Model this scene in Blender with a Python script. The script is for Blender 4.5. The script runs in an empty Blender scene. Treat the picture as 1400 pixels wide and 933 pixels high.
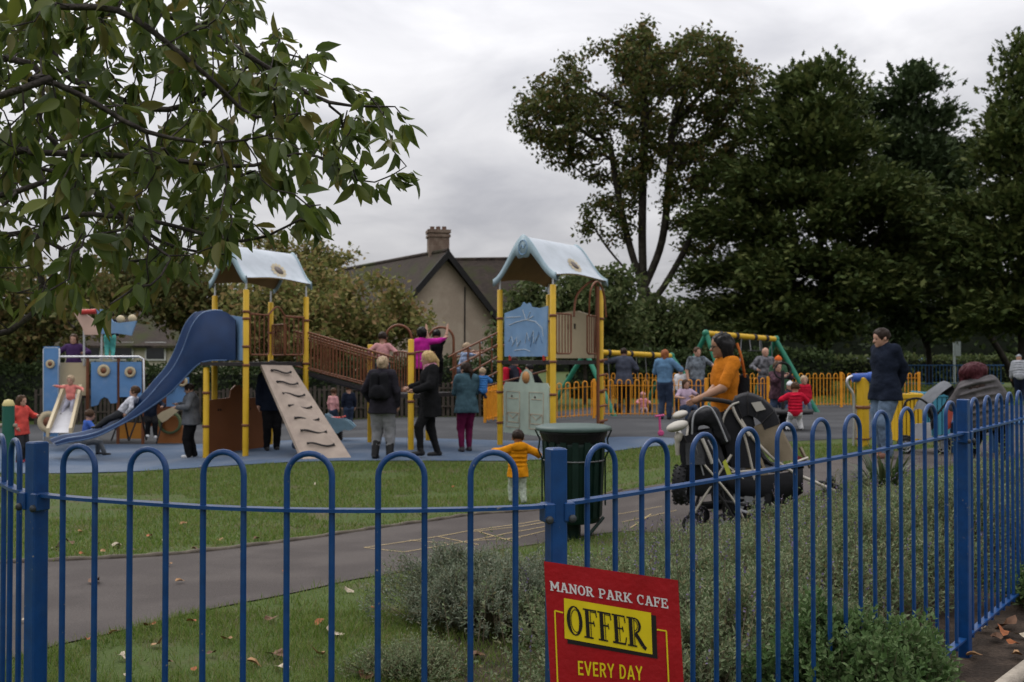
import bpy, math, random
import numpy as np
from mathutils import Vector, Matrix, kdtree, noise as mnoise
random.seed(7); RNG = np.random.default_rng(7)
PI = math.pi
scene = bpy.context.scene
COL = scene.collection
# ------------------------------------------------------------------ camera model (pixels of the 1400 x 933 photograph)
F_PX, CX, CY, HORIZON = 1361.0, 700.0, 466.5, 490.0
CAM_Z = 1.6
PITCH = math.atan((HORIZON - CY) / F_PX)
def ray(px, py):
    a, b = (px - CX) / F_PX, (CY - py) / F_PX
    c, s = math.cos(PITCH), math.sin(PITCH)
    return (a, c - b * s, s + b * c)
def P(px, py, d):                       # point seen at a pixel, at distance d along the view axis (world Y)
    r = ray(px, py); t = d / r[1]
    return Vector((r[0] * t, d, CAM_Z + r[2] * t))
def S(d): return F_PX / d               # pixels per metre at distance d
def sstep(a, b, x):
    t = np.clip((x - a) / (b - a), 0.0, 1.0)
    return t * t * (3 - 2 * t)
def ground(x, y):                       # height of the park's ground
    x = np.asarray(x, float); y = np.asarray(y, float)
    z = 0.24 * sstep(0.0, 2.6, x) * (1 - 0.5 * sstep(14, 30, y))
    z = z + 0.06 * (1 - sstep(4, 8, y))
    z = z - 0.13 * sstep(7, 10, y) * (1 - sstep(13, 17, y)) * (1 - sstep(1.0, 4.0, x))
    z = z - 0.20 * sstep(-2.5, -7.0, x) * sstep(9, 16, y)
    z = z + 0.5 * sstep(45, 120, y)
    return z
def gz(x, y): return float(ground(x, y))
def G(px, py):                          # where the ray through a pixel meets the ground
    r = ray(px, py); t = 1.5
    for _ in range(4000):
        x, y, z = r[0]*t, r[1]*t, CAM_Z + r[2]*t
        if z <= gz(x, y): break
        t += 0.02
    return Vector((r[0]*t, r[1]*t, gz(r[0]*t, r[1]*t)))
# ------------------------------------------------------------------ objects, labels
def props(o, label=None, cat=None, group=None, kind=None):
    if label: o['label'] = label
    if cat: o['category'] = cat
    if group: o['group'] = group
    if kind: o['kind'] = kind
    return o
def thing(name, loc, label, cat, group=None, rotz=0.0):
    o = bpy.data.objects.new(name, None); COL.objects.link(o)
    o.location = loc; o.rotation_euler = (0, 0, rotz); o.empty_display_size = 0.1
    return props(o, label, cat, group)
def dup(o, parent=None, **kw):
    c = o.copy(); COL.objects.link(c); c.parent = parent
    for ch in o.children: dup(ch, c)
    if kw: props(c, **kw)
    return c
def mesh_np(name, V, F, mat=None, parent=None, smooth=False, world=True):
    """mesh object from numpy verts (n,3) and faces (m,k); world=True: verts are world coordinates, moved into the parent's frame"""
    V = np.asarray(V, np.float32).reshape(-1, 3); F = np.asarray(F, np.int32)
    if parent is not None and world:
        V = to_local(parent, V)
    me = bpy.data.meshes.new(name)
    k = F.shape[1]
    me.vertices.add(len(V)); me.vertices.foreach_set('co', V.ravel())
    me.loops.add(F.size); me.loops.foreach_set('vertex_index', F.ravel())
    me.polygons.add(len(F)); me.polygons.foreach_set('loop_start', np.arange(0, F.size, k, dtype=np.int32))
    me.polygons.foreach_set('use_smooth', np.full(len(F), smooth, bool))
    me.update(); me.validate()
    o = bpy.data.objects.new(name, me); COL.objects.link(o)
    if mat: me.materials.append(mat)
    if parent is not None: o.parent = parent
    return o
def to_local(parent, V):
    M = Matrix.Identity(4); p = parent
    while p is not None:
        M = Matrix.Translation(p.location) @ p.rotation_euler.to_matrix().to_4x4() @ M; p = p.parent
    Mi = np.array(M.inverted(), np.float32)
    return V @ Mi[:3, :3].T + Mi[:3, 3]
class MB:
    """collects solids, then links them as one mesh object"""
    def __init__(s): s.v = []; s.f = []; s.sm = []
    def add(s, vs, fs, smooth=False):
        b = len(s.v); s.v += [tuple(p) for p in vs]
        for f in fs: s.f.append([b + i for i in f]); s.sm.append(smooth)
        return s
    def hexa(s, p):                      # 8 corners: bottom 4 (ccw), top 4
        return s.add(p, [(3,2,1,0),(4,5,6,7),(0,1,5,4),(1,2,6,5),(2,3,7,6),(3,0,4,7)])
    def box(s, c, size, R=None, bevel=0.0):
        x, y, z = size[0]/2, size[1]/2, size[2]/2
        c = Vector(c)
        if bevel <= 0:
            p = [(-x,-y,-z),(x,-y,-z),(x,y,-z),(-x,y,-z),(-x,-y,z),(x,-y,z),(x,y,z),(-x,y,z)]
            fs = [(3,2,1,0),(4,5,6,7),(0,1,5,4),(1,2,6,5),(2,3,7,6),(3,0,4,7)]
        else:
            b = min(bevel, x*.9, y*.9, z*.9); p = []
            for ins, z_ in ((b, -z), (0, -z+b), (0, z-b), (b, z)):
                X, Y = x-ins, y-ins
                p += [(-X+b,-Y,z_),(X-b,-Y,z_),(X,-Y+b,z_),(X,Y-b,z_),(X-b,Y,z_),(-X+b,Y,z_),(-X,Y-b,z_),(-X,-Y+b,z_)]
            fs = [tuple(range(7,-1,-1)), tuple(range(24,32))]
            for k in range(3):
                for i in range(8): fs.append((k*8+i, k*8+(i+1)%8, k*8+8+(i+1)%8, k*8+8+i))
        if R is not None: p = [R @ Vector(q) for q in p]
        return s.add([c + Vector(q) for q in p], fs)
    def bar(s, a, b, w, h, up=(0,0,1)):  # rectangular bar from a to b
        a, b = Vector(a), Vector(b); d = (b-a).normalized(); u = Vector(up)
        r = d.cross(u)
        if r.length < 1e-4: r = d.cross(Vector((0,1,0)))
        r.normalize(); u = r.cross(d).normalized()
        r *= w/2; u *= h/2
        return s.hexa([a-r-u, a+r-u, b+r-u, b-r-u, a-r+u, a+r+u, b+r+u, b-r+u])
    def tube(s, pts, r, n=8, cap=True, closed=False):
        pts = [Vector(p) for p in pts]; m = len(pts)
        rs = list(r) if hasattr(r, '__len__') else [r]*m
        base = len(s.v); prev = None; vs = []
        for i, p in enumerate(pts):
            if closed: t = pts[(i+1) % m] - pts[i-1]
            else: t = pts[min(i+1, m-1)] - pts[max(i-1, 0)]
            if t.length < 1e-9: t = Vector((0,0,1))
            t.normalize()
            if prev is None:
                a = Vector((0,0,1)) if abs(t.z) < .9 else Vector((1,0,0)); u = t.cross(a).normalized()
            else:
                u = prev - t * prev.dot(t)
                u = u.normalized() if u.length > 1e-6 else t.orthogonal().normalized()
            prev = u; w = t.cross(u)
            for k in range(n):
                an = 2*PI*k/n; vs.append(p + (u*math.cos(an) + w*math.sin(an))*rs[i])
        fs = []
        for i in range(m if closed else m-1):
            j = (i+1) % m
            for k in range(n): fs.append((i*n+k, i*n+(k+1)%n, j*n+(k+1)%n, j*n+k))
        s.add(vs, fs, True)
        if cap and not closed:
            s.add(vs[:n], [tuple(range(n-1,-1,-1))]); s.add(vs[-n:], [tuple(range(n))])
        return s
    def lathe(s, prof, c=(0,0,0), n=16, axis=(0,0,1), cap=True):   # prof: (radius, height)
        c = Vector(c); R = Vector((0,0,1)).rotation_difference(Vector(axis)).to_matrix()
        vs = [c + R @ Vector((r*math.cos(2*PI*k/n), r*math.sin(2*PI*k/n), h)) for r, h in prof for k in range(n)]
        fs = [(i*n+k, i*n+(k+1)%n, (i+1)*n+(k+1)%n, (i+1)*n+k) for i in range(len(prof)-1) for k in range(n)]
        s.add(vs, fs, True)
        if cap: s.add(vs[:n], [tuple(range(n-1,-1,-1))]); s.add(vs[-n:], [tuple(range(n))])
        return s
    def ball(s, c, r, n=12, m=8, R=None):
        r = r if hasattr(r, '__len__') else (r, r, r); vs = []; fs = []; c = Vector(c)
        for i in range(m+1):
            th = PI*i/m
            for k in range(n):
                q = Vector((r[0]*math.sin(th)*math.cos(2*PI*k/n), r[1]*math.sin(th)*math.sin(2*PI*k/n), r[2]*math.cos(th)))
                vs.append(c + (R @ q if R is not None else q))
        for i in range(m):
            for k in range(n): fs.append((i*n+k, (i+1)*n+k, (i+1)*n+(k+1)%n, i*n+(k+1)%n))
        return s.add(vs, fs, True)
    def prism(s, poly, o, ux, uy, th):   # 2D polygon extruded by th along the normal, centred
        o, ux, uy = Vector(o), Vector(ux), Vector(uy); nz = ux.cross(uy).normalized()*th/2
        n = len(poly); A = [o + ux*a + uy*b + nz for a, b in poly]; B = [o + ux*a + uy*b - nz for a, b in poly]
        from mathutils.geometry import tessellate_polygon
        tri = tessellate_polygon([[Vector((a, b, 0)) for a, b in poly]])
        s.add(A, [tuple(t) for t in tri]); s.add(B, [tuple(reversed(t)) for t in tri])
        s.add(A + B, [(i, (i+1)%n, n+(i+1)%n, n+i) for i in range(n)])
        return s
    def strip(s, rows, th=None):         # grid of points rows[i][j]
        n = len(rows[0]); vs = [p for r in rows for p in r]
        fs = [(i*n+j, i*n+j+1, (i+1)*n+j+1, (i+1)*n+j) for i in range(len(rows)-1) for j in range(n-1)]
        return s.add(vs, fs, True)
    def build(s, name, mat, parent=None, world=True, label=None):
        V = np.array([tuple(p) for p in s.v], np.float32).reshape(-1, 3)
        if parent is not None and world: V = to_local(parent, V)
        me = bpy.data.meshes.new(name); me.from_pydata(V.tolist(), [], s.f)
        me.polygons.foreach_set('use_smooth', s.sm); me.update()
        import bmesh
        bm = bmesh.new(); bm.from_mesh(me); bmesh.ops.recalc_face_normals(bm, faces=bm.faces); bm.to_mesh(me); bm.free()
        if mat: me.materials.append(mat)
        o = bpy.data.objects.new(name, me); COL.objects.link(o); o.parent = parent
        if label: o['label'] = label
        return o
def bez(pts, n=8):                       # Catmull-Rom through points
    pts = [Vector(p) for p in pts]; out = []
    for i in range(len(pts)-1):
        p0, p1, p2, p3 = pts[max(i-1,0)], pts[i], pts[i+1], pts[min(i+2,len(pts)-1)]
        for k in range(n):
            t = k/n
            out.append(0.5*((2*p1)+(p2-p0)*t+(2*p0-5*p1+4*p2-p3)*t*t+(3*p1-p0-3*p2+p3)*t**3))
    out.append(pts[-1]); return out
# ------------------------------------------------------------------ materials
def nodes(m): return m.node_tree.nodes, m.node_tree.links
MATS = {}
def mat(name, col, rough=0.6, var=0.12, scale=8.0, bump=0.0, bscale=None, metal=0.0, spec=0.25, dirt=None, dscale=2.0, damt=0.5, coat=0.0):
    if name in MATS: return MATS[name]
    m = bpy.data.materials.new(name); m.use_nodes = True; N, L = nodes(m)
    b = N['Principled BSDF']; b.inputs['Roughness'].default_value = rough; b.inputs['Metallic'].default_value = metal
    b.inputs['Specular IOR Level'].default_value = spec; b.inputs['Coat Weight'].default_value = coat
    tc = N.new('ShaderNodeTexCoord'); nz = N.new('ShaderNodeTexNoise'); nz.inputs['Scale'].default_value = scale; nz.inputs['Detail'].default_value = 5
    L.new(tc.outputs['Object'], nz.inputs['Vector'])
    mx = N.new('ShaderNodeMix'); mx.data_type = 'RGBA'
    mx.inputs[6].default_value = (*[c*(1-var) for c in col], 1); mx.inputs[7].default_value = (*[min(1, c*(1+var)) for c in col], 1)
    rp = N.new('ShaderNodeMapRange'); rp.inputs[1].default_value = .3; rp.inputs[2].default_value = .7
    L.new(nz.outputs['Fac'], rp.inputs[0]); L.new(rp.outputs[0], mx.inputs[0]); out = mx.outputs[2]
    if dirt:
        n2 = N.new('ShaderNodeTexNoise'); n2.inputs['Scale'].default_value = dscale; n2.inputs['Detail'].default_value = 8; n2.inputs['Roughness'].default_value = .65
        L.new(tc.outputs['Object'], n2.inputs['Vector'])
        r2 = N.new('ShaderNodeMapRange'); r2.inputs[1].default_value = .5; r2.inputs[2].default_value = .72; r2.inputs[4].default_value = damt
        L.new(n2.outputs['Fac'], r2.inputs[0]); m2 = N.new('ShaderNodeMix'); m2.data_type = 'RGBA'
        L.new(r2.outputs[0], m2.inputs[0]); L.new(out, m2.inputs[6]); m2.inputs[7].default_value = (*dirt, 1); out = m2.outputs[2]
    L.new(out, b.inputs['Base Color'])
    if bump > 0:
        bn = N.new('ShaderNodeTexNoise'); bn.inputs['Scale'].default_value = bscale or scale*4; bn.inputs['Detail'].default_value = 6
        L.new(tc.outputs['Object'], bn.inputs['Vector'])
        bp = N.new('ShaderNodeBump'); bp.inputs['Strength'].default_value = bump; bp.inputs['Distance'].default_value = .02
        L.new(bn.outputs['Fac'], bp.inputs['Height']); L.new(bp.outputs[0], b.inputs['Normal'])
    MATS[name] = m; return m
def leaf_mat(name, cols, rough=0.6, trans=0.25, spec=0.12):
    """leaf colour varies from leaf to leaf between the given colours"""
    if name in MATS: return MATS[name]
    m = bpy.data.materials.new(name); m.use_nodes = True; N, L = nodes(m)
    b = N['Principled BSDF']; b.inputs['Roughness'].default_value = rough; b.inputs['Specular IOR Level'].default_value = spec
    g = N.new('ShaderNodeNewGeometry'); cr = N.new('ShaderNodeValToRGB'); e = cr.color_ramp.elements
    while len(e) < len(cols): e.new(0.5)
    for i, c in enumerate(cols): e[i].position = i/(len(cols)-1) if len(cols) > 1 else 0; e[i].color = (*c, 1)
    L.new(g.outputs['Random Per Island'], cr.inputs[0]); L.new(cr.outputs[0], b.inputs['Base Color'])
    t = N.new('ShaderNodeBsdfTranslucent'); L.new(cr.outputs[0], t.inputs['Color'])
    mx = N.new('ShaderNodeMixShader'); mx.inputs[0].default_value = trans
    L.new(b.outputs[0], mx.inputs[1]); L.new(t.outputs[0], mx.inputs[2]); L.new(mx.outputs[0], N['Material Output'].inputs[0])
    MATS[name] = m; return m
def mat2(name, colA, colB, scale, lo=.45, hi=.6, rough=.9, bump=.3, bscale=40, fine=None, fscale=60):
    """two colours in soft patches, plus a fine grain"""
    if name in MATS: return MATS[name]
    m = bpy.data.materials.new(name); m.use_nodes = True; N, L = nodes(m); b = N['Principled BSDF']
    b.inputs['Roughness'].default_value = rough; b.inputs['Specular IOR Level'].default_value = .12
    tc = N.new('ShaderNodeTexCoord'); nz = N.new('ShaderNodeTexNoise'); nz.inputs['Scale'].default_value = scale; nz.inputs['Detail'].default_value = 6
    L.new(tc.outputs['Object'], nz.inputs['Vector']); r = N.new('ShaderNodeMapRange'); r.inputs[1].default_value = lo; r.inputs[2].default_value = hi
    L.new(nz.outputs['Fac'], r.inputs[0]); mx = N.new('ShaderNodeMix'); mx.data_type = 'RGBA'; L.new(r.outputs[0], mx.inputs[0])
    mx.inputs[6].default_value = (*colA, 1); mx.inputs[7].default_value = (*colB, 1)
    f = N.new('ShaderNodeTexNoise'); f.inputs['Scale'].default_value = fscale; f.inputs['Detail'].default_value = 4; L.new(tc.outputs['Object'], f.inputs['Vector'])
    fr = N.new('ShaderNodeMapRange'); fr.inputs[1].default_value = .3; fr.inputs[2].default_value = .7; fr.inputs[3].default_value = .72; fr.inputs[4].default_value = 1.28
    L.new(f.outputs['Fac'], fr.inputs[0]); mu = N.new('ShaderNodeMix'); mu.data_type = 'RGBA'; mu.blend_type = 'MULTIPLY'; mu.inputs[0].default_value = 1
    L.new(mx.outputs[2], mu.inputs[6]); L.new(fr.outputs[0], mu.inputs[7]); L.new(mu.outputs[2], b.inputs['Base Color'])
    bn = N.new('ShaderNodeTexNoise'); bn.inputs['Scale'].default_value = bscale; bn.inputs['Detail'].default_value = 5; L.new(tc.outputs['Object'], bn.inputs['Vector'])
    bp = N.new('ShaderNodeBump'); bp.inputs['Strength'].default_value = bump; bp.inputs['Distance'].default_value = .02
    L.new(bn.outputs['Fac'], bp.inputs['Height']); L.new(bp.outputs[0], b.inputs['Normal'])
    MATS[name] = m; return m
# ================================================================== camera, light, sky
cam = bpy.data.cameras.new('camera'); cam_o = bpy.data.objects.new('camera', cam); COL.objects.link(cam_o)
cam_o.location = (0, 0, CAM_Z); cam_o.rotation_euler = (PI/2 + PITCH, 0, 0)
cam.sensor_width = 36; cam.lens = 36*F_PX/1400; cam.clip_start = .05; cam.clip_end = 2000
cam.dof.use_dof = True; cam.dof.focus_distance = 3.3; cam.dof.aperture_fstop = 6.0; cam.dof.aperture_blades = 9
scene.camera = cam_o
scene.render.engine = 'CYCLES'
scene.view_settings.view_transform = 'Standard'; scene.view_settings.look = 'None'; scene.view_settings.gamma = 1
scene.view_settings.exposure = 0.12; scene.view_settings.use_curve_mapping = False
scene.cycles.use_denoising = True
scene.cycles.max_bounces = 6; scene.cycles.transparent_max_bounces = 6; scene.cycles.sample_clamp_indirect = 5
W = bpy.data.worlds.new('World'); scene.world = W; W.use_nodes = True
N, L = W.node_tree.nodes, W.node_tree.links
bg = N['Background']; sky = N.new('ShaderNodeTexSky'); sky.sky_type = 'NISHITA'; sky.sun_disc = False
SUN_EL, SUN_AZ = math.radians(48), math.radians(-40)      # high behind thick cloud, ahead and to the left
sky.sun_elevation = SUN_EL; sky.sun_rotation = SUN_AZ; sky.dust_density = 3
hs = N.new('ShaderNodeHueSaturation'); hs.inputs['Saturation'].default_value = .10; L.new(sky.outputs[0], hs.inputs['Color'])
# a closed cloud deck evens the sky out and gives it soft grey billows
tc = N.new('ShaderNodeTexCoord'); sep = N.new('ShaderNodeSeparateXYZ'); L.new(tc.outputs['Generated'], sep.inputs[0])
zz = N.new('ShaderNodeMath'); zz.operation = 'MAXIMUM'; L.new(sep.outputs[2], zz.inputs[0]); zz.inputs[1].default_value = 0
za = N.new('ShaderNodeMath'); za.operation = 'ADD'; L.new(zz.outputs[0], za.inputs[0]); za.inputs[1].default_value = .22
dx = N.new('ShaderNodeMath'); dx.operation = 'DIVIDE'; L.new(sep.outputs[0], dx.inputs[0]); L.new(za.outputs[0], dx.inputs[1])
dy = N.new('ShaderNodeMath'); dy.operation = 'DIVIDE'; L.new(sep.outputs[1], dy.inputs[0]); L.new(za.outputs[0], dy.inputs[1])
cmb = N.new('ShaderNodeCombineXYZ'); L.new(dx.outputs[0], cmb.inputs[0]); L.new(dy.outputs[0], cmb.inputs[1])
cn = N.new('ShaderNodeTexNoise'); cn.inputs['Scale'].default_value = 2.1; cn.inputs['Detail'].default_value = 7; cn.inputs['Roughness'].default_value = .52; cn.inputs['Distortion'].default_value = .5
L.new(cmb.outputs[0], cn.inputs['Vector'])
cr = N.new('ShaderNodeValToRGB'); e = cr.color_ramp.elements
e[0].position = .3; e[0].color = (4.2, 4.25, 4.65, 1); e[1].position = .68; e[1].color = (7.2, 7.15, 7.35, 1)
L.new(cn.outputs['Fac'], cr.inputs[0])
mx = N.new('ShaderNodeMix'); mx.data_type = 'RGBA'; mx.inputs[0].default_value = .88
L.new(hs.outputs[0], mx.inputs[6]); L.new(cr.outputs[0], mx.inputs[7])
gm = N.new('ShaderNodeMath'); gm.operation = 'MULTIPLY_ADD'; L.new(zz.outputs[0], gm.inputs[0]); gm.inputs[1].default_value = 3.0; gm.inputs[2].default_value = .66   # overcast sky: brightest overhead
vm = N.new('ShaderNodeVectorMath'); vm.operation = 'SCALE'; L.new(mx.outputs[2], vm.inputs[0]); L.new(gm.outputs[0], vm.inputs['Scale'])
L.new(vm.outputs[0], bg.inputs['Color']); bg.inputs['Strength'].default_value = .09
sun = bpy.data.lights.new('sun', 'SUN'); sun.energy = 1.1; sun.angle = math.radians(30); sun.color = (1, .97, .92)
sun_o = bpy.data.objects.new('sun', sun); COL.objects.link(sun_o)
sun_o.rotation_euler = (PI/2 - SUN_EL, 0, -SUN_AZ + PI)   # checked: light comes from azimuth SUN_AZ
# ================================================================== ground and surfaces
M_soil_grass = mat2('turf_soil', (.052, .074, .019), (.080, .068, .038), 2.2, .52, .70, fscale=90)
M_path = mat2('path_tarmac', (.062, .053, .049), (.080, .069, .063), 1.2, fscale=140, bump=.25, bscale=160)
M_asph = mat2('dark_tarmac', (.045, .046, .049), (.060, .061, .064), .7, fscale=120, bump=.15, bscale=120)
M_blue = mat2('blue_rubber', (.070, .100, .150), (.105, .130, .172), .9, fscale=110, bump=.15, bscale=150)
M_edge = mat('path_edging', (.105, .088, .068), .9, .3, 9, .4, 60)
M_soil = mat2('bed_soil', (.030, .022, .017), (.055, .040, .030), 6, fscale=70, bump=.8, bscale=60)
def axis(parts):
    out = []
    for a, b, st in parts: out += list(np.arange(a, b, st))
    return np.array(out + [parts[-1][1]])
xs = axis([(-700,-60,80), (-60,-16,4), (-16,20,.3), (20,60,4), (60,700,80)]); ys = axis([(-60,-4,4), (-4,40,.3), (40,90,4), (90,1100,60)])
X, Y = np.meshgrid(xs, ys); V = np.stack([X, Y, ground(X, Y)], -1).reshape(-1, 3)
nx, ny = len(xs), len(ys); idx = np.arange(nx*ny).reshape(ny, nx)
Fq = np.stack([idx[:-1,:-1], idx[:-1,1:], idx[1:,1:], idx[1:,:-1]], -1).reshape(-1, 4)
props(mesh_np('ground', V, Fq, M_soil_grass, smooth=True), kind='structure')
def in_poly(px, py, poly):
    c = np.zeros(np.shape(px), bool); n = len(poly)
    for i in range(n):
        x1, y1 = poly[i][0], poly[i][1]; x2, y2 = poly[(i+1)%n][0], poly[(i+1)%n][1]
        k = ((y1 > py) != (y2 > py))
        with np.errstate(divide='ignore', invalid='ignore'):
            c ^= k & (px < (x2-x1)*(py-y1)/(y2-y1+1e-12)+x1)
    return c
def sheet_between(name, A, B, n, lift, m, step=.3, kind='structure', wob=0.0):
    """a ground-hugging sheet between two plan polylines with the same number of points"""
    A = bez([(p[0], p[1], 0) for p in A], n); B = bez([(p[0], p[1], 0) for p in B], n); V = []; w = 0
    for a, b in zip(A, B): w = max(w, (b-a).length)
    k = max(2, int(w/step)+1)
    for i, (a, b) in enumerate(zip(A, B)):
        for j in range(k+1):
            q = a.lerp(b, j/k); V.append((q.x, q.y, gz(q.x, q.y) + lift))
    idx = np.arange(len(V)).reshape(-1, k+1)
    F = np.stack([idx[:-1,:-1], idx[:-1,1:], idx[1:,1:], idx[1:,:-1]], -1).reshape(-1, 4)
    return props(mesh_np(name, V, F, m, smooth=True), kind=kind)
far_px = [(-260, 792), (-60, 776), (100, 768), (230, 761), (366, 746), (490, 728), (590, 714), (654, 705), (750, 697), (850, 672), (960, 655), (1060, 640), (1150, 624), (1290, 612), (1420, 594), (1560, 582)]
near_px = [(-260, 965), (-60, 925), (72, 886), (152, 868), (280, 836), (400, 813), (482, 794), (560, 781), (640, 760), (742, 744), (850, 728), (985, 727), (1120, 672), (1250, 645), (1400, 626), (1560, 612)]
FAR = [G(*p) for p in far_px]; NEAR = [G(*p) for p in near_px]
PATH_POLY = [(p.x, p.y) for p in bez([(q.x, q.y, 0) for q in FAR], 6)] + [(p.x, p.y) for p in reversed(bez([(q.x, q.y, 0) for q in NEAR], 6))]
sheet_between('path', FAR, NEAR, 8, .008, M_path)
# low timber edging along the lawn side of the path
mb = MB(); fl = bez([(q.x, q.y, 0) for q in FAR[:10]], 8)
mb.tube([(p.x, p.y + .02, gz(p.x, p.y) + .012 + .006*math.sin(i*1.7)) for i, p in enumerate(fl)], .024, 6)
props(mb.build('path_edging', M_edge), kind='structure')
# play surfaces: blue rubber, then dark tarmac
LAWN_Y = 15.75
sheet_between('blue_rubber_surface', [(-14, 15.6), (-6, 15.8), (0, 15.75), (3.2, 15.7), (3.6, 16.0)], [(-14, 21), (-6, 20.6), (0, 19.2), (3.2, 16.5), (3.65, 16.05)], 8, .012, M_blue, .5)
sheet_between('tarmac_play_area', [(-15, 15.9), (-6, 16.1), (0, 16.0), (4, 16.2), (7.5, 17.5), (18, 19.0)], [(-15, 27), (-6, 27), (0, 27.5), (4, 32), (7.5, 33), (18, 33)], 8, .006, M_asph, .5)
# paving and earth at the near right corner, outside the fence
sheet_between('corner_pavement', [(1.55, 3.55), (2.2, 4.18), (3.0, 5.0), (4.4, 6.4)], [(2.6, 2.2), (3.4, 2.9), (4.4, 3.8), (6, 5.2)], 6, .012, mat2('corner_paving', (.13,.12,.115), (.17,.155,.145), 5, fscale=120, bump=.4))
mb = MB(); kb = bez([(1.50, 3.58, 0), (2.18, 4.22, 0), (2.98, 5.05, 0), (4.38, 6.45, 0)], 6)
mb.tube([(p.x, p.y, gz(p.x, p.y)+.015) for p in kb], .035, 6)
props(mb.build('bed_kerb', mat('kerb_stone', (.30,.26,.21), .9, .25, 14, .5, 80)), kind='structure')
sheet_between('bed_soil', [(.1, 2.72), (.7, 3.0), (1.5, 3.62), (2.2, 4.26), (3.0, 5.1), (4.4, 6.5)], [(-.6, 6.2), (.6, 7.6), (2.1, 8.0), (3.4, 8.6), (4.8, 9.5), (6.6, 10.4)], 6, .005, M_soil)
# chalk hopscotch marks on the path
M_chalk = mat('yellow_chalk', (.34, .26, .13), .95, .25, 30)
mb = MB()
def chalk(*pp, w=.018):
    pts = [G(*p) for p in pp]
    for a, b in zip(pts[:-1], pts[1:]):
        n = max(1, int((b-a).length/.2)); d = Vector((b.x-a.x, b.y-a.y, 0)).normalized(); s_ = Vector((-d.y, d.x, 0))*w/2
        for i in range(n):
            p, q = a.lerp(b, i/n), a.lerp(b, (i+1)/n); h = lambda v: Vector((v.x, v.y, gz(v.x, v.y)+.0135))
            mb.add([h(p-s_), h(p+s_), h(q+s_), h(q-s_)], [(0,1,2,3)])
chalk((498,751),(552,757)); chalk((552,757),(640,742),(712,737)); chalk((498,751),(560,742),(640,728),(745,712)); chalk((612,745),(560,741)); chalk((655,747),(600,736)); chalk((700,742),(655,729))
chalk((645,729),(712,722),(745,716)); chalk((690,740),(720,734),(745,728)); chalk((640,742),(700,730),(745,722)); chalk((840,706),(905,694)); chalk((850,716),(925,700)); chalk((862,724),(890,705))
props(mb.build('chalk_marking', M_chalk), kind='structure')
# ================================================================== blue bow-top railing in front
M_bluefence = mat('blue_gloss_paint', (.0035, .040, .145), .34, .15, 30, .08, 250, spec=.34, dirt=(.022,.060,.13), dscale=9, damt=.4, coat=.08)
def _chips(m):
    N, L = nodes(m); b = N['Principled BSDF']; src = b.inputs['Base Color'].links[0].from_socket; tc = N.new('ShaderNodeTexCoord'); n1 = N.new('ShaderNodeTexNoise'); n1.inputs['Scale'].default_value = 75; n1.inputs['Detail'].default_value = 3; L.new(tc.outputs['Object'], n1.inputs['Vector'])
    n2 = N.new('ShaderNodeTexNoise'); n2.inputs['Scale'].default_value = 5; L.new(tc.outputs['Object'], n2.inputs['Vector']); ad = N.new('ShaderNodeMath'); ad.operation = 'MULTIPLY_ADD'; L.new(n2.outputs['Fac'], ad.inputs[0]); ad.inputs[1].default_value = .35; L.new(n1.outputs['Fac'], ad.inputs[2])
    r = N.new('ShaderNodeMapRange'); r.inputs[1].default_value = .90; r.inputs[2].default_value = .93; L.new(ad.outputs[0], r.inputs[0]); mx = N.new('ShaderNodeMix'); mx.data_type = 'RGBA'; L.new(r.outputs[0], mx.inputs[0]); L.new(src, mx.inputs[6]); mx.inputs[7].default_value = (.16,.15,.15,1); L.new(mx.outputs[2], b.inputs['Base Color'])
_chips(M_bluefence)
M_bolt = mat('dull_bolt', (.05, .055, .06), .5, .3, 40, metal=.6)
FENCE = [(-3.3,5.6,1.21),(-2.35,4.15,1.21),(-1.65,3.2,1.21),(-1.357,2.85,1.212),(-.93,2.665,1.21),(-.69,2.59,1.21),(-.462,2.56,1.21),(-.236,2.565,1.21),(-.019,2.60,1.21),(.117,2.65,1.212),
         (.40,2.90,1.216),(.70,3.16,1.225),(1.02,3.46,1.236),(1.53,3.95,1.252),(2.02,4.46,1.267),(2.72,5.32,1.28),(3.5,6.35,1.30),(4.6,7.9,1.33)]
fpts = bez(FENCE, 24); flen = [0]
for a, b in zip(fpts[:-1], fpts[1:]): flen.append(flen[-1] + (Vector((b.x-a.x, b.y-a.y, 0))).length)
def fence_at(s):
    i = int(np.clip(np.searchsorted(flen, s) - 1, 0, len(flen)-2)); t = (s-flen[i])/(flen[i+1]-flen[i]); return fpts[i].lerp(fpts[i+1], t)
def fence_s(x, y): return min(range(len(fpts)), key=lambda i: (fpts[i].x-x)**2 + (fpts[i].y-y)**2)
fence = thing('bow_top_fence', (.117, 2.65, gz(.117, 2.65)), 'long curving blue bow-top metal railing with rounded hoops, running across the foreground', 'fence')
posts_xy = [(-3.3,5.6), (-1.357,2.85), (.117,2.65), (2.02,4.46), (4.6,7.9)]
ps = [flen[fence_s(*p)] for p in posts_xy]
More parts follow.
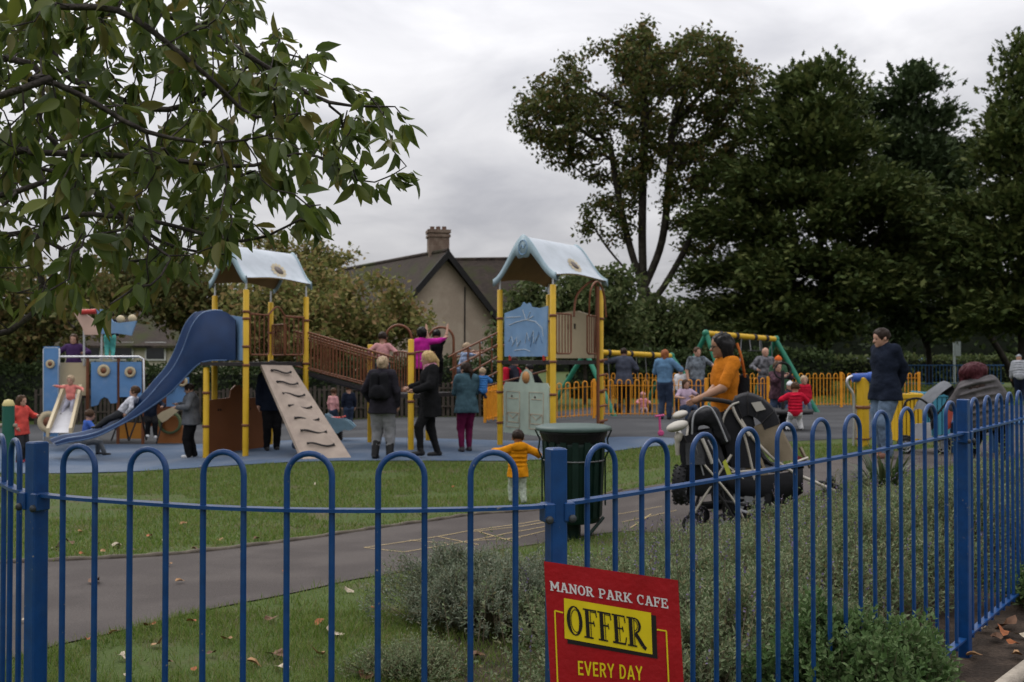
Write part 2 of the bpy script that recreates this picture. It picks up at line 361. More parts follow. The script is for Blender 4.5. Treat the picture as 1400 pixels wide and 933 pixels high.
for k, s in enumerate(ps):
    p = fence_at(s); q = fence_at(min(s+.02, flen[-1])); q0 = fence_at(max(s-.02, 0)); ang = math.atan2(q.y-q0.y, q.x-q0.x) + (0.0 if k != 2 else -.25)
    if k == 1: ang = -.55
    R = Matrix.Rotation(ang, 3, 'Z'); g = gz(p.x, p.y); top = p.z + .150
    po = MB().box((p.x, p.y, (g-.1+top)/2), (.047, .047, top-g+.1), R, .004).build('post', M_bluefence, fence)
    for sg in (-1, 1):
        c = Vector((p.x, p.y, p.z-.018)) + R @ Vector((sg*.028, -.008, 0)); MB().box(c, (.03, .045, .05), R, .003).build('bracket', M_bluefence, po)
    for sg in (-1, 1):
        c = Vector((p.x, p.y, p.z-.035)) + R @ Vector((sg*.033, -.030, 0)); MB().lathe([(.011,0),(.011,.006),(.007,.010),(.002,.0105)], c, 8, R @ Vector((0,-1,0))).build('bolt', M_bolt, po)
PITCH_BAR = .1145
for k in range(len(ps)-1):
    s0, s1 = ps[k], ps[k+1]
    n = int(round((s1-s0)/PITCH_BAR)); n = n if n % 2 else n+1
    st = (s1-s0)/n; bars = [s0 + st*(i+1) - st*.0 for i in range(n-1)]
    for name, dz in (('top_rail', 0.0), ('bottom_rail', None)):
        rows = []; m_ = int((s1-s0)/.05)
        for i in range(m_+1):
            s = s0+.03 + (s1-s0-.06)*i/m_; p = fence_at(s); q = fence_at(min(s+.02, flen[-1])); q0 = fence_at(max(s-.02, 0)); t = (q-q0); t.z = 0; t.normalize(); w = Vector((-t.y, t.x, 0))
            z = p.z if dz == 0 else gz(p.x, p.y) + .09
            rows.append([Vector((p.x, p.y, z)) + w*a + Vector((0,0,b)) for a, b in ((-.016,-.0045),(.016,-.0045),(.016,.0045),(-.016,.0045),(-.016,-.0045))])
        mb = MB(); vs = [v for r in rows for v in r]
        mb.add(vs, [(i*5+j, i*5+j+1, (i+1)*5+j+1, (i+1)*5+j) for i in range(len(rows)-1) for j in range(4)])
        mb.build(name, M_bluefence, fence)
    for i in range(0, n-1, 2):
        a = fence_at(bars[i]); b = fence_at(bars[i+1]); c = (a+b)/2; r = Vector((b.x-a.x, b.y-a.y, 0)); rad = r.length/2; r.normalize()
        zt = c.z + .145 - rad; pts = [Vector((a.x, a.y, gz(a.x, a.y)+.06)), Vector((a.x, a.y, c.z-.3)), Vector((a.x, a.y, zt))]
        for j in range(1, 12):
            an = PI - PI*j/12; pts.append(Vector((c.x, c.y, zt)) + r*rad*math.cos(an) + Vector((0,0,rad*math.sin(an))))
        pts += [Vector((b.x, b.y, zt)), Vector((b.x, b.y, c.z-.3)), Vector((b.x, b.y, gz(b.x, b.y)+.06))]
        if s0+bars[i]*0 >= 0: MB().tube(pts, .0080, 10).build('hoop', M_bluefence, fence)
# ------------------------------------------------------------------ cafe sign hung on the railing
D_SIGN = 2.52
def sp(px, py, back=0.0):
    # the sign's face: a vertical sheet turned a little, its right edge slightly farther away
    d = D_SIGN + .035*(px-742)/190 + back
    return P(px, py, d)
c00, c10, c01, c11 = (743.5,767.5), (927,793.5), (755,980), (939,1010)
def quad(u, v):
    a = (c00[0]+(c10[0]-c00[0])*u, c00[1]+(c10[1]-c00[1])*u); b = (c01[0]+(c11[0]-c01[0])*u, c01[1]+(c11[1]-c01[1])*u)
    return a[0]+(b[0]-a[0])*v, a[1]+(b[1]-a[1])*v
def bulge(u, v): return -.006*math.sin(PI*u)*(.5+.5*math.sin(2.2*v+.6)) + .003*math.sin(9*u+4*v)
M_signred = mat('red_sign_vinyl', (.30, .006, .010), .5, .12, 12, .15, 60, spec=.22, dirt=(.24,.008,.012), dscale=7, damt=.5)
M_signyel = mat('yellow_sign_print', (.60, .46, .008), .55, .08, 20)
M_signwht = mat('pale_sign_print', (.58, .55, .55), .5, .08, 30)
M_signblk = mat('black_sign_print', (.012, .010, .010), .5, .1, 20)
M_signback = mat('pale_vinyl_edge', (.5, .48, .48), .5, .1, 20)
sgn = thing('cafe_sign', sp(*quad(.5, 1)), 'red vinyl cafe offer sign with yellow panel, tied to the middle blue fence post', 'sign')
rows_f = [[sp(*quad(i/16, j/20), bulge(i/16, j/20)) for i in range(17)] for j in range(21)]
rows_b = [[sp(*quad(i/16, j/20), bulge(i/16, j/20)+.006) for i in range(17)] for j in range(21)]
MB().strip(rows_f).build('panel', M_signred, sgn)
mb = MB().strip(rows_b); ed = lambda R_: [r[0] for r in R_] + R_[-1][1:] + [r[-1] for r in reversed(R_)][1:] + list(reversed(R_[0]))[1:]
mb.strip([ed(rows_f), ed(rows_b)]).build('edge', M_signback, sgn)
def on_sign(x, y, lift):                 # pixel on the sign -> point on its bulged face, raised a little
    # invert the quad approximately
    u, v = .5, .5
    for _ in range(12):
        q = quad(u, v); ex, ey = x-q[0], y-q[1]
        ju = ((c10[0]-c00[0])*(1-v)+(c11[0]-c01[0])*v, (c10[1]-c00[1])*(1-v)+(c11[1]-c01[1])*v); jv = ((c01[0]-c00[0])*(1-u)+(c11[0]-c10[0])*u, (c01[1]-c00[1])*(1-u)+(c11[1]-c10[1])*u)
        det = ju[0]*jv[1]-ju[1]*jv[0]; u += (ex*jv[1]-ey*jv[0])/det; v += (ju[0]*ey-ju[1]*ex)/det
    return sp(x, y, bulge(u, v) - lift)
# stroke letters: strokes of (points, width); box is 1 high, cap height 1
def thick(pts, w):
    """polyline with width -> list of quads (2D)"""
    out = []
    for a, b in zip(pts[:-1], pts[1:]):
        dx, dy = b[0]-a[0], b[1]-a[1]; l = math.hypot(dx, dy) or 1; nx_, ny_ = -dy/l*w/2, dx/l*w/2
        out.append([(a[0]+nx_, a[1]+ny_), (a[0]-nx_, a[1]-ny_), (b[0]-nx_, b[1]-ny_), (b[0]+nx_, b[1]+ny_)])
    return out
def rect(x0, y0, x1, y1): return [[(x0,y0),(x1,y0),(x1,y1),(x0,y1)]]
def ring(cx, cy, rx, ry, wx, wy, a0=0, a1=360, n=20):
    out = []
    for i in range(n):
        t0, t1 = math.radians(a0+(a1-a0)*i/n), math.radians(a0+(a1-a0)*(i+1)/n)
        o = lambda t: (cx+rx*math.cos(t), cy+ry*math.sin(t)); q = lambda t: (cx+(rx-wx)*math.cos(t), cy+(ry-wy)*math.sin(t))
        out.append([q(t0), o(t0), o(t1), q(t1)])
    return out
Wd, Sf = .19, .12
def slab(ch):
    if ch == 'M': return 1.05, rect(.08,0,.25,1)+rect(.80,0,.97,1)+thick([(.17,.95),(.525,.30),(.88,.95)],.19)+rect(0,0,.34,Sf)+rect(.71,0,1.05,Sf)+rect(0,1-Sf,.25,1)+rect(.80,1-Sf,1.05,1)
    if ch == 'A': return .92, thick([(.16,0),(.44,1)],.15)+thick([(.48,1),(.76,0)],.2)+rect(.25,.27,.66,.38)+rect(0,0,.33,Sf)+rect(.58,0,.92,Sf)+rect(.28,1-Sf,.60,1)
    if ch == 'N': return .92, rect(.10,0,.25,1)+rect(.67,0,.82,1)+thick([(.17,.97),(.75,.03)],.19)+rect(0,0,.36,Sf)+rect(0,1-Sf,.25,1)+rect(.57,1-Sf,.92,1)
    if ch == 'O': return .84, ring(.42,.5,.42,.52,.19,.12)
    if ch == 'R': return .88, rect(.09,0,.27,1)+ring(.42,.73,.32,.27,.18,.12,-90,90,10)+rect(.2,.88,.43,1)+rect(.2,.46,.43,.58)+thick([(.42,.5),(.70,.04)],.19)+rect(0,0,.38,Sf)+rect(0,1-Sf,.2,1)+rect(.6,0,.88,Sf)
    if ch == 'P': return .78, rect(.09,0,.27,1)+ring(.43,.70,.34,.30,.18,.12,-90,90,10)+rect(.2,.88,.44,1)+rect(.2,.40,.44,.52)+rect(0,0,.40,Sf)+rect(0,1-Sf,.2,1)
    if ch == 'K': return .94, rect(.09,0,.27,1)+thick([(.24,.40),(.72,.93)],.15)+thick([(.36,.55),(.75,.06)],.19)+rect(0,0,.38,Sf)+rect(0,1-Sf,.38,1)+rect(.54,1-Sf,.90,1)+rect(.58,0,.94,Sf)
    if ch == 'C': return .80, ring(.43,.5,.43,.52,.19,.12,50,310,18)+rect(.64,.62,.75,.98)
    if ch == 'F': return .76, rect(.09,0,.27,1)+rect(.2,1-Sf,.72,1)+rect(.2,.46,.52,.57)+rect(.62,.72,.74,1)+rect(.48,.36,.58,.68)+rect(0,0,.42,Sf)+rect(0,1-Sf,.2,1)
    if ch == 'E': return .80, rect(.09,0,.27,1)+rect(.2,1-Sf,.72,1)+rect(.2,.46,.52,.57)+rect(.62,.72,.74,1)+rect(.48,.36,.58,.68)+rect(.2,0,.76,Sf)+rect(.66,0,.78,.30)+rect(0,0,.2,Sf)+rect(0,1-Sf,.2,1)
    return .42, []
def deco(ch):                            # tall display letters: thick stem, hairlines
    if ch == 'O': return .78, ring(.39,.5,.39,.54,.17,.05)+ring(.45,.5,.26,.42,.035,.03)
    if ch == 'F': return .66, rect(.10,0,.28,1)+rect(.34,.02,.375,.98)+rect(0,-.04,.46,.02)+rect(0,.96,.66,1.02)+rect(.28,.50,.52,.56)+thick([(.62,.99),(.66,.76)],.05)+thick([(.50,.62),(.54,.42)],.05)+thick([(.36,.93),(.62,.93)],.03)
    if ch == 'E': return .68, rect(.10,0,.28,1)+rect(.34,.06,.375,.94)+rect(0,-.04,.64,.03)+rect(0,.96,.64,1.02)+rect(.28,.50,.52,.56)+thick([(.61,.99),(.65,.76)],.05)+thick([(.50,.62),(.54,.42)],.05)+thick([(.62,.0),(.68,.25)],.05)
    if ch == 'R': return .88, rect(.10,0,.28,1)+rect(.34,.0,.375,.98)+rect(0,-.04,.46,.02)+rect(0,.96,.42,1.02)+ring(.40,.74,.30,.28,.13,.05,-90,90,12)+ring(.38,.74,.16,.20,.03,.03,-90,90,8)+thick([(.40,.46),(.74,.05),(.90,-.05)],.15)+thick([(.50,.46),(.86,.04)],.03)
    return .3, []
def sans(ch):
    w = .15
    if ch == 'E': return .58, rect(.05,0,.05+w,1)+rect(.05,0,.55,.14)+rect(.05,.43,.50,.57)+rect(.05,.86,.55,1)
    if ch == 'V': return .70, thick([(.07,1),(.35,.02),(.63,1)],w)
    if ch == 'R': return .68, rect(.05,0,.05+w,1)+ring(.32,.71,.30,.29,w,.14,-90,90,10)+rect(.1,.86,.33,1)+rect(.1,.42,.33,.56)+thick([(.34,.48),(.58,0)],w)
    if ch == 'Y': return .68, thick([(.07,1),(.34,.45)],w)+thick([(.61,1),(.34,.45)],w)+rect(.265,0,.415,.5)
    if ch == 'D': return .70, rect(.05,0,.05+w,1)+ring(.28,.5,.37,.5,w,.14,-90,90,14)+rect(.1,.86,.3,1)+rect(.1,0,.3,.14)
    if ch == 'A': return .72, thick([(.07,0),(.35,.98)],w)+thick([(.36,.98),(.65,0)],w)+rect(.2,.22,.52,.35)
    return .30, []
def write(text, font, x0, y0, x1, y1, hgt, lift, m, name, gap=.06, up=(0.06,-1)):
    """text along the pixel baseline (x0,y0)-(x1,y1), letters hgt pixels high; clipped to nothing, just laid on the sign"""
    adv = [font(c) for c in text]; tot = sum(a for a, _ in adv) + gap*(len(text)-1); dxp, dyp = (x1-x0)/tot, (y1-y0)/tot
    mb = MB(); cur = 0; k = 0
    for a, quads in adv:
        for q in quads:
            k += 1
            pts = [on_sign(x0 + dxp*(cur+qx) + up[0]*hgt*qy*-1, y0 + dyp*(cur+qx) + up[1]*hgt*qy, lift + .00002*(k % 23)) for qx, qy in q]
            mb.add(pts, [(0,1,2,3)])
        cur += a + gap
    return mb.build(name, m, sgn)
def flat(px, lift, m, name):
    mb = MB(); n = len(px)
    # subdivided quad so that it follows the bulge
    K = 10; rows = []
    for j in range(K+1):
        row = []
        for i in range(K+1):
            u, v = i/K, j/K; a = [px[0][c]+(px[1][c]-px[0][c])*u for c in (0,1)]; b = [px[3][c]+(px[2][c]-px[3][c])*u for c in (0,1)]
            row.append(on_sign(a[0]+(b[0]-a[0])*v, a[1]+(b[1]-a[1])*v, lift))
        rows.append(row)
    return mb.strip(rows).build(name, m, sgn)
write('MANOR PARK CAFE', slab, 752.5, 807.5, 914, 832.5, 13.2, .0022, M_signwht, 'lettering', up=(.08,-1))
flat([(774,822),(897,842),(899,901),(776,880)], .0014, M_signblk, 'drop_shadow_print')
flat([(771,818),(890,838),(892,895),(772,873)], .0022, M_signyel, 'offer_panel')
write('OFFER', deco, 776, 866, 883, 886, 38, .0034, M_signblk, 'lettering', gap=.05, up=(.06,-1))
write('EVERY DAY', sans, 790, 923, 879, 931, 19.5, .0022, M_signyel, 'lettering', gap=.07, up=(.04,-1))
mb = MB()
def sline(*pp, w=2.0):
    for a, b in zip(pp[:-1], pp[1:]):
        n = 12; dx, dy = b[0]-a[0], b[1]-a[1]; l = math.hypot(dx, dy); ex, ey = -dy/l*w/2, dx/l*w/2
        for i in range(n):
            p = (a[0]+dx*i/n, a[1]+dy*i/n); q = (a[0]+dx*(i+1)/n, a[1]+dy*(i+1)/n)
            mb.add([on_sign(p[0]+ex, p[1]+ey, .0020), on_sign(p[0]-ex, p[1]-ey, .0020), on_sign(q[0]-ex, q[1]-ey, .0020), on_sign(q[0]+ex, q[1]+ey, .0020)], [(0,1,2,3)])
sline((770,838),(758.5,835),(764,975)); sline((898,861),(911,863),(917,995)); mb.build('border_print', M_signyel, sgn)
# ================================================================== large climbing frame: two roofed towers, slide, ramp, bridges
M_yel = mat('yellow_post_paint', (.56, .34, .018), .4, .10, 6, .05, 90, dirt=(.36,.22,.03), dscale=3, damt=.4)
M_brn = mat('brown_tube_paint', (.16, .060, .028), .45, .15, 10, .05, 90)
M_deck = mat('dark_deck', (.030, .026, .026), .8, .2, 20)
M_rooft = mat('pale_blue_roof', (.42, .455, .49), .45, .10, 3, .05, 30, dirt=(.28,.33,.34), dscale=4, damt=.45)
M_roofb = mat('pale_teal_board', (.28, .375, .42), .5, .10, 5, dirt=(.15,.22,.24), dscale=6, damt=.4)
M_roofu = mat('ochre_roof_lining', (.22, .135, .045), .6, .12, 4)
M_bpan = mat('faded_blue_panel', (.155, .27, .43), .5, .12, 4, dirt=(.25,.34,.45), dscale=5, damt=.6)
M_bpan2 = mat('sky_blue_panel', (.10, .22, .42), .5, .10, 4, dirt=(.2,.3,.45), dscale=5, damt=.4)
M_slide = mat('navy_slide_plastic', (.005, .024, .080), .42, .15, 3, .04, 40, spec=.22, dirt=(.012,.042,.11), dscale=2.5, damt=.4)
M_sliderim = mat('worn_slide_rim', (.07, .12, .22), .4, .2, 8)
M_cream = mat('cream_panel', (.46, .38, .24), .55, .10, 4, dirt=(.32,.26,.17), dscale=4, damt=.5)
M_ramp = mat('worn_beige_board', (.33, .265, .215), .75, .14, 5, .15, 60, dirt=(.24,.19,.16), dscale=4, damt=.6)
M_hold = mat('dark_rubber', (.014, .013, .014), .6, .2, 20)
M_mint = mat('pale_green_panel', (.37, .44, .36), .55, .10, 4, dirt=(.28,.33,.27), dscale=5, damt=.5)
M_line = mat('engraved_line', (.40, .29, .20), .7, .1, 20)
M_brpan = mat('brown_panel', (.17, .062, .022), .5, .14, 3, dirt=(.11,.045,.02), dscale=3, damt=.5)
M_steel = mat('brushed_steel', (.55, .55, .56), .32, .08, 20, metal=.85)
M_red = mat('red_plastic', (.42, .04, .03), .45, .1, 10)
M_white = mat('white_plastic', (.62, .60, .56), .5, .08, 10)
M_dkgrey = mat('sooty_motif', (.10, .08, .07), .6, .2, 20)
UP = Vector((0,0,1))
frame = thing('climbing_frame', (-1.75, 17.3, gz(-1.75, 17.3)), 'large climbing frame with two roofed yellow-post towers, navy slide, beige ramp and brown bridges', 'climbing frame')
def fpost(x, y, top, r=.052, base=None, clamps=(), rod=0.0):
    g = gz(x, y) - .05 if base is None else base
    po = MB().lathe([(r, g), (r, top-.01), (r*.8, top), (0.001, top+.004)], (x, y, 0), 14, cap=False).build('post', M_yel, frame)
    for z in clamps:
        MB().lathe([(r+.003, z-.022), (r+.014, z-.02), (r+.014, z+.02), (r+.003, z+.022)], (x, y, 0), 14, cap=False).build('clamp', M_brn, po)
    if rod: MB().tube([(x, y, top), (x, y, top+rod)], .018, 8).build('roof_rod', M_steel, po)
def roof(A, B, C, zt, ze, zg):
    A, B, C = Vector((*A, 0)), Vector((*B, 0)), Vector((*C, 0)); ux = (B-A); w = ux.length; ux.normalize(); ur = (C-B); l = ur.length; ur.normalize()
    def prof(t): t = abs(t); return ze + (zt-ze)*(.62*.5*(1+math.cos(PI*min(t, 1.06))) + .38*(1-t))
    def top(s, v): # s -1..1 across, v along ridge in metres
        return A + ux*(w*(.5+s*.57)) + ur*v + UP*prof(s)
    n, k = 24, 14; v0, v1 = -.06, l+.06
    def sheet(dz):
        rows = []
        for j in range(k+1):
            q = j/k; e = 1.0 - .16*math.sin(PI*q)
            rows.append([top((-1+2*i/n)*e, v0+(v1-v0)*q) + UP*dz for i in range(n+1)])
        return rows
    rt = thing_part('roof', MB().strip(sheet(0)), M_rooft)
    MB().strip(sheet(-.02)).build('roof_lining', M_roofu, rt)
    for v in (v0-.012, v1+.012):         # gable boards with a scalloped lower edge
        m_ = 36; rows = []
        for i in range(m_+1):
            s = -1.04+2.08*i/m_; p = top(s, v); th = .15 + .05*math.cos(s*PI*1)
            if abs(s) < .22: th += .17*math.sqrt(max(0, 1-(s/.22)**2))
            lo = p - UP*th
            rows.append([p+UP*.035, lo])
        a = [[q + ur*.012 for q in r] for r in rows]; b = [[q - ur*.012 for q in r] for r in rows]
        mb = MB(); full = [[x_[0], x_[1], y_[1], y_[0], x_[0]] for x_, y_ in zip(a, b)]; mb.strip(full)
        g = mb.build('gable_board', M_roofb, rt)
        sgn_ = -1 if v < 0 else 1
        c = top(0, v + sgn_*.016) - UP*.20
        pts = [c + ux*.13*math.cos(2*PI*i/20) + UP*.13*math.sin(2*PI*i/20) for i in range(20)]
        MB().tube(pts, .009, 5, closed=True).build('emblem', M_bpan, g)
        MB().tube([c + ux*x_ + UP*z_ for x_, z_ in ((-.09,-.03),(-.03,.05),(.02,-.02),(.08,.05))], .009, 5).build('emblem', M_bpan, g)
    # sunflower motif lying on the slope that faces the camera
    for s_, v_ in ((.62, l*.60),):
        c = top(s_, v_); e1 = ur; e2 = (top(s_+.05, v_) - top(s_-.05, v_)).normalized(); nn = e1.cross(e2); nn = nn if nn.z > 0 else -nn
        mb = MB()
        for i in range(12):
            an = 2*PI*i/12; d = e1*math.cos(an)+e2*math.sin(an); q = e1*-math.sin(an)+e2*math.cos(an)
            mb.add([c+nn*.012+d*.10-q*.02, c+nn*.012+d*.17-q*.035, c+nn*.012+d*.20, c+nn*.012+d*.17+q*.035, c+nn*.012+d*.10+q*.02], [(0,1,2,3,4)])
        mb.build('flower_motif', M_cream, rt)
        MB().lathe([(.001,.002),(.10,.002),(.10,-.002),(.001,-.002)], c+nn*.013, 14, nn, cap=False).build('flower_motif', M_dkgrey, rt)
    return rt
def thing_part(name, mb, m): return mb.build(name, m, frame)
def deck(pts, z, th=.07):
    n = len(pts); mb = MB(); c = [Vector((p[0], p[1], z)) for p in pts]; mb.hexa([p-UP*th for p in c] + c); thing_part('deck', mb, M_deck)
def lerp2(a, b, t, z): return Vector((a[0]+(b[0]-a[0])*t, a[1]+(b[1]-a[1])*t, z))
def bars_panel(a, b, z0, z1, n, r=.016, rb=.011, top_arch=0.0):
    """a loop-framed barred gate panel"""
    pr = MB(); c = .05
    A0, B0 = lerp2(a,b,0,z0), lerp2(a,b,1,z0); A1, B1 = lerp2(a,b,0,z1), lerp2(a,b,1,z1); d = (B0-A0).normalized()
    pr.tube([A1, A0+UP*c, A0+UP*.015+d*.015, A0+d*c, B0-d*c, B0+UP*.015-d*.015, B0+UP*c, B1], r, 7)
    top = [lerp2(a,b,t,z1+top_arch*math.sin(PI*min(max((t-.0)/1.0,0),1))) for t in np.linspace(0,1,9)]
    pr.tube(top, r, 7)
    o = thing_part('railing', pr, M_brn)
    for i in range(n):
        t = (i+1)/(n+1); MB().tube([lerp2(a,b,t,z0+.01), lerp2(a,b,t,z1+top_arch*math.sin(PI*t))], rb, 6).build('bar', M_brn, o)
    return o
# ---- right tower
RA, RB, RC, RD = (-.22, 18.3), (.70, 17.0), (1.64, 18.4), (.73, 19.7)
DZ = 1.56
for (x, y), tp in ((RA, 2.86), (RB, 2.86), (RC, 2.86), (RD, 2.86)): fpost(x, y, tp, clamps=(.42, .98, DZ-.02, 2.33), rod=.22)
roof(RA, RB, RC, 3.76, 3.03, 0)
deck([lerp2(RA,RB,.03,0), lerp2(RA,RB,.97,0), lerp2(RC,RD,.03,0), lerp2(RC,RD,.97,0)], DZ)
def panel2d(poly, a, b, name, m, th=.02, off=0.0, parent=None):
    """poly in (t along a-b, z)"""
    a_, b_ = Vector((*a,0)), Vector((*b,0)); ux = (b_-a_); l = ux.length; ux.normalize(); nn = ux.cross(UP)
    mb = MB().prism([(t*l, z) for t, z in poly], a_ + nn*off, ux, UP, th)
    return mb.build(name, m, parent or frame)
def lines2d(paths, a, b, off, m, parent, r=.006, name='engraved_line'):
    a_, b_ = Vector((*a,0)), Vector((*b,0)); ux = (b_-a_); nn = ux.normalized().cross(UP)
    for p in paths:
        MB().tube([a_ + ux*t + UP*z + nn*off for t, z in p], r, 5).build(name, m, parent)
# upper blue drawing panel on the near-left face
z = lambda py, d=17.65: CAM_Z + (HORIZON-py)/S(d)
pb = panel2d([(.10,1.63),(.90,1.63),(.91,2.50),(.78,2.47),(.62,2.50),(.58,2.58),(.52,2.55),(.47,2.60),(.42,2.52),(.28,2.47),(.10,2.42)], RA, RB, 'drawing_panel', M_bpan, .025, .0)
M_chalkln = mat('scratched_line', (.42,.46,.48), .7, .1, 30); M_dkblue = mat('dark_blue_line', (.07,.13,.24), .7, .1, 20)  # pale and dark blue lines of the panel's drawing
lines2d([[(.20,2.20),(.34,2.25),(.52,2.28),(.70,2.24),(.82,2.12),(.84,1.98)], [(.52,2.28),(.46,2.46)], [(.54,2.28),(.60,2.42)], [(.55,2.28),(.66,2.34)]], RA, RB, .016, M_chalkln, pb, .007)
lines2d([[(.14,2.34),(.42,2.34)], [(.18,1.90),(.24,2.0),(.28,1.86)], [(.25,1.82),(.34,1.96),(.36,1.80),(.42,1.92)], [(.5,1.86),(.54,2.06),(.58,1.9),(.66,2.08),(.66,1.86),(.76,2.0)], [(.3,1.74),(.5,1.76),(.6,1.72)]], RA, RB, .016, M_chalkln, pb, .006)
lines2d([[(.70,1.85),(.76,2.06),(.82,1.86)], [(.60,1.8),(.64,1.98)]], RA, RB, .016, M_dkblue, pb, .006)
# lower pale green panel with two envelopes
pm = panel2d([(.08,.25),(.94,.25),(.94,1.10),(.90,1.17),(.66,1.17),(.61,1.34),(.52,1.41),(.43,1.34),(.38,1.17),(.12,1.17),(.08,1.10)], RA, RB, 'envelope_panel', M_mint, .025, 0)
for o_ in (0, .44):
    env = [(.16+o_,.45),(.38+o_,.45),(.38+o_,.62),(.16+o_,.62),(.16+o_,.45)]
    lines2d([env, [(.16+o_,.62),(.27+o_,.52),(.38+o_,.62)], [(.14+o_,.36),(.40+o_,.36),(.40+o_,1.0),(.14+o_,1.0),(.14+o_,.36)], [(.18+o_,.88),(.36+o_,.88)]], RA, RB, .016, M_line, pm, .006)
a_, b_ = Vector((*RA,0)), Vector((*RB,0)); nn = (b_-a_).normalized().cross(UP)
MB().lathe([(.11,0),(.11,.008),(.001,.010)], a_.lerp(b_,.52)+UP*1.26+nn*.013, 16, nn).build('round_boss', mat('orange_boss', (.42,.20,.07), .5, .1, 10), pm)
for t_ in (.2,.64): MB().lathe([(.022,0),(.022,.01),(.001,.012)], a_.lerp(b_,t_+.05)+UP*.92+nn*.013, 10, nn).build('round_boss', M_dkgrey, pm)
# near-right face: barred loops with gap; cream panel on the far side
bars_panel(lerp2(RB,RC,.06,0), lerp2(RB,RC,.36,0), 1.68, 2.37, 4)
bars_panel(lerp2(RB,RC,.70,0), lerp2(RB,RC,.95,0), 1.68, 2.37, 4)
pc = panel2d([(.04,1.60),(.96,1.60),(.96,2.36),(.82,2.46),(.62,2.50),(.42,2.50),(.2,2.42),(.04,2.34)], RC, RD, 'cream_panel', M_cream, .025)
for t_ in (.47, .60): lines2d([[(t_,2.16),(t_,2.26)]], RC, RD, -.016, M_hold, pc, .018, 'slot')
thing_part('climbing_arch', MB().tube(bez([lerp2(RC,RD,.1,1.6), lerp2(RC,RD,.08,2.4), lerp2(RC,RD,.08,2.85), lerp2(RB,RC,.72,3.02)+Vector((.1,.25,0)), lerp2(RB,RC,.62,2.75)+Vector((-.1,.2,0)), lerp2(RB,RC,.55,2.35)+Vector((-.1,.2,0))], 6), .022, 8), M_brn)
arch2 = thing_part('climbing_arch', MB().tube(bez([lerp2(RB,RC,.98,2.35)+Vector((.1,-.16,0)), lerp2(RB,RC,.92,2.8)+Vector((.1,-.16,0)), lerp2(RB,RC,.78,2.98)+Vector((.1,-.16,0)), lerp2(RB,RC,.64,2.8)+Vector((.1,-.16,0)), lerp2(RB,RC,.66,2.35)+Vector((.06,-.1,0))], 6), .018, 8), M_brn)
# climbing pole with rungs beside the right post
cp = thing_part('climbing_pole', MB().tube([(1.56,18.05,gz(1.56,18.05)),(1.56,18.05,2.9)], .03, 8), M_brn)
for i, zz_ in enumerate((.45,.72,1.0,1.28,1.55)):
    MB().tube([(1.56,18.05,zz_),(1.72,18.10,zz_+.03),(1.74,18.3,zz_+.02)], .022, 6).build('rung', M_brn, cp)
for t_ in (.20, .84):
    c = lerp2(RA,RB,t_,1.60); MB().box(c, (.05,.05,.10), None, .01).build('bracket', M_red, frame)
# ---- left tower
LA, LB, LC, LD = (-4.57, 17.1), (-3.83, 18.5), (-5.42, 18.15), (-4.74, 19.55)
ZL = 1.53
fpost(*LA, 2.78, clamps=(.45, ZL-.05, 1.80, 2.28, 2.40), rod=.20); fpost(*LB, 2.74, clamps=(ZL-.03, 2.30), rod=.2); fpost(*LD, 2.70, clamps=(.5, 1.0, 2.1), rod=.22); fpost(*LC, 2.74, clamps=(2.1,), rod=.2)
fpost(-5.31, 17.3, 1.44, clamps=(.42, 1.0))
roof(LC, LA, LB, 3.60, 2.98, 0)
deck([lerp2(LC,LA,.03,0), lerp2(LC,LA,.97,0), lerp2(LB,LD,.03,0), lerp2(LB,LD,.97,0)], ZL)
deck([(-5.40,17.25), (-4.60,17.05), (-4.62,17.2), (-5.44,18.1)], ZL, .06)
bars_panel(lerp2(LA,LB,.06,0), lerp2(LA,LB,.36,0), 1.66, 2.36, 3); bars_panel(lerp2(LA,LB,.62,0), lerp2(LA,LB,.95,0), 1.66, 2.36, 3)
thing_part('handrail', MB().tube(bez([lerp2(LA,LB,.02,2.38), lerp2(LA,LB,.28,2.36), lerp2(LA,LB,.36,2.38), lerp2(LA,LB,.50,2.52), lerp2(LA,LB,.63,2.37), lerp2(LA,LB,.72,2.35), lerp2(LA,LB,.98,2.35)], 6), .017, 8), M_brn)
panel2d([(.05,1.56),(.95,1.56),(.95,2.30),(.5,2.36),(.05,2.30)], LC, LA, 'side_panel', M_bpan, .025)
bars_panel(lerp2(LD,LB,.05,0), lerp2(LD,LB,.45,0), 1.66, 2.25, 5)
# brown panel low under the tower
pbr = panel2d([(.0,-.16),(1,-.16),(1,.86),(.62,.86),(.60,1.0),(.53,1.10),(.45,1.10),(.38,1.02),(.36,.88),(.0,.84)], (-5.50,18.0), (-4.66,18.9), 'low_panel', M_brpan, .03)
for t_ in (.16,.2,.62,.66,.70): lines2d([[(t_,.66),(t_+.012,.66)]], (-5.50,18.0), (-4.66,18.9), .02, M_hold, pbr, .02, 'slot')
# climbing ramp with wavy footholds
T0, T1 = P(357,499,17.45), P(399,500,17.95); B1, B0 = G(481,627), G(414,629)
nr = (T1-T0).cross(B0-T0).normalized(); nr = nr if nr.y < 0 else -nr
rp = thing_part('climbing_ramp', MB().hexa([B0-nr*.05, B1-nr*.05, T1-nr*.05, T0-nr*.05, B0, B1, T1, T0]), M_ramp)
for i in range(7):
    v = .085 + .13*i; a, b = T0.lerp(B0, v), T1.lerp(B1, v); mb = MB()
    pts = [a.lerp(b, .22+.58*k/12) + nr*.02 + (T0-B0).normalized()*(.030*math.sin(k/12*2*PI+.4) + .02*(1-2*k/12)) for k in range(13)]
    mb.tube(pts, [.026 if k in (0,12) else .016 for k in range(13)], 6); mb.build('foothold', M_hold, rp)
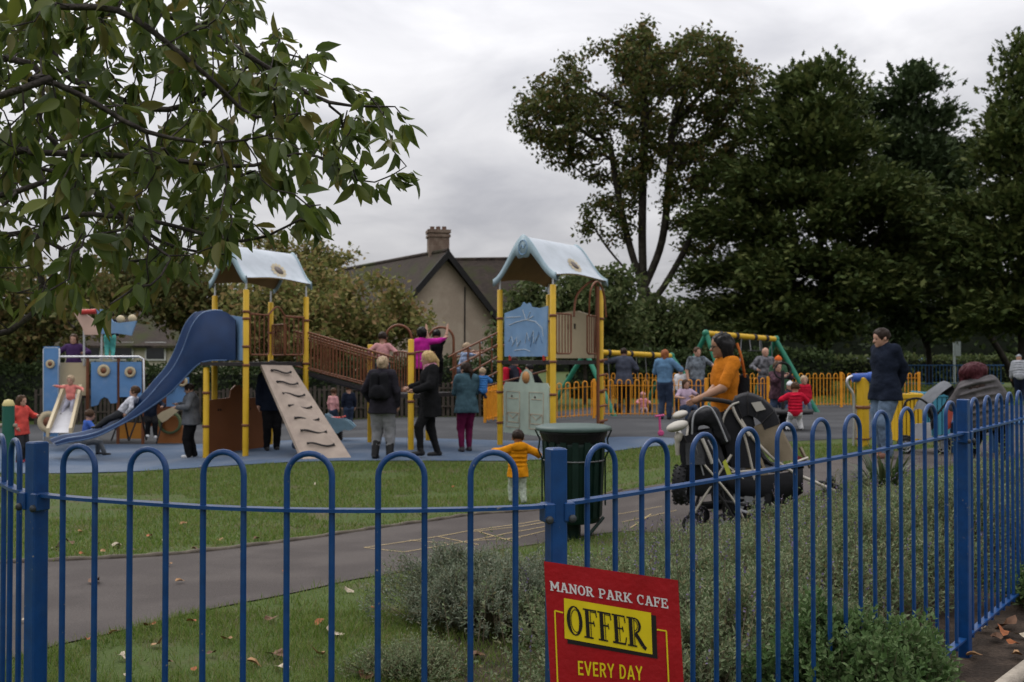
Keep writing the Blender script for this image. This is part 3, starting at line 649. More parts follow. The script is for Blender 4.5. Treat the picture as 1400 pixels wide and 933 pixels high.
# navy slide from the left tower, running down to the left
def SPX(px, py, off, d0=17.3): return P(px, py, d0 + off)
near_up = [(322,438),(310,428),(298,425),(285,426),(274,431),(262,447),(250,478),(237,503),(221,522),(204,542),(186,559),(168,574),(150,584),(132,592),(112,597),(92,600),(74,606)]
near_lo = [(322,493),(310,493),(298,493),(285,494),(274,497),(262,507),(247,523),(233,537),(216,550),(200,561),(182,572),(165,581),(150,589),(132,597),(112,602),(94,605),(77,609)]
up = bez([P(x, y, 17.25+.02*i) for i, (x, y) in enumerate(near_up)], 4); lo = bez([P(x, y, 17.25+.02*i) for i, (x, y) in enumerate(near_lo)], 4)
W_ = .52; nU = len(up)
bed = [lo[i].lerp(up[i], .12 if i < 16 else .2) for i in range(nU)]
WV = Vector((-.26, .44, .02)); far_up = [p + WV for p in up]; far_lo = [p + WV for p in bed]
# chute: outer near wall, bed, far wall as one bent sheet with thickness
rows = []
for i in range(nU):
    t = i/(nU-1); fu = far_up[i] if i > 15 else far_up[i] + Vector((-.02, 0, 0))
    rows.append([lo[i], up[i], up[i]+Vector((0,.045,0)), bed[i]+Vector((0,.06,0)), bed[i]+WV*.5+UP*-.02, far_lo[i]+Vector((0,-.06,0)), fu+Vector((0,-.045,0)), fu, lo[i]+WV, lo[i]])
sl = thing_part('slide', MB().strip(rows), M_slide)
MB().tube([p + Vector((0,.02,.0)) for p in up[6:]], .020, 7).build('slide_rim', M_sliderim, sl); MB().tube([p + Vector((0,-.02,0)) for p in far_up[14:]], .020, 7).build('slide_rim', M_sliderim, sl)
MB().tube([p + Vector((0,.0,.0)) for p in lo[4:]], .014, 7).build('slide_rim', M_sliderim, sl)
MB().strip([[up[0], lo[0]], [up[0]+WV, lo[0]+WV]]).build('slide_hood', M_slide, sl)
# ---- bridge down to the middle platform
MF, MBK, MB2 = (-1.755, 17.3), (-2.69, 18.9), (-1.62, 19.3)
fpost(*MF, 1.93, clamps=(.85, 1.68)); fpost(*MBK, 1.86, clamps=(.85,)); fpost(*MB2, 1.5)
def bridge_side(pA, pB, topA, topB, botA, botB, n, name='bridge_railing'):
    h = MB().tube([pA + UP*topA, pB + UP*topB], .02, 8); o = thing_part(name, h, M_brn)
    MB().tube([pA + UP*(botA+.05), pB + UP*(botB+.05)], .016, 7).build('lower_rail', M_brn, o)
    MB().tube([pA + UP*(topA-.10), pB + UP*(topB-.10)], .014, 7).build('middle_rail', M_brn, o)
    for i in range(n):
        t = (i+.5)/n; q = pA.lerp(pB, t); MB().tube([q+UP*(botA+(botB-botA)*t+.05), q+UP*(topA+(topB-topA)*t)], .012, 6).build('bar', M_brn, o)
br0, br1 = Vector((*LB,0)), Vector((-2.12,17.75,0)); bk0, bk1 = Vector((-4.2,19.3,0)), Vector((-2.6,18.8,0))
bridge_side(br0, br1, 2.09, 1.62, 1.38, .99, 26); bridge_side(bk0, bk1, 2.12, 1.66, 1.40, 1.0, 22)
thing_part('bridge_deck', MB().hexa([br0+UP*1.30, br1+UP*.88, bk1+UP*.90, bk0+UP*1.32, br0+UP*1.37, br1+UP*.96, bk1+UP*.97, bk0+UP*1.39]), M_deck)
deck([(-2.12,17.75), (-1.70,17.25), (-1.0,18.6), (-2.6,19.0)], .97)
# rounded railings of the middle platform, and its two arches
bars_panel((-2.10,17.72), (-1.83,17.42), 1.02, 1.70, 4, top_arch=.02); bars_panel((-1.69,17.34), (-1.38,17.7), 1.02, 1.70, 4, top_arch=.02)
def arch(px, d, hw, ztop, zbot):
    c = P(px, 450, d); rr = hw; pts = [(c.x-rr, d, zbot)] + [(c.x - rr*math.cos(PI*i/12), d, ztop-rr+rr*math.sin(PI*i/12)) for i in range(13)] + [(c.x+rr, d, zbot)]
    thing_part('arch', MB().tube(pts, .024, 8), M_brn)
arch(545, 18.9, .245, 2.23, .98); arch(603, 18.6, .235, 2.18, .98)
# ---- sloping rope-and-tube climb up to the right tower
M_ball = mat('grey_rope_clip', (.35,.36,.38), .5, .1, 20)
for ay, off in ((0, 0), (0.9, 1)):
    for q, (l_, r_) in enumerate((((-1.15,17.95,1.62),(-.24,18.3,2.08)), ((-1.12,17.95,1.38),(-.24,18.3,1.86)), ((-1.1,17.95,1.14),(-.24,18.3,1.64)), ((-1.05,17.95,.95),(-.24,18.3,1.36)))):
        if off and q in (1, 2): continue
        a = Vector(l_) + Vector((.1*off, ay, 0)); b = Vector(r_) + Vector((.95*off, ay+.5*off, 0))
        o = thing_part('climbing_rail', MB().tube([a, b], .019, 7), M_brn)
        if not off:
            for k in range(4): MB().ball(a.lerp(b, .2+.22*k) - UP*.03, .022, 8, 6).build('clip', M_ball, o)
for i in range(4):
    t = (i+.4)/4; a = Vector((-1.1,17.95,.98)).lerp(Vector((-.24,18.3,1.4)), t); b = a + UP*.68
    thing_part('upright', MB().tube([a, b], .016, 6), M_brn)
# ================================================================== small play unit on the left
uy = 21.2
tu = thing('toddler_play_unit', (P(130,600,uy).x, uy, gz(P(130,600,uy).x, uy)), 'small blue toddler play unit with round portholes, short steel slide and bird-shaped topper', 'play unit')
def UP_(px, py, d=uy): return P(px, py, d)
def upanel(poly, name, m, d=uy, th=.04, par=None):
    pts = [P(x, y, d) for x, y in poly]
    return MB().prism([(p.x, p.z) for p in pts], (0, d, 0), (1,0,0), (0,0,1), th).build(name, m, par or tu)
def porthole(px, py, rpx, par, d=uy, rings=2):
    c = P(px, py, d); r = rpx/S(d)
    MB().lathe([(r,0),(r,.02),(r*.45,.02),(r*.45,0)], c + Vector((0,-.02,0)), 20, (0,-1,0), cap=False).build('porthole', M_cream, par)
    MB().lathe([(r*.45,0),(r*.45,.025),(.001,.028)], c + Vector((0,-.02,0)), 16, (0,-1,0), cap=False).build('porthole_centre', M_brn, par)
p1 = upanel([(60,597),(60,474),(81,474),(81,597)], 'tall_panel', M_bpan2, uy-.5); porthole(69.5,498,6,p1,uy-.52); porthole(67,577,15,p1,uy-.52)
p2 = upanel([(125,556),(125,495),(160,495),(160,551),(152,552),(148,545),(143,543),(138,546),(134,554)], 'porthole_panel', M_bpan2, uy-.45); porthole(142.5,507,8.5,p2,uy-.47)
p3 = upanel([(164,543),(164,495),(194,495),(194,543)], 'porthole_panel', M_bpan2, uy-.45); porthole(178.7,509,7.5,p3,uy-.47)
upanel([(80,541),(80,496),(118,496),(118,541)], 'back_panel', M_cream, uy-.3)
p4 = upanel([(228,556),(228,520),(258,516),(258,556)], 'porthole_panel', M_bpan2, uy+.2); porthole(234,531,5,p4,uy+.17); porthole(250,522,7,p4,uy+.17)
tr = MB(); tr.tube([P(80,602,uy-.5), P(80,492,uy-.5), P(82,488,uy-.5), P(190,488,uy-.45), P(196,491,uy-.45), P(197,545,uy-.45)], .022, 8); tr.build('top_rail', M_steel, tu)
MB().tube([P(60,602,uy-.5), P(60,478,uy-.5), P(62,475.5,uy-.5), P(79,475.5,uy-.5), P(81,478,uy-.5), P(81,500,uy-.5)], .022, 8).build('top_rail', M_steel, tu)
for px in (120, 162, 196): MB().tube([P(px,490,uy-.4), (P(px,490,uy-.4).x, uy-.4, gz(-8,uy))], .035, 8).build('post', M_brn, tu)
for px, tp in ((115,440),(139,440)): MB().tube([P(px,tp,uy-.35), P(px,500,uy-.35)], .025, 8).build('post', M_steel, tu)
MB().hexa([P(84,541,uy-.3)-UP*.06, P(200,541,uy-.3)-UP*.06, P(200,541,uy+1)-UP*.06, P(84,541,uy+1)-UP*.06, P(84,541,uy-.3), P(200,541,uy-.3), P(200,541,uy+1), P(84,541,uy+1)]).build('deck', M_deck, tu)
ss = MB(); Ta, Tb, Ba, Bb = P(87,539,uy-.5), P(110,539,uy-.5), P(65,594,uy-2.0), P(96,594,uy-2.0)
ss.strip([[Ta,Tb],[Ta.lerp(Ba,.85),Tb.lerp(Bb,.85)],[Ba-UP*-.03,Bb-UP*-.03]])
st_ = ss.build('steel_slide', mat('bright_steel', (.36,.36,.38), .55, .06, 12, metal=.2), tu)
for a, b in ((Ta,Ba),(Tb,Bb)):
    MB().hexa([a-Vector((.03,0,.05)), a+Vector((.03,0,-.05)), b+Vector((.03,0,-.05)), b-Vector((.03,0,.05)), a+Vector((-.03,0,.2)), a+Vector((.03,0,.2)), b+Vector((.03,0,.12)), b+Vector((-.03,0,.12))]).build('slide_side', M_cream, st_)
upanel([(131,422),(142,424),(155,440),(162,442),(187,439),(180,459),(160,456),(139,457),(138,440)], 'bird_topper', M_bpan, uy-.4, .05)
upanel([(102,428),(111,425),(131,439),(138,446),(138,458),(116,458),(113,448)], 'bird_topper', mat('salmon_panel', (.50,.34,.27), .55, .1, 4), uy-.42, .05)
MB().tube([P(110,427,uy-.45), P(131,426,uy-.45)], .055, 10).build('roller', M_red, tu)
for px in (165, 181): MB().ball(P(px, 437 if px == 165 else 436, uy-.2), .09, 10, 8).build('topper_ball', M_cream, tu)
M_orng = mat('orange_panel', (.52,.22,.035), .5, .12, 4); M_orbr = mat('orange_brown_panel', (.32,.12,.035), .5, .12, 4)
upanel([(160,600),(160,578),(194,578),(194,600)], 'base_panel', M_orng, uy+.1)
pt = upanel([(214,606),(216,582),(226,569),(244,569),(250,582),(249,606)], 'tunnel_panel', M_orbr, uy-.3); c = P(233,578,uy-.36)
MB().lathe([(.19,0),(.24,.0),(.24,.05),(.19,.05)], c, 20, (0,-1,0), cap=False).build('tunnel_ring', mat('dull_green_ring', (.10,.13,.06), .6, .1, 8), pt)
upanel([(214,569),(222,563),(240,555),(246,560),(228,575),(222,578)], 'slanted_panel', M_cream, uy-.5)
upanel([(206,583),(200,560),(204,525),(240,520),(240,560),(214,583)], 'back_panel', M_brn, uy+.6)
for a, b in (((152,603),(168,560)),((168,560),(176,603)),((176,603),(192,560)),((192,560),(200,602)),((152,575),(196,578)),((200,602),(210,545)),((214,606),(224,570))):
    MB().tube([P(*a,uy-.6), P(*b,uy-.3)], .018, 6).build('rope', M_hold, tu)
upanel([(168,548),(168,544),(204,542),(204,560),(168,562)], 'bench_panel', M_deck, uy-.2)
# ---- green post with a pale ball cap at the left edge
gp = G(11, 634); gp = P(11, 628, 15.2); 
po = thing('ball_capped_post', (gp.x, gp.y, gz(gp.x, gp.y)), 'thick green post with pale yellow ball cap and wooden collar at the left edge', 'post')
h = CAM_Z - (555-HORIZON)/S(gp.y) - po.location.z
MB().lathe([(.088,-.05),(.088,h)], po.location, 16).build('shaft', mat('bottle_green_paint', (.02,.10,.075), .4, .1, 6), po)
MB().lathe([(.088,h),(.088,h+.02),(.06,h+.085),(.001,h+.10)], po.location, 16, cap=False).build('ball_cap', mat('pale_yellow_cap', (.50,.42,.18), .5, .1, 6), po)
MB().tube([po.location+UP*(h-.30)+Vector((-.25,0,.0)), po.location+UP*(h-.30)+Vector((.13,-.0,0))], .03, 8).build('crossbar', M_ramp, po)
# ================================================================== vegetation
def unit(v): return v / (np.linalg.norm(v, axis=-1, keepdims=True) + 1e-9)
DIAMOND = (np.array([[0,0,0],[.5,.42,.06],[0,1,0],[-.5,.42,.06]], float), np.array([[0,1,2],[0,2,3]]))
OVAL = (np.array([[0,0,0],[.36,.28,.05],[.44,.58,.06],[0,1,-.05],[-.44,.58,.06],[-.36,.28,.05]], float), np.array([[0,1,2],[0,2,3],[0,3,4],[0,4,5]]))
SPRAY = (np.array([[0,0,0],[.22,.25,.02],[.5,.30,-.05],[.2,.48,0],[.42,.62,-.08],[.12,.7,-.02],[0,1,-.12],[-.12,.7,-.02],[-.42,.62,-.08],[-.2,.48,0],[-.5,.30,-.05],[-.22,.25,.02]], float),
         np.array([[0,1,11],[1,2,3],[1,3,9],[1,9,11],[9,10,11],[3,4,5],[3,5,7],[3,7,9],[7,8,9],[5,6,7]]))
CHERRY = (np.array([[0,0,0],[0,.25,-.015],[0,.5,-.035],[0,.78,-.07],[0,1,-.13],
                    [.20,.14,.05],[.30,.36,.07],[.27,.60,.045],[.12,.83,-.03],
                    [-.20,.14,.05],[-.30,.36,.07],[-.27,.60,.045],[-.12,.83,-.03]], float),
          np.array([[0,5,1],[5,6,1],[1,6,2],[6,7,2],[2,7,3],[7,8,3],[3,8,4],[0,1,9],[9,1,10],[1,2,10],[10,2,11],[2,3,11],[11,3,12],[3,4,12]]))
def leaf_arrays(C, D, Nn, L_, Wd_, tmpl):
    """C centres (n,3) leaf bases; D leaf direction; Nn rough normal; sizes"""
    T, F = tmpl; n = len(C); D = unit(D); X_ = unit(np.cross(D, Nn)); Z_ = np.cross(X_, D)
    L_ = np.broadcast_to(L_, (n,)); Wd_ = np.broadcast_to(Wd_, (n,))
    V = (C[:,None,:] + X_[:,None,:]*(T[None,:,0:1]*Wd_[:,None,None]) + D[:,None,:]*(T[None,:,1:2]*L_[:,None,None]) + Z_[:,None,:]*(T[None,:,2:3]*L_[:,None,None]))
    Fa = F[None] + (np.arange(n)*len(T))[:,None,None]
    return V.reshape(-1,3), Fa.reshape(-1,3)
def rnd_dir(n, down=0.0, up=0.0):
    v = RNG.normal(size=(n,3)); v = unit(v); v[:,2] += up-down; return unit(v)
def colonize(paths, A, step, kill, infl, iters=160, jitter=.15, droop=0.0):
    Nd, Pr = [], []
    for path in paths:                     # each path: list of Vectors; first may join an existing node
        prev = -1
        if Nd:
            d0 = [ (Vector(path[0])-Vector(q)).length for q in Nd ]; j = int(np.argmin(d0)); prev = j if d0[j] < step*1.5 else -1
        pp = bez(path, 6); acc = [pp[0]]
        for p in pp[1:]:
            if (p-acc[-1]).length >= step*.8: acc.append(p)
        for p in acc:
            Nd.append(tuple(p)); Pr.append(prev); prev = len(Nd)-1
    Nd = np.array(Nd, float); Pr = list(Pr); A = np.array(A, float)
    d = np.linalg.norm(A[:,None]-Nd[None], axis=2); bi = d.argmin(1); bd = d.min(1); alive = np.ones(len(A), bool)
    for it in range(iters):
        act = alive & (bd < infl)
        if not act.any(): break
        ids = bi[act]; dirs = unit(A[act]-Nd[ids]); acc = np.zeros((len(Nd),3)); cnt = np.zeros(len(Nd)); np.add.at(acc, ids, dirs); np.add.at(cnt, ids, 1)
        k = np.nonzero(cnt)[0]; g = unit(acc[k] + RNG.normal(size=(len(k),3))*jitter*cnt[k][:,None]); g[:,2] -= droop; new = Nd[k] + unit(g)*step
        b0 = len(Nd); Nd = np.vstack([Nd, new]); Pr += list(k)
        d = np.linalg.norm(A[:,None]-new[None], axis=2); m = d.min(1); j = d.argmin(1); up_ = m < bd; bi[up_] = b0 + j[up_]; bd = np.minimum(bd, m)
        alive &= bd > kill
        if len(Nd) > 9000: break
    return Nd, np.array(Pr)
def radii(Nd, Pr, r0, p=2.3, rmax=None):
    r = np.zeros(len(Nd)); ch = np.zeros(len(Nd), int); np.add.at(ch, Pr[Pr >= 0], 1)
    s = np.where(ch == 0, r0**p, 0.0)
    for i in range(len(Nd)-1, -1, -1):
        if Pr[i] >= 0: s[Pr[i]] += s[i]
    r = s**(1/p)
    return np.minimum(r, rmax) if rmax else r
def branch_mesh(Nd, Pr, r, n=6, rmin=0.0):
    """tubes along chains; returns an MB"""
    kids = {}
    for i, p in enumerate(Pr): kids.setdefault(int(p), []).append(i)
    mb = MB(); stack = [(i, None) for i in kids.get(-1, [])]
    while stack:
        i, par = stack.pop(); chain = [i] if par is None else [par, i]
        while True:
            k = kids.get(chain[-1], [])
            if not k: break
            k = sorted(k, key=lambda q: -r[q]); stack += [(q, chain[-1]) for q in k[1:]]; chain.append(k[0])
        rr = [float(r[q]) for q in chain]
        if par is not None: rr[0] = min(rr[0], rr[1]*1.15)
        if max(rr) < rmin: continue
        nn_ = n if max(rr) > .02 else max(4, n-2)
        mb.tube([Nd[q] for q in chain], rr, nn_)
    return mb
def env_points(ells, n, noise_s=0.0, thr=0.0, shell=0.0):
    """random points in a union of ellipsoids, thinned by noise so that gaps stay open"""
    vol = np.array([e[1][0]*e[1][1]*e[1][2] for e in ells]); pr = vol/vol.sum(); out = []
    while len(out) < n:
        e = ells[RNG.choice(len(ells), p=pr)]; v = unit(RNG.normal(size=3)) * max(RNG.random()**(1/3), shell*RNG.random()**.3); p = np.array(e[0]) + v*np.array(e[1])
        if noise_s and mnoise.noise(Vector(p)*noise_s) < thr: continue
        out.append(p)
    return np.array(out)
def pell(px, py, rx, ry, d, depth=1.0): # ellipsoid from pixel centre and pixel radii at a distance
    s = S(d); c = P(px, py, d); return ((c.x, c.y, c.z), (rx/s, depth*rx/s, ry/s))
M_bark = mat2('bark', (.032, .027, .022), (.055, .048, .038), 4, fscale=25, bump=.9, bscale=14)
M_bark2 = mat2('dark_bark', (.020, .017, .014), (.034, .029, .024), 4, fscale=25, bump=.9, bscale=14)
LEAFM = {
 'sycamore': leaf_mat('sycamore_leaf', [(.044,.066,.018),(.064,.086,.022),(.082,.096,.026),(.100,.096,.028),(.130,.084,.030)], .65, .30),
 'yew': leaf_mat('yew_leaf', [(.036,.054,.016),(.056,.080,.023),(.082,.106,.031),(.115,.128,.040)], .7, .18),
 'bluish': leaf_mat('bluish_leaf', [(.036,.056,.024),(.054,.080,.034),(.078,.104,.046)], .7, .10),
 'autumn': leaf_mat('autumn_leaf', [(.090,.108,.030),(.130,.142,.040),(.18,.175,.055),(.235,.20,.068),(.28,.175,.085)], .65, .3),
 'green': leaf_mat('green_leaf', [(.045,.068,.022),(.065,.090,.030),(.090,.115,.042),(.12,.13,.052)], .65, .25),
 'rusty': leaf_mat('rusty_leaf', [(.070,.084,.025),(.100,.110,.034),(.135,.128,.042),(.165,.105,.044)], .65, .25),
 'hedge': leaf_mat('hedge_leaf', [(.022,.036,.013),(.036,.054,.018),(.054,.076,.026)], .65, .12),
}
def tree(name, label, base_px, d, ells, n_attr, leafm, leaf, n_leaf, paths, step=.5, kill=.9, infl=4.0, r0=.02, rmax=.4, tmpl=OVAL, droop=.3, thr=-.1, noise_s=.5, group=None, bark=M_bark, spread=.5, up=0.0, extra=0, rmin=0.012, flat=.0, cat='tree', tipf=3.2):
    gx = P(base_px, HORIZON, d).x; base = Vector((gx, d, gz(gx, d)))
    A = env_points(ells, n_attr, noise_s, thr)
    Nd, Pr = colonize([[base + Vector((0,0,-.3))] + p if i == 0 else p for i, p in enumerate(paths)], A, step, kill, infl)
    r = radii(Nd, Pr, r0, 2.25, rmax)
    t = thing(name, base, label, cat, group)
    big = branch_mesh(Nd, Pr, r, 8, rmin)
    big.build('trunk', bark, t)
    tips = np.nonzero(r < r0*tipf)[0]
    k = RNG.choice(tips, n_leaf); C = Nd[k] + RNG.normal(size=(n_leaf,3))*spread*np.array([1,1,.75])
    if extra:
        C2 = env_points(ells, extra, noise_s, thr+.05); C = np.vstack([C, C2])
    n = len(C); D = rnd_dir(n, droop, up); sz = leaf*RNG.uniform(.6, 1.35, n); Nn = rnd_dir(n, 0, .8)
    if tmpl is SPRAY:                      # flat boughs, held out and a little drooping
        o_ = unit((C - np.array(tuple(base)))*np.array([1,1,0.12])); D = unit(o_*.9 + RNG.normal(size=(n,3))*.45 + np.array([0,0,.12])); Nn = unit(RNG.normal(size=(n,3))*.38 + np.array([0,0,1.]))
    V, Fa = leaf_arrays(C, D, Nn, sz, sz*RNG.uniform(.55,.8,n), tmpl)
    mesh_np('crown', V, Fa, LEAFM[leafm], t)
    return t
pp = lambda d, *pts: [P(x, y, d) for x, y in pts]
# big sycamore
d = 48
tree('sycamore_tree', 'tall broad sycamore with bare fanning limbs against the cloudy sky, behind the swings', 893, d,
     [pell(900,125,135,88,d), pell(975,180,72,110,d), pell(790,165,88,62,d), pell(850,225,85,65,d), pell(830,300,42,36,d), pell(935,250,85,70,d), pell(990,120,55,45,d), pell(740,165,42,38,d), pell(960,330,40,50,d), pell(800,120,75,45,d), pell(760,140,60,40,d), pell(720,165,26,24,d), pell(1025,110,25,25,d), pell(915,50,40,26,d)],
     2900, 'sycamore', .21, 36000, [pp(d,(894,520),(892,460),(886,420),(880,395)), pp(d,(880,395),(862,340),(846,270),(835,200)), pp(d,(880,395),(905,330),(915,240),(920,160)), pp(d,(886,420),(912,385),(945,320),(965,230)), pp(d,(880,395),(878,320),(880,220),(885,140)), pp(d,(880,395),(835,345),(808,305))],
     step=.48, kill=.62, infl=5, r0=.026, rmax=.42, thr=-.13, noise_s=.36, spread=.24, rmin=.018, tipf=1.6)
# yews
d = 44
tree('yew_tree', 'huge dark yew with drooping sprays and thick trunk, right of the tall sycamore', 1126, d,
     [pell(1115,185,95,100,d), pell(1045,270,85,105,d), pell(1130,300,130,110,d), pell(1010,370,85,70,d), pell(1110,400,150,68,d), pell(1200,330,90,120,d), pell(985,430,60,40,d)] + [pell(x, y, 11, 30, d, 2) for x, y in ((1075,95),(1102,88),(1132,86),(1158,100),(1048,135),(1022,175),(1180,110),(1005,220))],
     1300, 'yew', .34, 60000, [pp(d,(1126,520),(1124,440),(1122,340),(1118,200)), pp(d,(1124,440),(1080,380),(1040,290)), pp(d,(1124,440),(1180,380),(1210,290))],
     step=.6, kill=1.0, infl=6, r0=.03, rmax=.45, tmpl=SPRAY, droop=.25, up=.25, thr=.0, noise_s=.5, spread=np.array([.48,.48,.30]), bark=M_bark2, extra=3000, rmin=.05, tipf=2.4)
d = 40
tree('yew_tree', 'dark yew cut by the right edge of the picture, taller pointed top', 1395, d,
     [pell(1385,170,50,85,d), pell(1400,280,85,110,d), pell(1340,340,70,95,d), pell(1420,390,95,80,d), pell(1480,300,80,130,d), pell(1330,410,65,55,d)] + [pell(x, y, 10, 30, d, 2) for x, y in ((1385,85),(1368,100),(1345,150),(1398,75),(1330,190))],
     900, 'yew', .33, 42000, [pp(d,(1395,530),(1398,440),(1392,300),(1386,180)), pp(d,(1398,440),(1350,380),(1330,320))],
     step=.6, kill=1.0, infl=6, r0=.03, rmax=.35, tmpl=SPRAY, droop=.25, up=.25, thr=.0, noise_s=.5, spread=np.array([.48,.48,.30]), bark=M_bark2, extra=2500, rmin=.05, tipf=2.4)
d = 52
tree('conifer_tree', 'bluish dark conifer rising between the two yews, spiky top', 1250, d,
     [pell(1235,180,62,80,d), pell(1255,280,85,110,d), pell(1250,390,100,85,d), pell(1180,170,45,60,d), pell(1290,220,45,80,d)] + [pell(x, y, 11, 30, d, 2) for x, y in ((1204,105),(1222,120),(1252,103),(1240,125),(1290,150))],
     800, 'bluish', .40, 34000, [pp(d,(1215,530),(1222,430),(1240,280),(1236,170))],
     step=.7, kill=1.1, infl=6, r0=.03, rmax=.3, tmpl=SPRAY, droop=.2, up=.35, thr=-.12, noise_s=.4, spread=np.array([.5,.5,.32]), bark=M_bark2, extra=2500, rmin=.05, tipf=2.4)
# thin leaning stems under the yews
def stem(px0, py0, px1, py1, d, r, label):
    a = G(px0, py0) if d is None else P(px0, py0, d); b = P(px1, py1, a.y); m = a.lerp(b, .5) + Vector((.12, 0, 0)); g = gz(a.x, a.y)
    t = thing('bare_trunk', (a.x, a.y, g), label, 'tree trunk'); 
    MB().tube(bez([(a.x, a.y, g-.1), m, b], 6), [r*(1.25-.5*i/12) for i in range(13)], 8).build('trunk', M_bark2, t)
    MB().tube(bez([m, m.lerp(b,.6)+Vector((-.5,0,.5)), b+Vector((-1.1,0,.4))], 5), [r*.5*(1-.06*i) for i in range(11)], 6).build('limb', M_bark2, t)
stem(1271, 528, 1262, 440, None, .16, 'slim leaning bare tree trunk on the lawn left of the pale signpost')
stem(1392, 530, 1340, 440, None, .17, 'slanting bare tree trunk on the lawn behind the woman in the grey coat')
# trees behind the play area
d = 31
tree('cherry_tree', 'bushy yellowing cherry tree behind the brown bridge, in front of the house', 470, d,
     [pell(470,430,100,60,d), pell(400,410,70,70,d), pell(540,440,62,42,d), pell(360,440,60,70,d), pell(500,400,55,34,d), pell(420,470,120,45,d)],
     900, 'autumn', .17, 17000, [pp(d,(470,545),(468,510),(466,480)), pp(d,(468,510),(420,470),(390,430)), pp(d,(466,490),(520,455),(560,440))],
     step=.3, kill=.5, infl=3, r0=.012, rmax=.13, thr=-.02, noise_s=.8, spread=.24, rmin=.012)
d = 36
tree('cherry_tree', 'taller sparse yellowing tree rising beyond the left tower roof', 400, d,
     [pell(400,370,52,44,d), pell(440,370,52,35,d), pell(350,360,42,40,d), pell(470,350,18,14,d), pell(385,335,25,18,d)],
     500, 'autumn', .17, 5200, [pp(d,(395,545),(398,470),(400,400),(402,360))],
     step=.3, kill=.5, infl=3, r0=.012, rmax=.14, thr=.05, noise_s=.7, spread=.22, rmin=.012)
d = 30
tree('autumn_tree', 'spreading brownish autumn tree with dark stems at far left, beyond the play unit', 48, d,
     [pell(40,395,110,60,d), pell(-60,400,120,80,d), pell(110,430,75,50,d), pell(30,450,90,40,d)],
     900, 'rusty', .18, 13000, [pp(d,(50,570),(48,520),(40,470)), pp(d,(48,520),(20,455),(-10,410)), pp(d,(44,490),(80,440),(120,410))],
     step=.35, kill=.55, infl=3, r0=.014, rmax=.22, thr=-.02, noise_s=.7, spread=.28, rmin=.012)
d = 33
tree('autumn_tree', 'dense olive-green tree behind the navy slide', 250, d,
     [pell(250,405,80,42,d), pell(185,395,60,42,d), pell(310,415,60,60,d), pell(240,375,70,40,d), pell(300,460,40,40,d)],
     800, 'rusty', .18, 12000, [pp(d,(250,560),(250,500),(248,450))],
     step=.35, kill=.55, infl=3, r0=.014, rmax=.18, thr=-.06, noise_s=.7, spread=.28, rmin=.012)
d = 32
tree('leafy_tree', 'mid-green bushy tree directly behind the right tower', 800, d,
     [pell(810,430,58,58,d), pell(745,425,60,42,d), pell(850,400,32,38,d), pell(780,395,40,30,d), pell(720,470,60,30,d), pell(850,460,40,34,d)],
     900, 'green', .17, 15000, [pp(d,(800,560),(800,510),(800,450)), pp(d,(800,500),(750,450))],
     step=.3, kill=.5, infl=3, r0=.012, rmax=.13, thr=-.04, noise_s=.8, spread=.24, rmin=.012)
d = 43
tree('leafy_bush', 'light green bush around the foot of the tall sycamore', 905, d,
     [pell(905,425,42,22,d), pell(870,470,50,45,d), pell(930,460,40,40,d)], 400, 'green', .22, 6500, [pp(d,(900,555),(900,480),(900,440))],
     step=.35, kill=.6, infl=3, r0=.012, rmax=.1, thr=-.08, noise_s=.6, spread=.28, rmin=.012, cat='bush')
# hedges and far masses
def hedge(name, label, plan, h0, h1, thick, n, leaf, leafm, kind=None):
    """leafy box hedge along a plan line"""
    pl = bez([(p[0], p[1], 0) for p in plan], 12); a = pl[len(pl)//2]; L_ = []; cum = [0]
    for p, q in zip(pl[:-1], pl[1:]): cum.append(cum[-1]+(q-p).length)
    s = RNG.random(n)*cum[-1]; i = np.clip(np.searchsorted(cum, s)-1, 0, len(pl)-2)
    f = (s-np.array(cum)[i])/(np.array(cum)[i+1]-np.array(cum)[i]); PL = np.array([tuple(p) for p in pl]); C = PL[i] + (PL[i+1]-PL[i])*f[:,None]
    nrm = unit(np.cross(PL[i+1]-PL[i], np.array([0,0,1.])))
    hh = h1*(1+.10*np.array([mnoise.noise(Vector((q*.7, 3, 1))) for q in s]) + .10*np.array([mnoise.noise(Vector((q*2.3, 1, 1))) for q in s]))
    u = RNG.random(n)*2-1; zz_ = RNG.random(n)**.75; edge = RNG.random(n) < .5
    u = np.where(edge, np.sign(u)*(.75+.3*RNG.random(n)), u); zz_ = np.where(~edge & (RNG.random(n) < .6), .85+.2*RNG.random(n), zz_)
    C = C + nrm*(u*thick/2)[:,None]; C[:,2] = ground(C[:,0], C[:,1]) + h0 + (hh-h0)*zz_
    D = rnd_dir(n, 0, .2); sz = leaf*RNG.uniform(.6,1.4,n); V, Fa = leaf_arrays(C, D, rnd_dir(n,0,.7), sz, sz*.62, OVAL)
    t = thing(name, (a.x, a.y, gz(a.x, a.y)), label, 'hedge' if kind is None else 'trees')
    mesh_np('foliage', V, Fa, LEAFM[leafm], t)
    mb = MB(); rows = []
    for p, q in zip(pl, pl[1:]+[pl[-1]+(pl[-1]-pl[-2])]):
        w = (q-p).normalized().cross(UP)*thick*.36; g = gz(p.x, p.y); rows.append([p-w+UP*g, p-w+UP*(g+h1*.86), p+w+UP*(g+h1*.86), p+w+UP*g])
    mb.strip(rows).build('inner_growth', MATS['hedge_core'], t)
    if kind:
        t['kind'] = kind
        if 'category' in t: del t['category']
    return t
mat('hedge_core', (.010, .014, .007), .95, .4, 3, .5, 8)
hedge('hedge', 'long dark clipped hedge behind the play area, left of the right tower', [(-19,29.5),(-10,28.6),(-4,28.3),(0.6,28.0)], 0, 1.55, 1.1, 16000, .12, 'hedge')
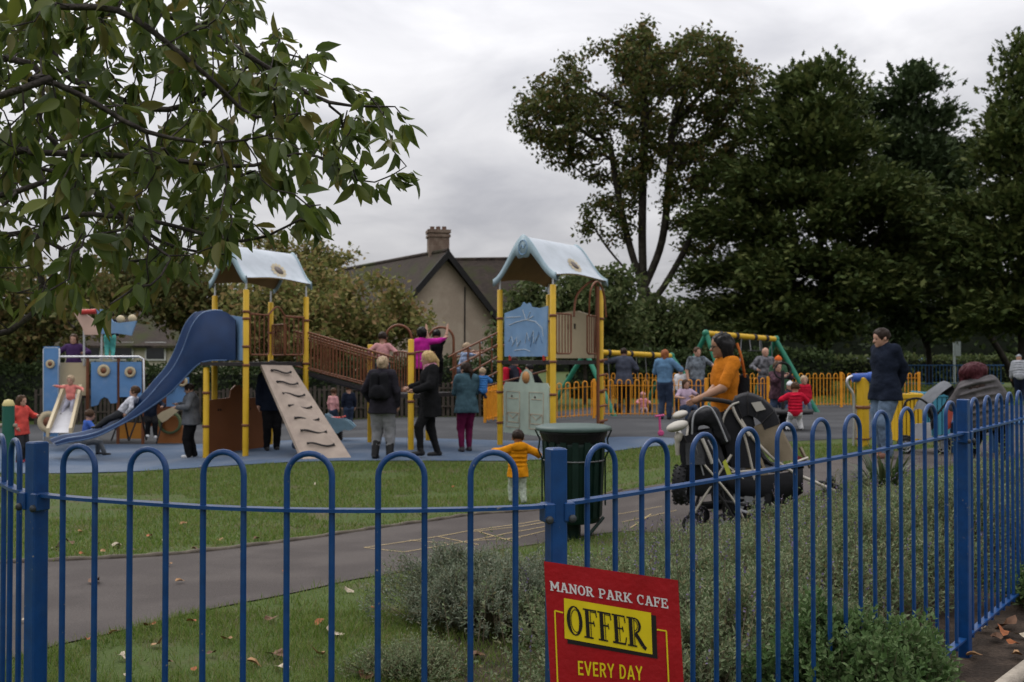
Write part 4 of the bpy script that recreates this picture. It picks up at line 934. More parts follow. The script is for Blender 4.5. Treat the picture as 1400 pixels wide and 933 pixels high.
hedge('hedge', 'dark low hedge behind the orange fence by the sycamore trunk', [(2.2,37),(7,37.5),(12,38)], 0, 1.7, 1.3, 7000, .17, 'hedge')
hedge('far_trees', '', [(-80,92),(-30,88),(10,90),(50,86),(90,84)], 0, 6.0, 6, 16000, .55, 'hedge', 'stuff')
hedge('hedge', 'far hedge along the back of the lawn under the yews', [(9,60),(18,61),(28,60),(40,58)], 0, 1.5, 1.4, 9000, .22, 'green')
# ------------------------------------------------------------------ near cherry boughs, upper left
t = thing('cherry_tree', (-4.4, 3.2, gz(-4.4, 3.2)), 'overhanging cherry tree boughs with drooping dark green leaves at upper left, nearest the camera', 'tree')
root = Vector((-4.4, 3.2, -.2)); fork = Vector((-4.2, 3.25, 1.7))
bough_px = [
 [((-60,470),3.1), ((60,500-190),3.0), ((190,300),3.0), ((330,330),2.95), ((410,300),2.95)],
 [((-60,225),2.9), ((50,210),2.8), ((200,215),2.9), ((330,228),2.9), ((420,210),2.9), ((500,250),2.8), ((562,224),2.8)],
 [((-60,-10),2.6), ((60,8),2.5), ((160,14),2.5), ((230,60),2.5), ((290,110),2.55), ((350,160),2.6), ((430,150),2.6)],
 [((-60,90),3.3), ((60,180),3.3), ((120,250),3.3), ((220,330),3.3), ((320,350),3.2)],
 [((-60,-80),3.1), ((100,-40),3.1), ((200,10),3.1), ((280,40),3.1), ((370,95),3.0), ((450,140),3.0), ((540,146),3.0)],
 [((-60,330),3.5), ((40,320),3.5), ((130,360),3.5), ((260,345),3.4)],
 [((-60,150),2.4), ((40,110),2.4), ((110,130),2.4), ((200,180),2.45), ((300,195),2.5), ((390,180),2.5)],
 [((-60,280),2.7), ((60,230),2.7), ((150,280),2.7), ((230,350),2.7), ((310,330),2.7)],
 [((-60,40),3.8), ((100,110),3.8), ((230,150),3.8), ((330,90),3.7)],
]
paths = [[root, Vector((-4.35,3.2,.8)), fork]] + [[fork] + [P(q[0], q[1], dd) for q, dd in b] for b in bough_px]
def inpoly_px(n, poly, dens):
    out = []; xs_ = [p[0] for p in poly]; ys_ = [p[1] for p in poly]
    while len(out) < n:
        x, y = RNG.uniform(min(xs_), max(xs_)), RNG.uniform(min(ys_), max(ys_))
        if in_poly(x, y, poly) and RNG.random() < dens(x, y): out.append((x, y))
    return out
OUTL = [(-120,-120),(380,-120),(365,8),(330,30),(440,48),(448,75),(420,120),(470,95),(492,125),(520,150),(575,146),(580,185),(545,200),(520,180),(485,190),(480,240),(450,255),(462,300),(440,320),(420,290),(390,265),(350,300),(325,330),(312,345),(270,372),(240,412),(180,430),(100,415),(-120,420)]
dens = lambda x, y: (1.0 if x < 330 else .8) * (.55 if y > 330 else 1.0)
A = np.array([tuple(P(x, y, RNG.uniform(2.35, 3.9))) for x, y in inpoly_px(1000, OUTL, dens)])
Nd, Pr = colonize(paths, A, .055, .085, .42, 120, .25)
r = radii(Nd, Pr, .0022, 2.05, .11)
branch_mesh(Nd, Pr, r, 7, 0).build('trunk', mat2('cherry_bark', (.040,.034,.030), (.075,.064,.056), 18, fscale=90, bump=.6, bscale=60), t)
tips = np.nonzero(r < .0040)[0]; tips = tips[(Nd[tips][:,1] < 5) & (Nd[tips][:,0] > -2.9)]
nl = 5900; k = RNG.choice(tips, nl)
# leaves hang in small drooping fans from the twigs
axis_ = unit(Nd[k] - Nd[np.maximum(Pr[k],0)] + 1e-6); D = unit(axis_*.55 + RNG.normal(size=(nl,3))*.42 + np.array([0,0,-.85])); sz = RNG.uniform(.036,.090,nl)
C = Nd[k] + D*.012 + RNG.normal(size=(nl,3))*.006; Nn = unit(RNG.normal(size=(nl,3))*.8 + np.array([0,-.4,.5]))
keepm = np.ones(nl, bool)
s_ = F_PX/C[:,1]; pxs = 700 + C[:,0]*s_; pys = HORIZON - (C[:,2]-CAM_Z)*s_
keepm &= ~((pxs > 285) & (pys > 352) & (RNG.random(nl) < .85)); keepm &= ~((pxs > 585) | (pys > 455)) & ~((pys > 330) & (RNG.random(nl) < .45))
V, Fa = leaf_arrays(C[keepm], D[keepm], Nn[keepm], sz[keepm], sz[keepm]*RNG.uniform(.48,.72,keepm.sum()), CHERRY)
LM = leaf_mat('cherry_leaf', [(.045,.070,.014),(.066,.098,.018),(.098,.135,.024),(.068,.098,.036),(.145,.165,.028),(.082,.118,.026),(.16,.13,.035)], .45, .42, .25)
mesh_np('foliage', V, Fa, LM, t, smooth=True)
# ================================================================== house beyond the trees
M_render = mat2('pebbledash_render', (.33,.265,.205), (.39,.32,.25), 1.2, fscale=60, bump=.4, bscale=50)
M_tile = bpy.data.materials.new('mossy_roof_tile'); M_tile.use_nodes = True
def _tile(m):
    N, L = nodes(m); b = N['Principled BSDF']; b.inputs['Roughness'].default_value = .9; b.inputs['Specular IOR Level'].default_value = .08
    tc = N.new('ShaderNodeTexCoord'); br = N.new('ShaderNodeTexBrick'); br.inputs['Scale'].default_value = 3.2; br.inputs['Color1'].default_value = (.050,.040,.034,1); br.inputs['Color2'].default_value = (.075,.058,.048,1); br.inputs['Mortar'].default_value = (.02,.017,.015,1); br.inputs['Mortar Size'].default_value = .03
    nz = N.new('ShaderNodeTexNoise'); nz.inputs['Scale'].default_value = 1.1; nz.inputs['Detail'].default_value = 7; L.new(tc.outputs['Object'], nz.inputs['Vector']); L.new(tc.outputs['Object'], br.inputs['Vector'])
    r = N.new('ShaderNodeMapRange'); r.inputs[1].default_value = .48; r.inputs[2].default_value = .66; L.new(nz.outputs['Fac'], r.inputs[0]); mx = N.new('ShaderNodeMix'); mx.data_type = 'RGBA'
    L.new(r.outputs[0], mx.inputs[0]); L.new(br.outputs['Color'], mx.inputs[6]); mx.inputs[7].default_value = (.045,.048,.022,1); L.new(mx.outputs[2], b.inputs['Base Color'])
    bp = N.new('ShaderNodeBump'); bp.inputs['Strength'].default_value = .6; bp.inputs['Distance'].default_value = .05; L.new(br.outputs['Fac'], bp.inputs['Height']); L.new(bp.outputs[0], b.inputs['Normal'])
_tile(M_tile)
M_barge = mat('dark_bargeboard', (.014,.013,.013), .7, .2, 6)
M_brick = mat2('chimney_brick', (.15,.105,.08), (.20,.15,.115), 4, fscale=30, bump=.5, bscale=20)
M_pot = mat('terracotta_pot', (.17,.10,.07), .8, .15, 6)
def gable_house(name, label, apex, axis_dir, length, hw, z_eave, wall_m, ov=.35, parent=None):
    """pitched house: gable peak at apex, ridge running along axis_dir"""
    a = Vector(apex); u = Vector((axis_dir[0], axis_dir[1], 0)).normalized(); w = Vector((u.y, -u.x, 0)); w = w if w.x > 0 else -w
    g0 = gz(a.x, a.y); ze = z_eave
    t = parent or thing(name, (a.x, a.y, g0), label, 'house')
    e = lambda s, v, zz_: Vector((a.x, a.y, 0)) + w*(hw*s) + u*v + UP*zz_
    mb = MB(); s_in = .03
    for v in (s_in, length-s_in): mb.add([e(-1,v,g0-.5), e(1,v,g0-.5), e(1,v,ze), e(0,v,a.z-.12), e(-1,v,ze)], [(0,1,2,3,4)])
    for s in (-1, 1): mb.add([e(s,s_in,g0-.5), e(s,length-s_in,g0-.5), e(s,length-s_in,ze), e(s,s_in,ze)], [(0,1,2,3)])
    mb.build('wall', wall_m, t)
    sl_ = (a.z-ze)/hw
    mb = MB()
    for s in (-1, 1):
        o = hw+ov; zlow = a.z - sl_*o
        E = lambda q, v, zz_: Vector((a.x, a.y, 0)) + w*(q*s) + u*v + UP*zz_
        mb.hexa([E(0,-ov,a.z-.02), E(o,-ov,zlow-.02), E(o,length+ov,zlow-.02), E(0,length+ov,a.z-.02), E(0,-ov,a.z+.08), E(o,-ov,zlow+.08), E(o,length+ov,zlow+.08), E(0,length+ov,a.z+.08)])
    ro = mb.build('roof', M_tile, t)
    for s in (-1, 1):
        E = lambda q, v, zz_: Vector((a.x, a.y, 0)) + w*(q*s) + u*v + UP*zz_
        o = hw+ov+.06; zl = a.z - sl_*o
        MB().hexa([E(0,-ov-.06,a.z-.26), E(o,-ov-.06,zl-.26), E(o,-ov,zl-.26), E(0,-ov,a.z-.26), E(0,-ov-.06,a.z+.10), E(o,-ov-.06,zl+.10), E(o,-ov,zl+.10), E(0,-ov,a.z+.10)]).build('bargeboard', M_barge, ro)
    MB().tube([e(0,-ov,a.z+.07), e(0,length+ov,a.z+.07)], .10, 7).build('ridge', M_tile, ro)
    return t, u, w, a
ap = P(607, 346, 42)
house, hu, hw_, ha = gable_house('house', 'buff rendered house with steep mossy roof and square chimney, seen between the towers', ap, (-4.8, 7.4), 11, 2.5, 3.35, M_render)
c = P(599, 346, 43.2); w_ = .44
ch = MB().box((c.x, c.y, c.z+.0), (w_*2, .8, 1.7), Matrix.Rotation(.2,3,'Z')).build('chimney', M_brick, house)
MB().box((c.x, c.y, c.z+.70), (w_*2+.10, .9, .10), Matrix.Rotation(.2,3,'Z')).box((c.x, c.y, c.z+.90), (w_*2+.12, .92, .14), Matrix.Rotation(.2,3,'Z')).build('chimney_cap', M_brick, ch)
for k in range(3): MB().lathe([(.11,0),(.09,.16),(.11,.18),(.08,.18)], (c.x-.26+.26*k, c.y, c.z+.96), 10).build('chimney_pot', M_pot, ch)
MB().tube([ha + hw_*1.02 + hu*-.01 + UP*-1.4, Vector((ha.x, ha.y, .4)) + hw_*1.02 + hu*-.01], .03, 6).build('drainpipe', M_barge, house)
wn = ha + hw_*.1 + UP*-4.0 - hu*.02
# lower cross wing on the right
ap2 = P(628, 357, 49.0)
gable_house('house', 'house wing', ap2 , (7.5, -.9), 3.4, 3.0, 3.6, M_render, parent=house)
# pale house far left, glimpsed under the trees
ph = P(215, 455, 46)
t2, u2, w2, a2 = gable_house('house', 'pale cream house glimpsed under the trees behind the navy slide', (ph.x-3.0, 46, 3.9), (1, .02), 7, 3.0, 2.25, mat('cream_render', (.50,.46,.36), .8, .08, 3))
M_glass = mat('dark_window_glass', (.02,.022,.025), .1, .2, 3, spec=.6); M_wframe = mat('white_frame', (.6,.6,.58), .5, .05, 5)
for dx_ in (1.2, 2.6, 4.0):
    p = Vector((a2.x+dx_, 46-3.0, 1.9)); 
    f = MB().box(p, (.9,.06,.8)).build('window', M_wframe, t2); MB().box(p+Vector((0,-.035,0)), (.76,.03,.66)).build('pane', M_glass, f)
# white house far away behind the swings, seen under the trees
# ================================================================== timber paling fence against the hedge
M_pale = mat('weathered_pale', (.055,.045,.036), .9, .25, 6, .4, 40)
pf = thing('paling_fence', (-4, 27.2, gz(-4,27.2)), 'weathered dark timber paling fence at the foot of the hedge behind the bridge', 'fence')
mb = MB()
for i in range(110):
    x = -13+.125*i; y = 27.2 + .05*math.sin(i); h = .95+.04*math.sin(i*2.3); g = gz(x, y); mb.box((x, y, g+h/2), (.075,.02,h))
p_ = mb.build('palings', M_pale, pf); p_['kind'] = 'stuff'
for zz_ in (.3, .8): MB().bar((-13,27.23,gz(-13,27.2)+zz_), (.8,27.23,gz(.8,27.2)+zz_), .06, .04).build('rail', M_pale, pf)
# ================================================================== orange bow-top fence round the swings
M_or = mat('orange_fence_paint', (.66,.27,.018), .45, .12, 5, dirt=(.42,.18,.02), dscale=3, damt=.4)
def bow_fence(label, plan, H=1.0, pitch=.105, group='orange bow-top fence runs round the swings', post_every=2.4, first_post=True):
    pl = bez([(p[0], p[1], 0) for p in plan], 20); cum = [0]
    for p, q in zip(pl[:-1], pl[1:]): cum.append(cum[-1]+(q-p).length)
    def at(s):
        i = int(np.clip(np.searchsorted(cum, s)-1, 0, len(pl)-2)); f = (s-cum[i])/(cum[i+1]-cum[i]); q = pl[i].lerp(pl[i+1], f); q.z = gz(q.x, q.y); return q
    t = thing('orange_fence', at(cum[-1]/2), label, 'fence', group); n = int(cum[-1]/pitch); k = 0; s = pitch
    mbs = []
    while s + pitch < cum[-1]:
        a, b = at(s), at(s+pitch); c = (a+b)/2; r = (b-a)/2; r.z = 0; R_ = r.length; r.normalize()
        pts = [a+UP*.06, a+UP*(H-R_)] + [c + r*R_*math.cos(PI-PI*j/6) + UP*(H-R_+R_*math.sin(PI*j/6)) for j in range(1,6)] + [b+UP*(H-R_), b+UP*.06]
        mbs.append((s, pts)); s += 2*pitch
    mid = len(mbs)
    for i, (s_, pts) in enumerate(mbs):
        MB().tube(pts, .0135, 5).build('hoop', M_or, t)
    npst = max(1, round(cum[-1]/post_every))
    for i in range(npst+1):
        p = at(cum[-1]*i/npst); MB().box(p+UP*(H+.04)/2, (.07,.07,H+.04), None, .008).build('post', M_or, t)
    for zz_ in (.10, H-.14):
        mb = MB(); pts = [at(cum[-1]*i/30)+UP*zz_ for i in range(31)]
        for p, q in zip(pts[:-1], pts[1:]): mb.bar(p, q, .045, .014)
        mb.build('rail', M_or, t)
def xy(px, d): return ((px-700)*d/F_PX, d)
bow_fence('orange bow-top fence run in front of the swings, left of the pink scooter', [xy(663,24.6), xy(760,24.4), xy(850,24.2), xy(965,24.0)], .92)
bow_fence('short orange fence run ending in a post, right of the woman in the orange shirt', [xy(1008,25.2), xy(1050,25.6)], .95)
bow_fence('long orange fence run behind the swings and the man in navy', [xy(822,30), xy(920,30.2), xy(1010,30.0), xy(1130,30.0), xy(1256,30.2)], 1.02)
bow_fence('short orange fence run side-on at the left corner of the swings', [xy(663,24.65), xy(700,27.5), xy(735,29.6)], .92)
# ================================================================== swings
M_grn = mat('green_swing_paint', (.018,.16,.095), .4, .12, 5, .04, 60); M_chain = mat('grey_chain', (.16,.16,.165), .45, .2, 60, metal=.7)
def swing_frame(label, L_, R_, ztop, spread, seats, gL=None):
    """L_, R_ beam ends (world)"""
    L_, R_ = Vector(L_), Vector(R_); t = thing('swing_frame', ((L_.x+R_.x)/2, (L_.y+R_.y)/2, gz((L_.x+R_.x)/2,(L_.y+R_.y)/2)), label, 'swing', 'swing frames with yellow beam and green legs')
    MB().tube([L_, R_], .075, 12).build('beam', M_yel, t); ax = (R_-L_); ax.z = 0; ax.normalize(); pr = Vector((-ax.y, ax.x, 0))
    for e, o in ((L_, -1), (R_, 1)):
        for s in (-1, 1):
            f = e + pr*spread*s + ax*o*.25; f.z = gz(f.x, f.y)-.05; MB().tube([e+ax*o*-.02, f], .065, 10).build('leg', M_grn, t)
        MB().ball(e, .10, 10, 8).build('joint', M_grn, t)
    for k in seats:
        q = L_.lerp(R_, k)
        MB().lathe([(.09,-.05),(.09,.05)], q, 12, ax).build('collar', M_deck, t)
    return t, ax, pr
def chains(t, q, ax, low, half=.22, sway=None):
    for s in (-1, 1):
        a = q + ax*half*s; b = Vector(low) + ax*half*.9*s; MB().tube([a, a.lerp(b,.5), b], .011, 5).build('chain', M_chain, t)
tA, axA, prA = swing_frame('taller swing frame, yellow beam on green A-legs behind the woman in the orange shirt', P(965,456,26.5), P(1061,464,28.0), 0, 1.25, (.2,.42,.68,.85))
LA_, RA_ = P(965,456,26.5), P(1061,464,28.0)
def seat(t, q, ax, low, m=M_hold, cradle=True):
    low = Vector(low); chains(t, q, ax, low, .2)
    if cradle:
        MB().lathe([(.12,-.14),(.17,-.02),(.18,.12),(.15,.13),(.14,0),(.10,-.10)], low+UP*.02, 12).build('cradle_seat', m, t)
    else: MB().box(low, (.45,.2,.03), Matrix.Rotation(math.atan2(ax.y, ax.x),3,'Z'), .01).build('seat', m, t)
for k, (px, py, d) in ((.2,(990,545,26.5)), (.42,(1005,520,26.6)), (.68,(1033,500,27.2)), (.85,(1052,545,27.6))): seat(tA, LA_.lerp(RA_, k), axA, P(px, py-20, d), M_hold, False)
tB, axB, prB = swing_frame('lower swing frame, yellow beam on green legs behind the right tower', P(800,481,26.0), P(918,487,28.5), 0, 1.25, (.25,.5,.75))
LB_, RB_ = P(800,481,26.0), P(918,487,28.5)
for k, (px, py, d) in ((.3,(842,560,26.4)), (.62,(882,560,27.4))): seat(tB, LB_.lerp(RB_, k), axB, P(px, py, d), M_hold, True)
# ================================================================== litter bin on the path edge
M_bin = mat('dark_green_bin', (.004,.017,.012), .45, .15, 5, .05, 60, dirt=(.02,.04,.03), dscale=6, damt=.4); M_lid = mat('faded_green_lid', (.045,.075,.065), .5, .12, 6, dirt=(.10,.13,.12), dscale=8, damt=.5); M_bag = mat('black_bin_liner', (.010,.010,.011), .3, .2, 30, .5, 40)
dB = 9.35; bc = P(784, 600, dB); bx, by, bg_ = bc.x, dB, gz(bc.x, dB); sB = S(dB); zB = lambda py: CAM_Z-(py-HORIZON)/sB; rw = lambda w_: w_/sB
bin_t = thing('litter_bin', (bx, by, bg_), 'round dark green slatted litter bin with faded lid on a short leg by the path', 'litter bin')
tb = MB(); nS = 16
body = MB().lathe([(rw(33), zB(712)), (rw(36), zB(708)), (rw(40), zB(610)), (rw(41), zB(598)), (rw(38), zB(598))], (bx,by,0), 32).build('body', M_bin, bin_t)
for i in range(nS):
    an = 2*PI*i/nS; d = Vector((math.cos(an), math.sin(an), 0)); q = Vector((-d.y, d.x, 0)); r0_, r1_ = rw(37.0), rw(41.5)
    a = Vector((bx,by,0)); lo_, hi_ = zB(704), zB(602); hw2 = .028
    MB().hexa([a+d*(r0_-.004)-q*hw2+UP*lo_, a+d*(r0_+.010)-q*hw2+UP*lo_, a+d*(r0_+.010)+q*hw2+UP*lo_, a+d*(r0_-.004)+q*hw2+UP*lo_, a+d*(r1_-.004)-q*hw2+UP*hi_, a+d*(r1_+.010)-q*hw2+UP*hi_, a+d*(r1_+.010)+q*hw2+UP*hi_, a+d*(r1_-.004)+q*hw2+UP*hi_]).build('slat', M_bin, body)
MB().lathe([(rw(41.5), zB(604)), (rw(46), zB(592)), (rw(47), zB(588)), (rw(44), zB(588))], (bx,by,0), 32, cap=False).build('liner', M_bag, bin_t)
MB().lathe([(rw(51), zB(588)), (rw(52.5), zB(585.5)), (rw(51), zB(583)), (rw(44), zB(581)), (rw(20), zB(579.5)), (.001, zB(579))], (bx,by,0), 36, cap=False).lathe([(rw(51), zB(588)), (rw(45), zB(589)), (.001, zB(586))], (bx,by,0), 36, cap=False).build('lid', M_lid, bin_t)
MB().tube([(bx+rw(41.5)*math.cos(a), by+rw(41.5)*math.sin(a), zB(628)) for a in np.linspace(0, 2*PI, 33)[:-1]], .007, 6, closed=True).build('band', M_chain, bin_t)
for sx in (-1, 1):
    MB().tube([(bx+sx*rw(52), by, zB(588)), (bx+sx*rw(46), by-.02, zB(600)), (bx+sx*rw(48), by-.02, zB(615)), (bx+sx*rw(43), by-.02, zB(626)), (bx+sx*rw(43), by-.02, zB(690))], .008, 6).build('lid_strap', M_bin, bin_t)
MB().lathe([(rw(13), bg_-.03), (rw(13), zB(712))], (bx-rw(3),by,0), 14).build('pedestal', M_bin, bin_t)
for sx, ex in ((1, 33), (-1, -17)): MB().tube([(bx+rw(30)*sx*.9, by-.05, zB(708)), (bx+rw(ex)*.45*1.0, by-.2, bg_+.02)] if sx < 0 else [(bx+rw(40), by-.05, zB(706)), (bx+rw(10), by-.25, bg_+.01)], .016, 6).build('stay', M_bin, bin_t)
# ================================================================== exercise station, yellow and blue crates
e0 = G(1180, 612); sE = S(e0.y); zE = lambda py: CAM_Z-(py-HORIZON)/sE; wE = lambda w_: w_/sE
ex = thing('play_pedestal', e0, 'yellow play pedestal with blue handset and bent steel tube, left of the man in navy', 'play pedestal')
MB().box((e0.x, e0.y, (e0.z-.02+zE(516))/2), (wE(12.5), wE(12.5), zE(516)-e0.z+.02), Matrix.Rotation(.5,3,'Z'), .015).build('column', M_yel, ex)
MB().box((e0.x, e0.y, zE(557)), (wE(15), wE(15), .05), Matrix.Rotation(.5,3,'Z'), .01).box((e0.x, e0.y, zE(600)), (wE(15), wE(15), .02), Matrix.Rotation(.5,3,'Z')).build('band', M_brn, ex)
MB().tube([(e0.x-wE(14),e0.y,zE(517)), (e0.x+wE(10),e0.y,zE(516))], wE(6), 12).lathe([(wE(6.5),0),(wE(8),.05),(wE(7),.09),(.01,.1)], (e0.x+wE(6),e0.y,zE(516)), 12, (1,0,-.1)).build('blue_head', mat('royal_blue_plastic', (.03,.08,.30), .4, .12, 8), ex)
MB().tube(bez([(e0.x-wE(10),e0.y,zE(514)), (e0.x-wE(19),e0.y,zE(517)), (e0.x-wE(21),e0.y,zE(526)), (e0.x-wE(13),e0.y,zE(540)), (e0.x-wE(12),e0.y,zE(565)), (e0.x-wE(13),e0.y,e0.z)], 5), wE(2.1), 8).build('bent_tube', M_steel, ex)
def crate(label, px0, px1, pyt, d, m, name='planter_box', dep=.5):
    a, b = P(px0, pyt, d), P(px1, pyt, d); g = gz((a.x+b.x)/2, d); t = thing(name, ((a.x+b.x)/2, d, g), label, 'planter'); w = (b.x-a.x); h = a.z-g; n = 6
    MB().box(((a.x+b.x)/2, d+dep/2, g+h/2), (w-.06, dep-.06, h-.02)).build('core', M_deck, t)
    for i in range(n): MB().box((a.x+w*(i+.5)/n, d, g+h/2), (w/n-.015, .03, h), None, .006).build('board', m, t)
    for sx in (a.x, b.x):
        for i in range(4): MB().box((sx, d+dep*(i+.5)/4, g+h/2), (.03, dep/4-.012, h), None, .006).build('board', m, t)
    MB().box(((a.x+b.x)/2, d-.012, g+h-.05), (w+.04, .05, .08), None, .008).build('top_rail', m, t)
crate('bright yellow slatted planter box behind the man in navy', 1228, 1260, 538, 16.4, M_yel); crate('turquoise slatted planter box between the yellow box and the grey pushchair', 1262, 1300, 536, 17.2, mat('turquoise_paint', (.05,.22,.32), .5, .12, 5))
# ================================================================== blue bench
M_bench = mat('blue_bench_paint', (.03,.10,.23), .4, .14, 6)
bp_ = G(1345, 622); bd = bp_.y; sb = S(bd)
be = thing('bench', (bp_.x, bd, gz(bp_.x, bd)), 'blue slatted park bench under the woman in the grey coat', 'bench'); zs = be.location.z+.45
bl, brr = P(1300, 580, bd).x, P(1440, 580, bd).x
for k in range(4): MB().box(((bl+brr)/2, bd-.16+.12*k, zs), (brr-bl, .09, .035), None, .008).build('seat_slat', M_bench, be)
for x in (bl+.12, brr-.2, (bl+brr)/2):
    for y in (-.16, .2): MB().box((x, bd+y, (zs+be.location.z)/2-.02), (.07,.06,zs-be.location.z), None, .008).build('leg', M_bench, be)
# ================================================================== springer, scooter, signpost, cars, etc.
M_lblue = mat('light_blue_board', (.26,.42,.52), .5, .1, 8)
q = G(462, 606); q = Vector((P(462,600,19.6).x, 19.6, gz(-3.4,19.6))); sp_ = thing('spring_rider', q, 'small pale blue spring rider with red seat behind the beige ramp', 'spring rider'); ss_ = S(19.6)
zz = lambda py: CAM_Z-(py-HORIZON)/ss_; xx = lambda px: (px-700)/ss_
prof = [(438,586),(436,577),(444,570),(447,565),(455,570),(468,572),(478,575),(486,583),(480,588),(470,587),(464,592),(450,590)]
for o_ in (-.12,.12): MB().prism([(xx(a), zz(b)) for a, b in prof], (0,19.6+o_,0), (1,0,0), (0,0,1), .035).build('side_board', M_lblue, sp_)
MB().box((xx(458), 19.6, zz(572)), (.22,.26,.05), None, .01).build('seat', M_red, sp_)
MB().tube([(xx(462)+.09*math.cos(i*.7), 19.6+.09*math.sin(i*.7), q.z+ (zz(590)-q.z)*i/40) for i in range(41)], .016, 6).build('spring', M_hold, sp_)
MB().tube([(xx(470),19.4,zz(570)), (xx(470),19.8,zz(570))], .018, 6).build('handle', M_red, sp_)
# pink scooter
M_pink = mat('pink_scooter_paint', (.50,.07,.20), .4, .12, 10)
q = P(904, 613, 17.6); q.z = gz(q.x, q.y); sk = thing('kick_scooter', q, 'pink childs kick scooter standing on the blue rubber left of the pushchairs', 'scooter'); s17 = S(17.6); Z = lambda py: CAM_Z-(py-HORIZON)/s17; Xp = lambda px: (px-700)/s17
MB().tube([(Xp(904),17.6,Z(610)), (Xp(902),17.6,Z(585)), (Xp(901.5),17.6,Z(570))], .020, 8).build('stem', M_pink, sk)
MB().tube([(Xp(895),17.55,Z(569)), (Xp(908),17.65,Z(568))], .018, 8).build('handlebar', M_pink, sk)
MB().bar((Xp(905),17.6,Z(614)), (Xp(926),17.5,Z(613.5)), .10, .03).build('deck', M_pink, sk)
for x in (903, 927): MB().lathe([(.02,-.015),(.055,-.015),(.055,.015),(.02,.015)], (Xp(x), 17.58, q.z+.055), 14, (.1,1,0)).build('wheel', M_white if x > 910 else M_pink, sk)
# pale signpost under the yews
q = P(1305, 520, 58); q.z = gz(q.x, q.y); sg_ = thing('signpost', q, 'slim pale grey signpost standing far off under the dark yews', 'signpost')
MB().tube([q, Vector((q.x, q.y, P(1305,466,58).z))], .07, 8).build('pole', mat('galvanised_post', (.34,.38,.37), .5, .1, 8), sg_)
MB().box((q.x+.16, q.y-.1, P(1305,477,58).z), (.34,.04,.85), None, .01).build('sign_plate', mat('grey_plate', (.25,.28,.28), .5, .1, 8), sg_)
# parked cars beyond the trees
def car(label, px, d, m, L_=4.2, rot=0.0):
    x = P(px, 490, d).x; g = gz(x, d); t = thing('parked_car', (x, d, g), label, 'car', 'cars parked beyond the trees', rot)
    body = [(-2.1,.35),(-2.05,.75),(-1.5,.88),(-.85,1.38),(.75,1.42),(1.55,.95),(2.05,.85),(2.1,.4),(1.75,.28),(-1.75,.28)]
    mb = MB(); mb.prism(body, (0,0,0), (1,0,0), (0,0,1), 1.66); mb.build('body', m, t, world=False)
    for s in (-1, 1): MB().prism([(-1.25,.92),(-.78,1.32),(.68,1.35),(1.25,.95)], (0,s*.845,0), (1,0,0), (0,0,1), .02).build('window', M_glass, t, world=False)
    for wx in (-1.3, 1.3):
        for s in (-1, 1):
            w_ = MB().lathe([(.18,-.1),(.32,-.1),(.33,0),(.32,.1),(.18,.1)], (wx, s*.76, .32), 16, (0,1,0)).build('wheel', M_hold, t, world=False)
            MB().lathe([(.17,-.105),(.17,.105)], (wx, s*.76, .32), 12, (0,1,0)).build('rim', M_steel, w_, world=False)
    return t
car('white car parked beyond the orange fence, behind the taller swings', 1022, 62, mat('white_car_paint', (.55,.56,.58), .3, .05, 3)); car('dark silver car parked far under the yews, left of the man in navy', 1098, 66, mat('silver_car_paint', (.22,.23,.25), .3, .05, 3), rot=.1)
car('pale grey car parked far right of the man in navy', 1168, 64, mat('grey_car_paint', (.33,.35,.38), .3, .05, 3), rot=-.1); car('light blue car parked far behind the signpost', 1284, 66, mat('blue_car_paint', (.10,.20,.34), .3, .05, 3))
# low blue railing far under the yews
rl = thing('far_railing', (P(1275,500,50).x, 50, gz(21,50)), 'low dull blue railing far under the yews, behind the signpost', 'fence')
for k in range(34):
    x = 18.6+.18*k; MB().tube([(x,50,gz(x,50)), (x,50,gz(x,50)+1.15)], .02, 5).build('bar', M_bench, rl)
for zz_ in (.2, 1.12): MB().tube([(18.5,50,gz(18.5,50)+zz_), (24.7,50,gz(24.7,50)+zz_)], .03, 6).build('rail', M_bench, rl)
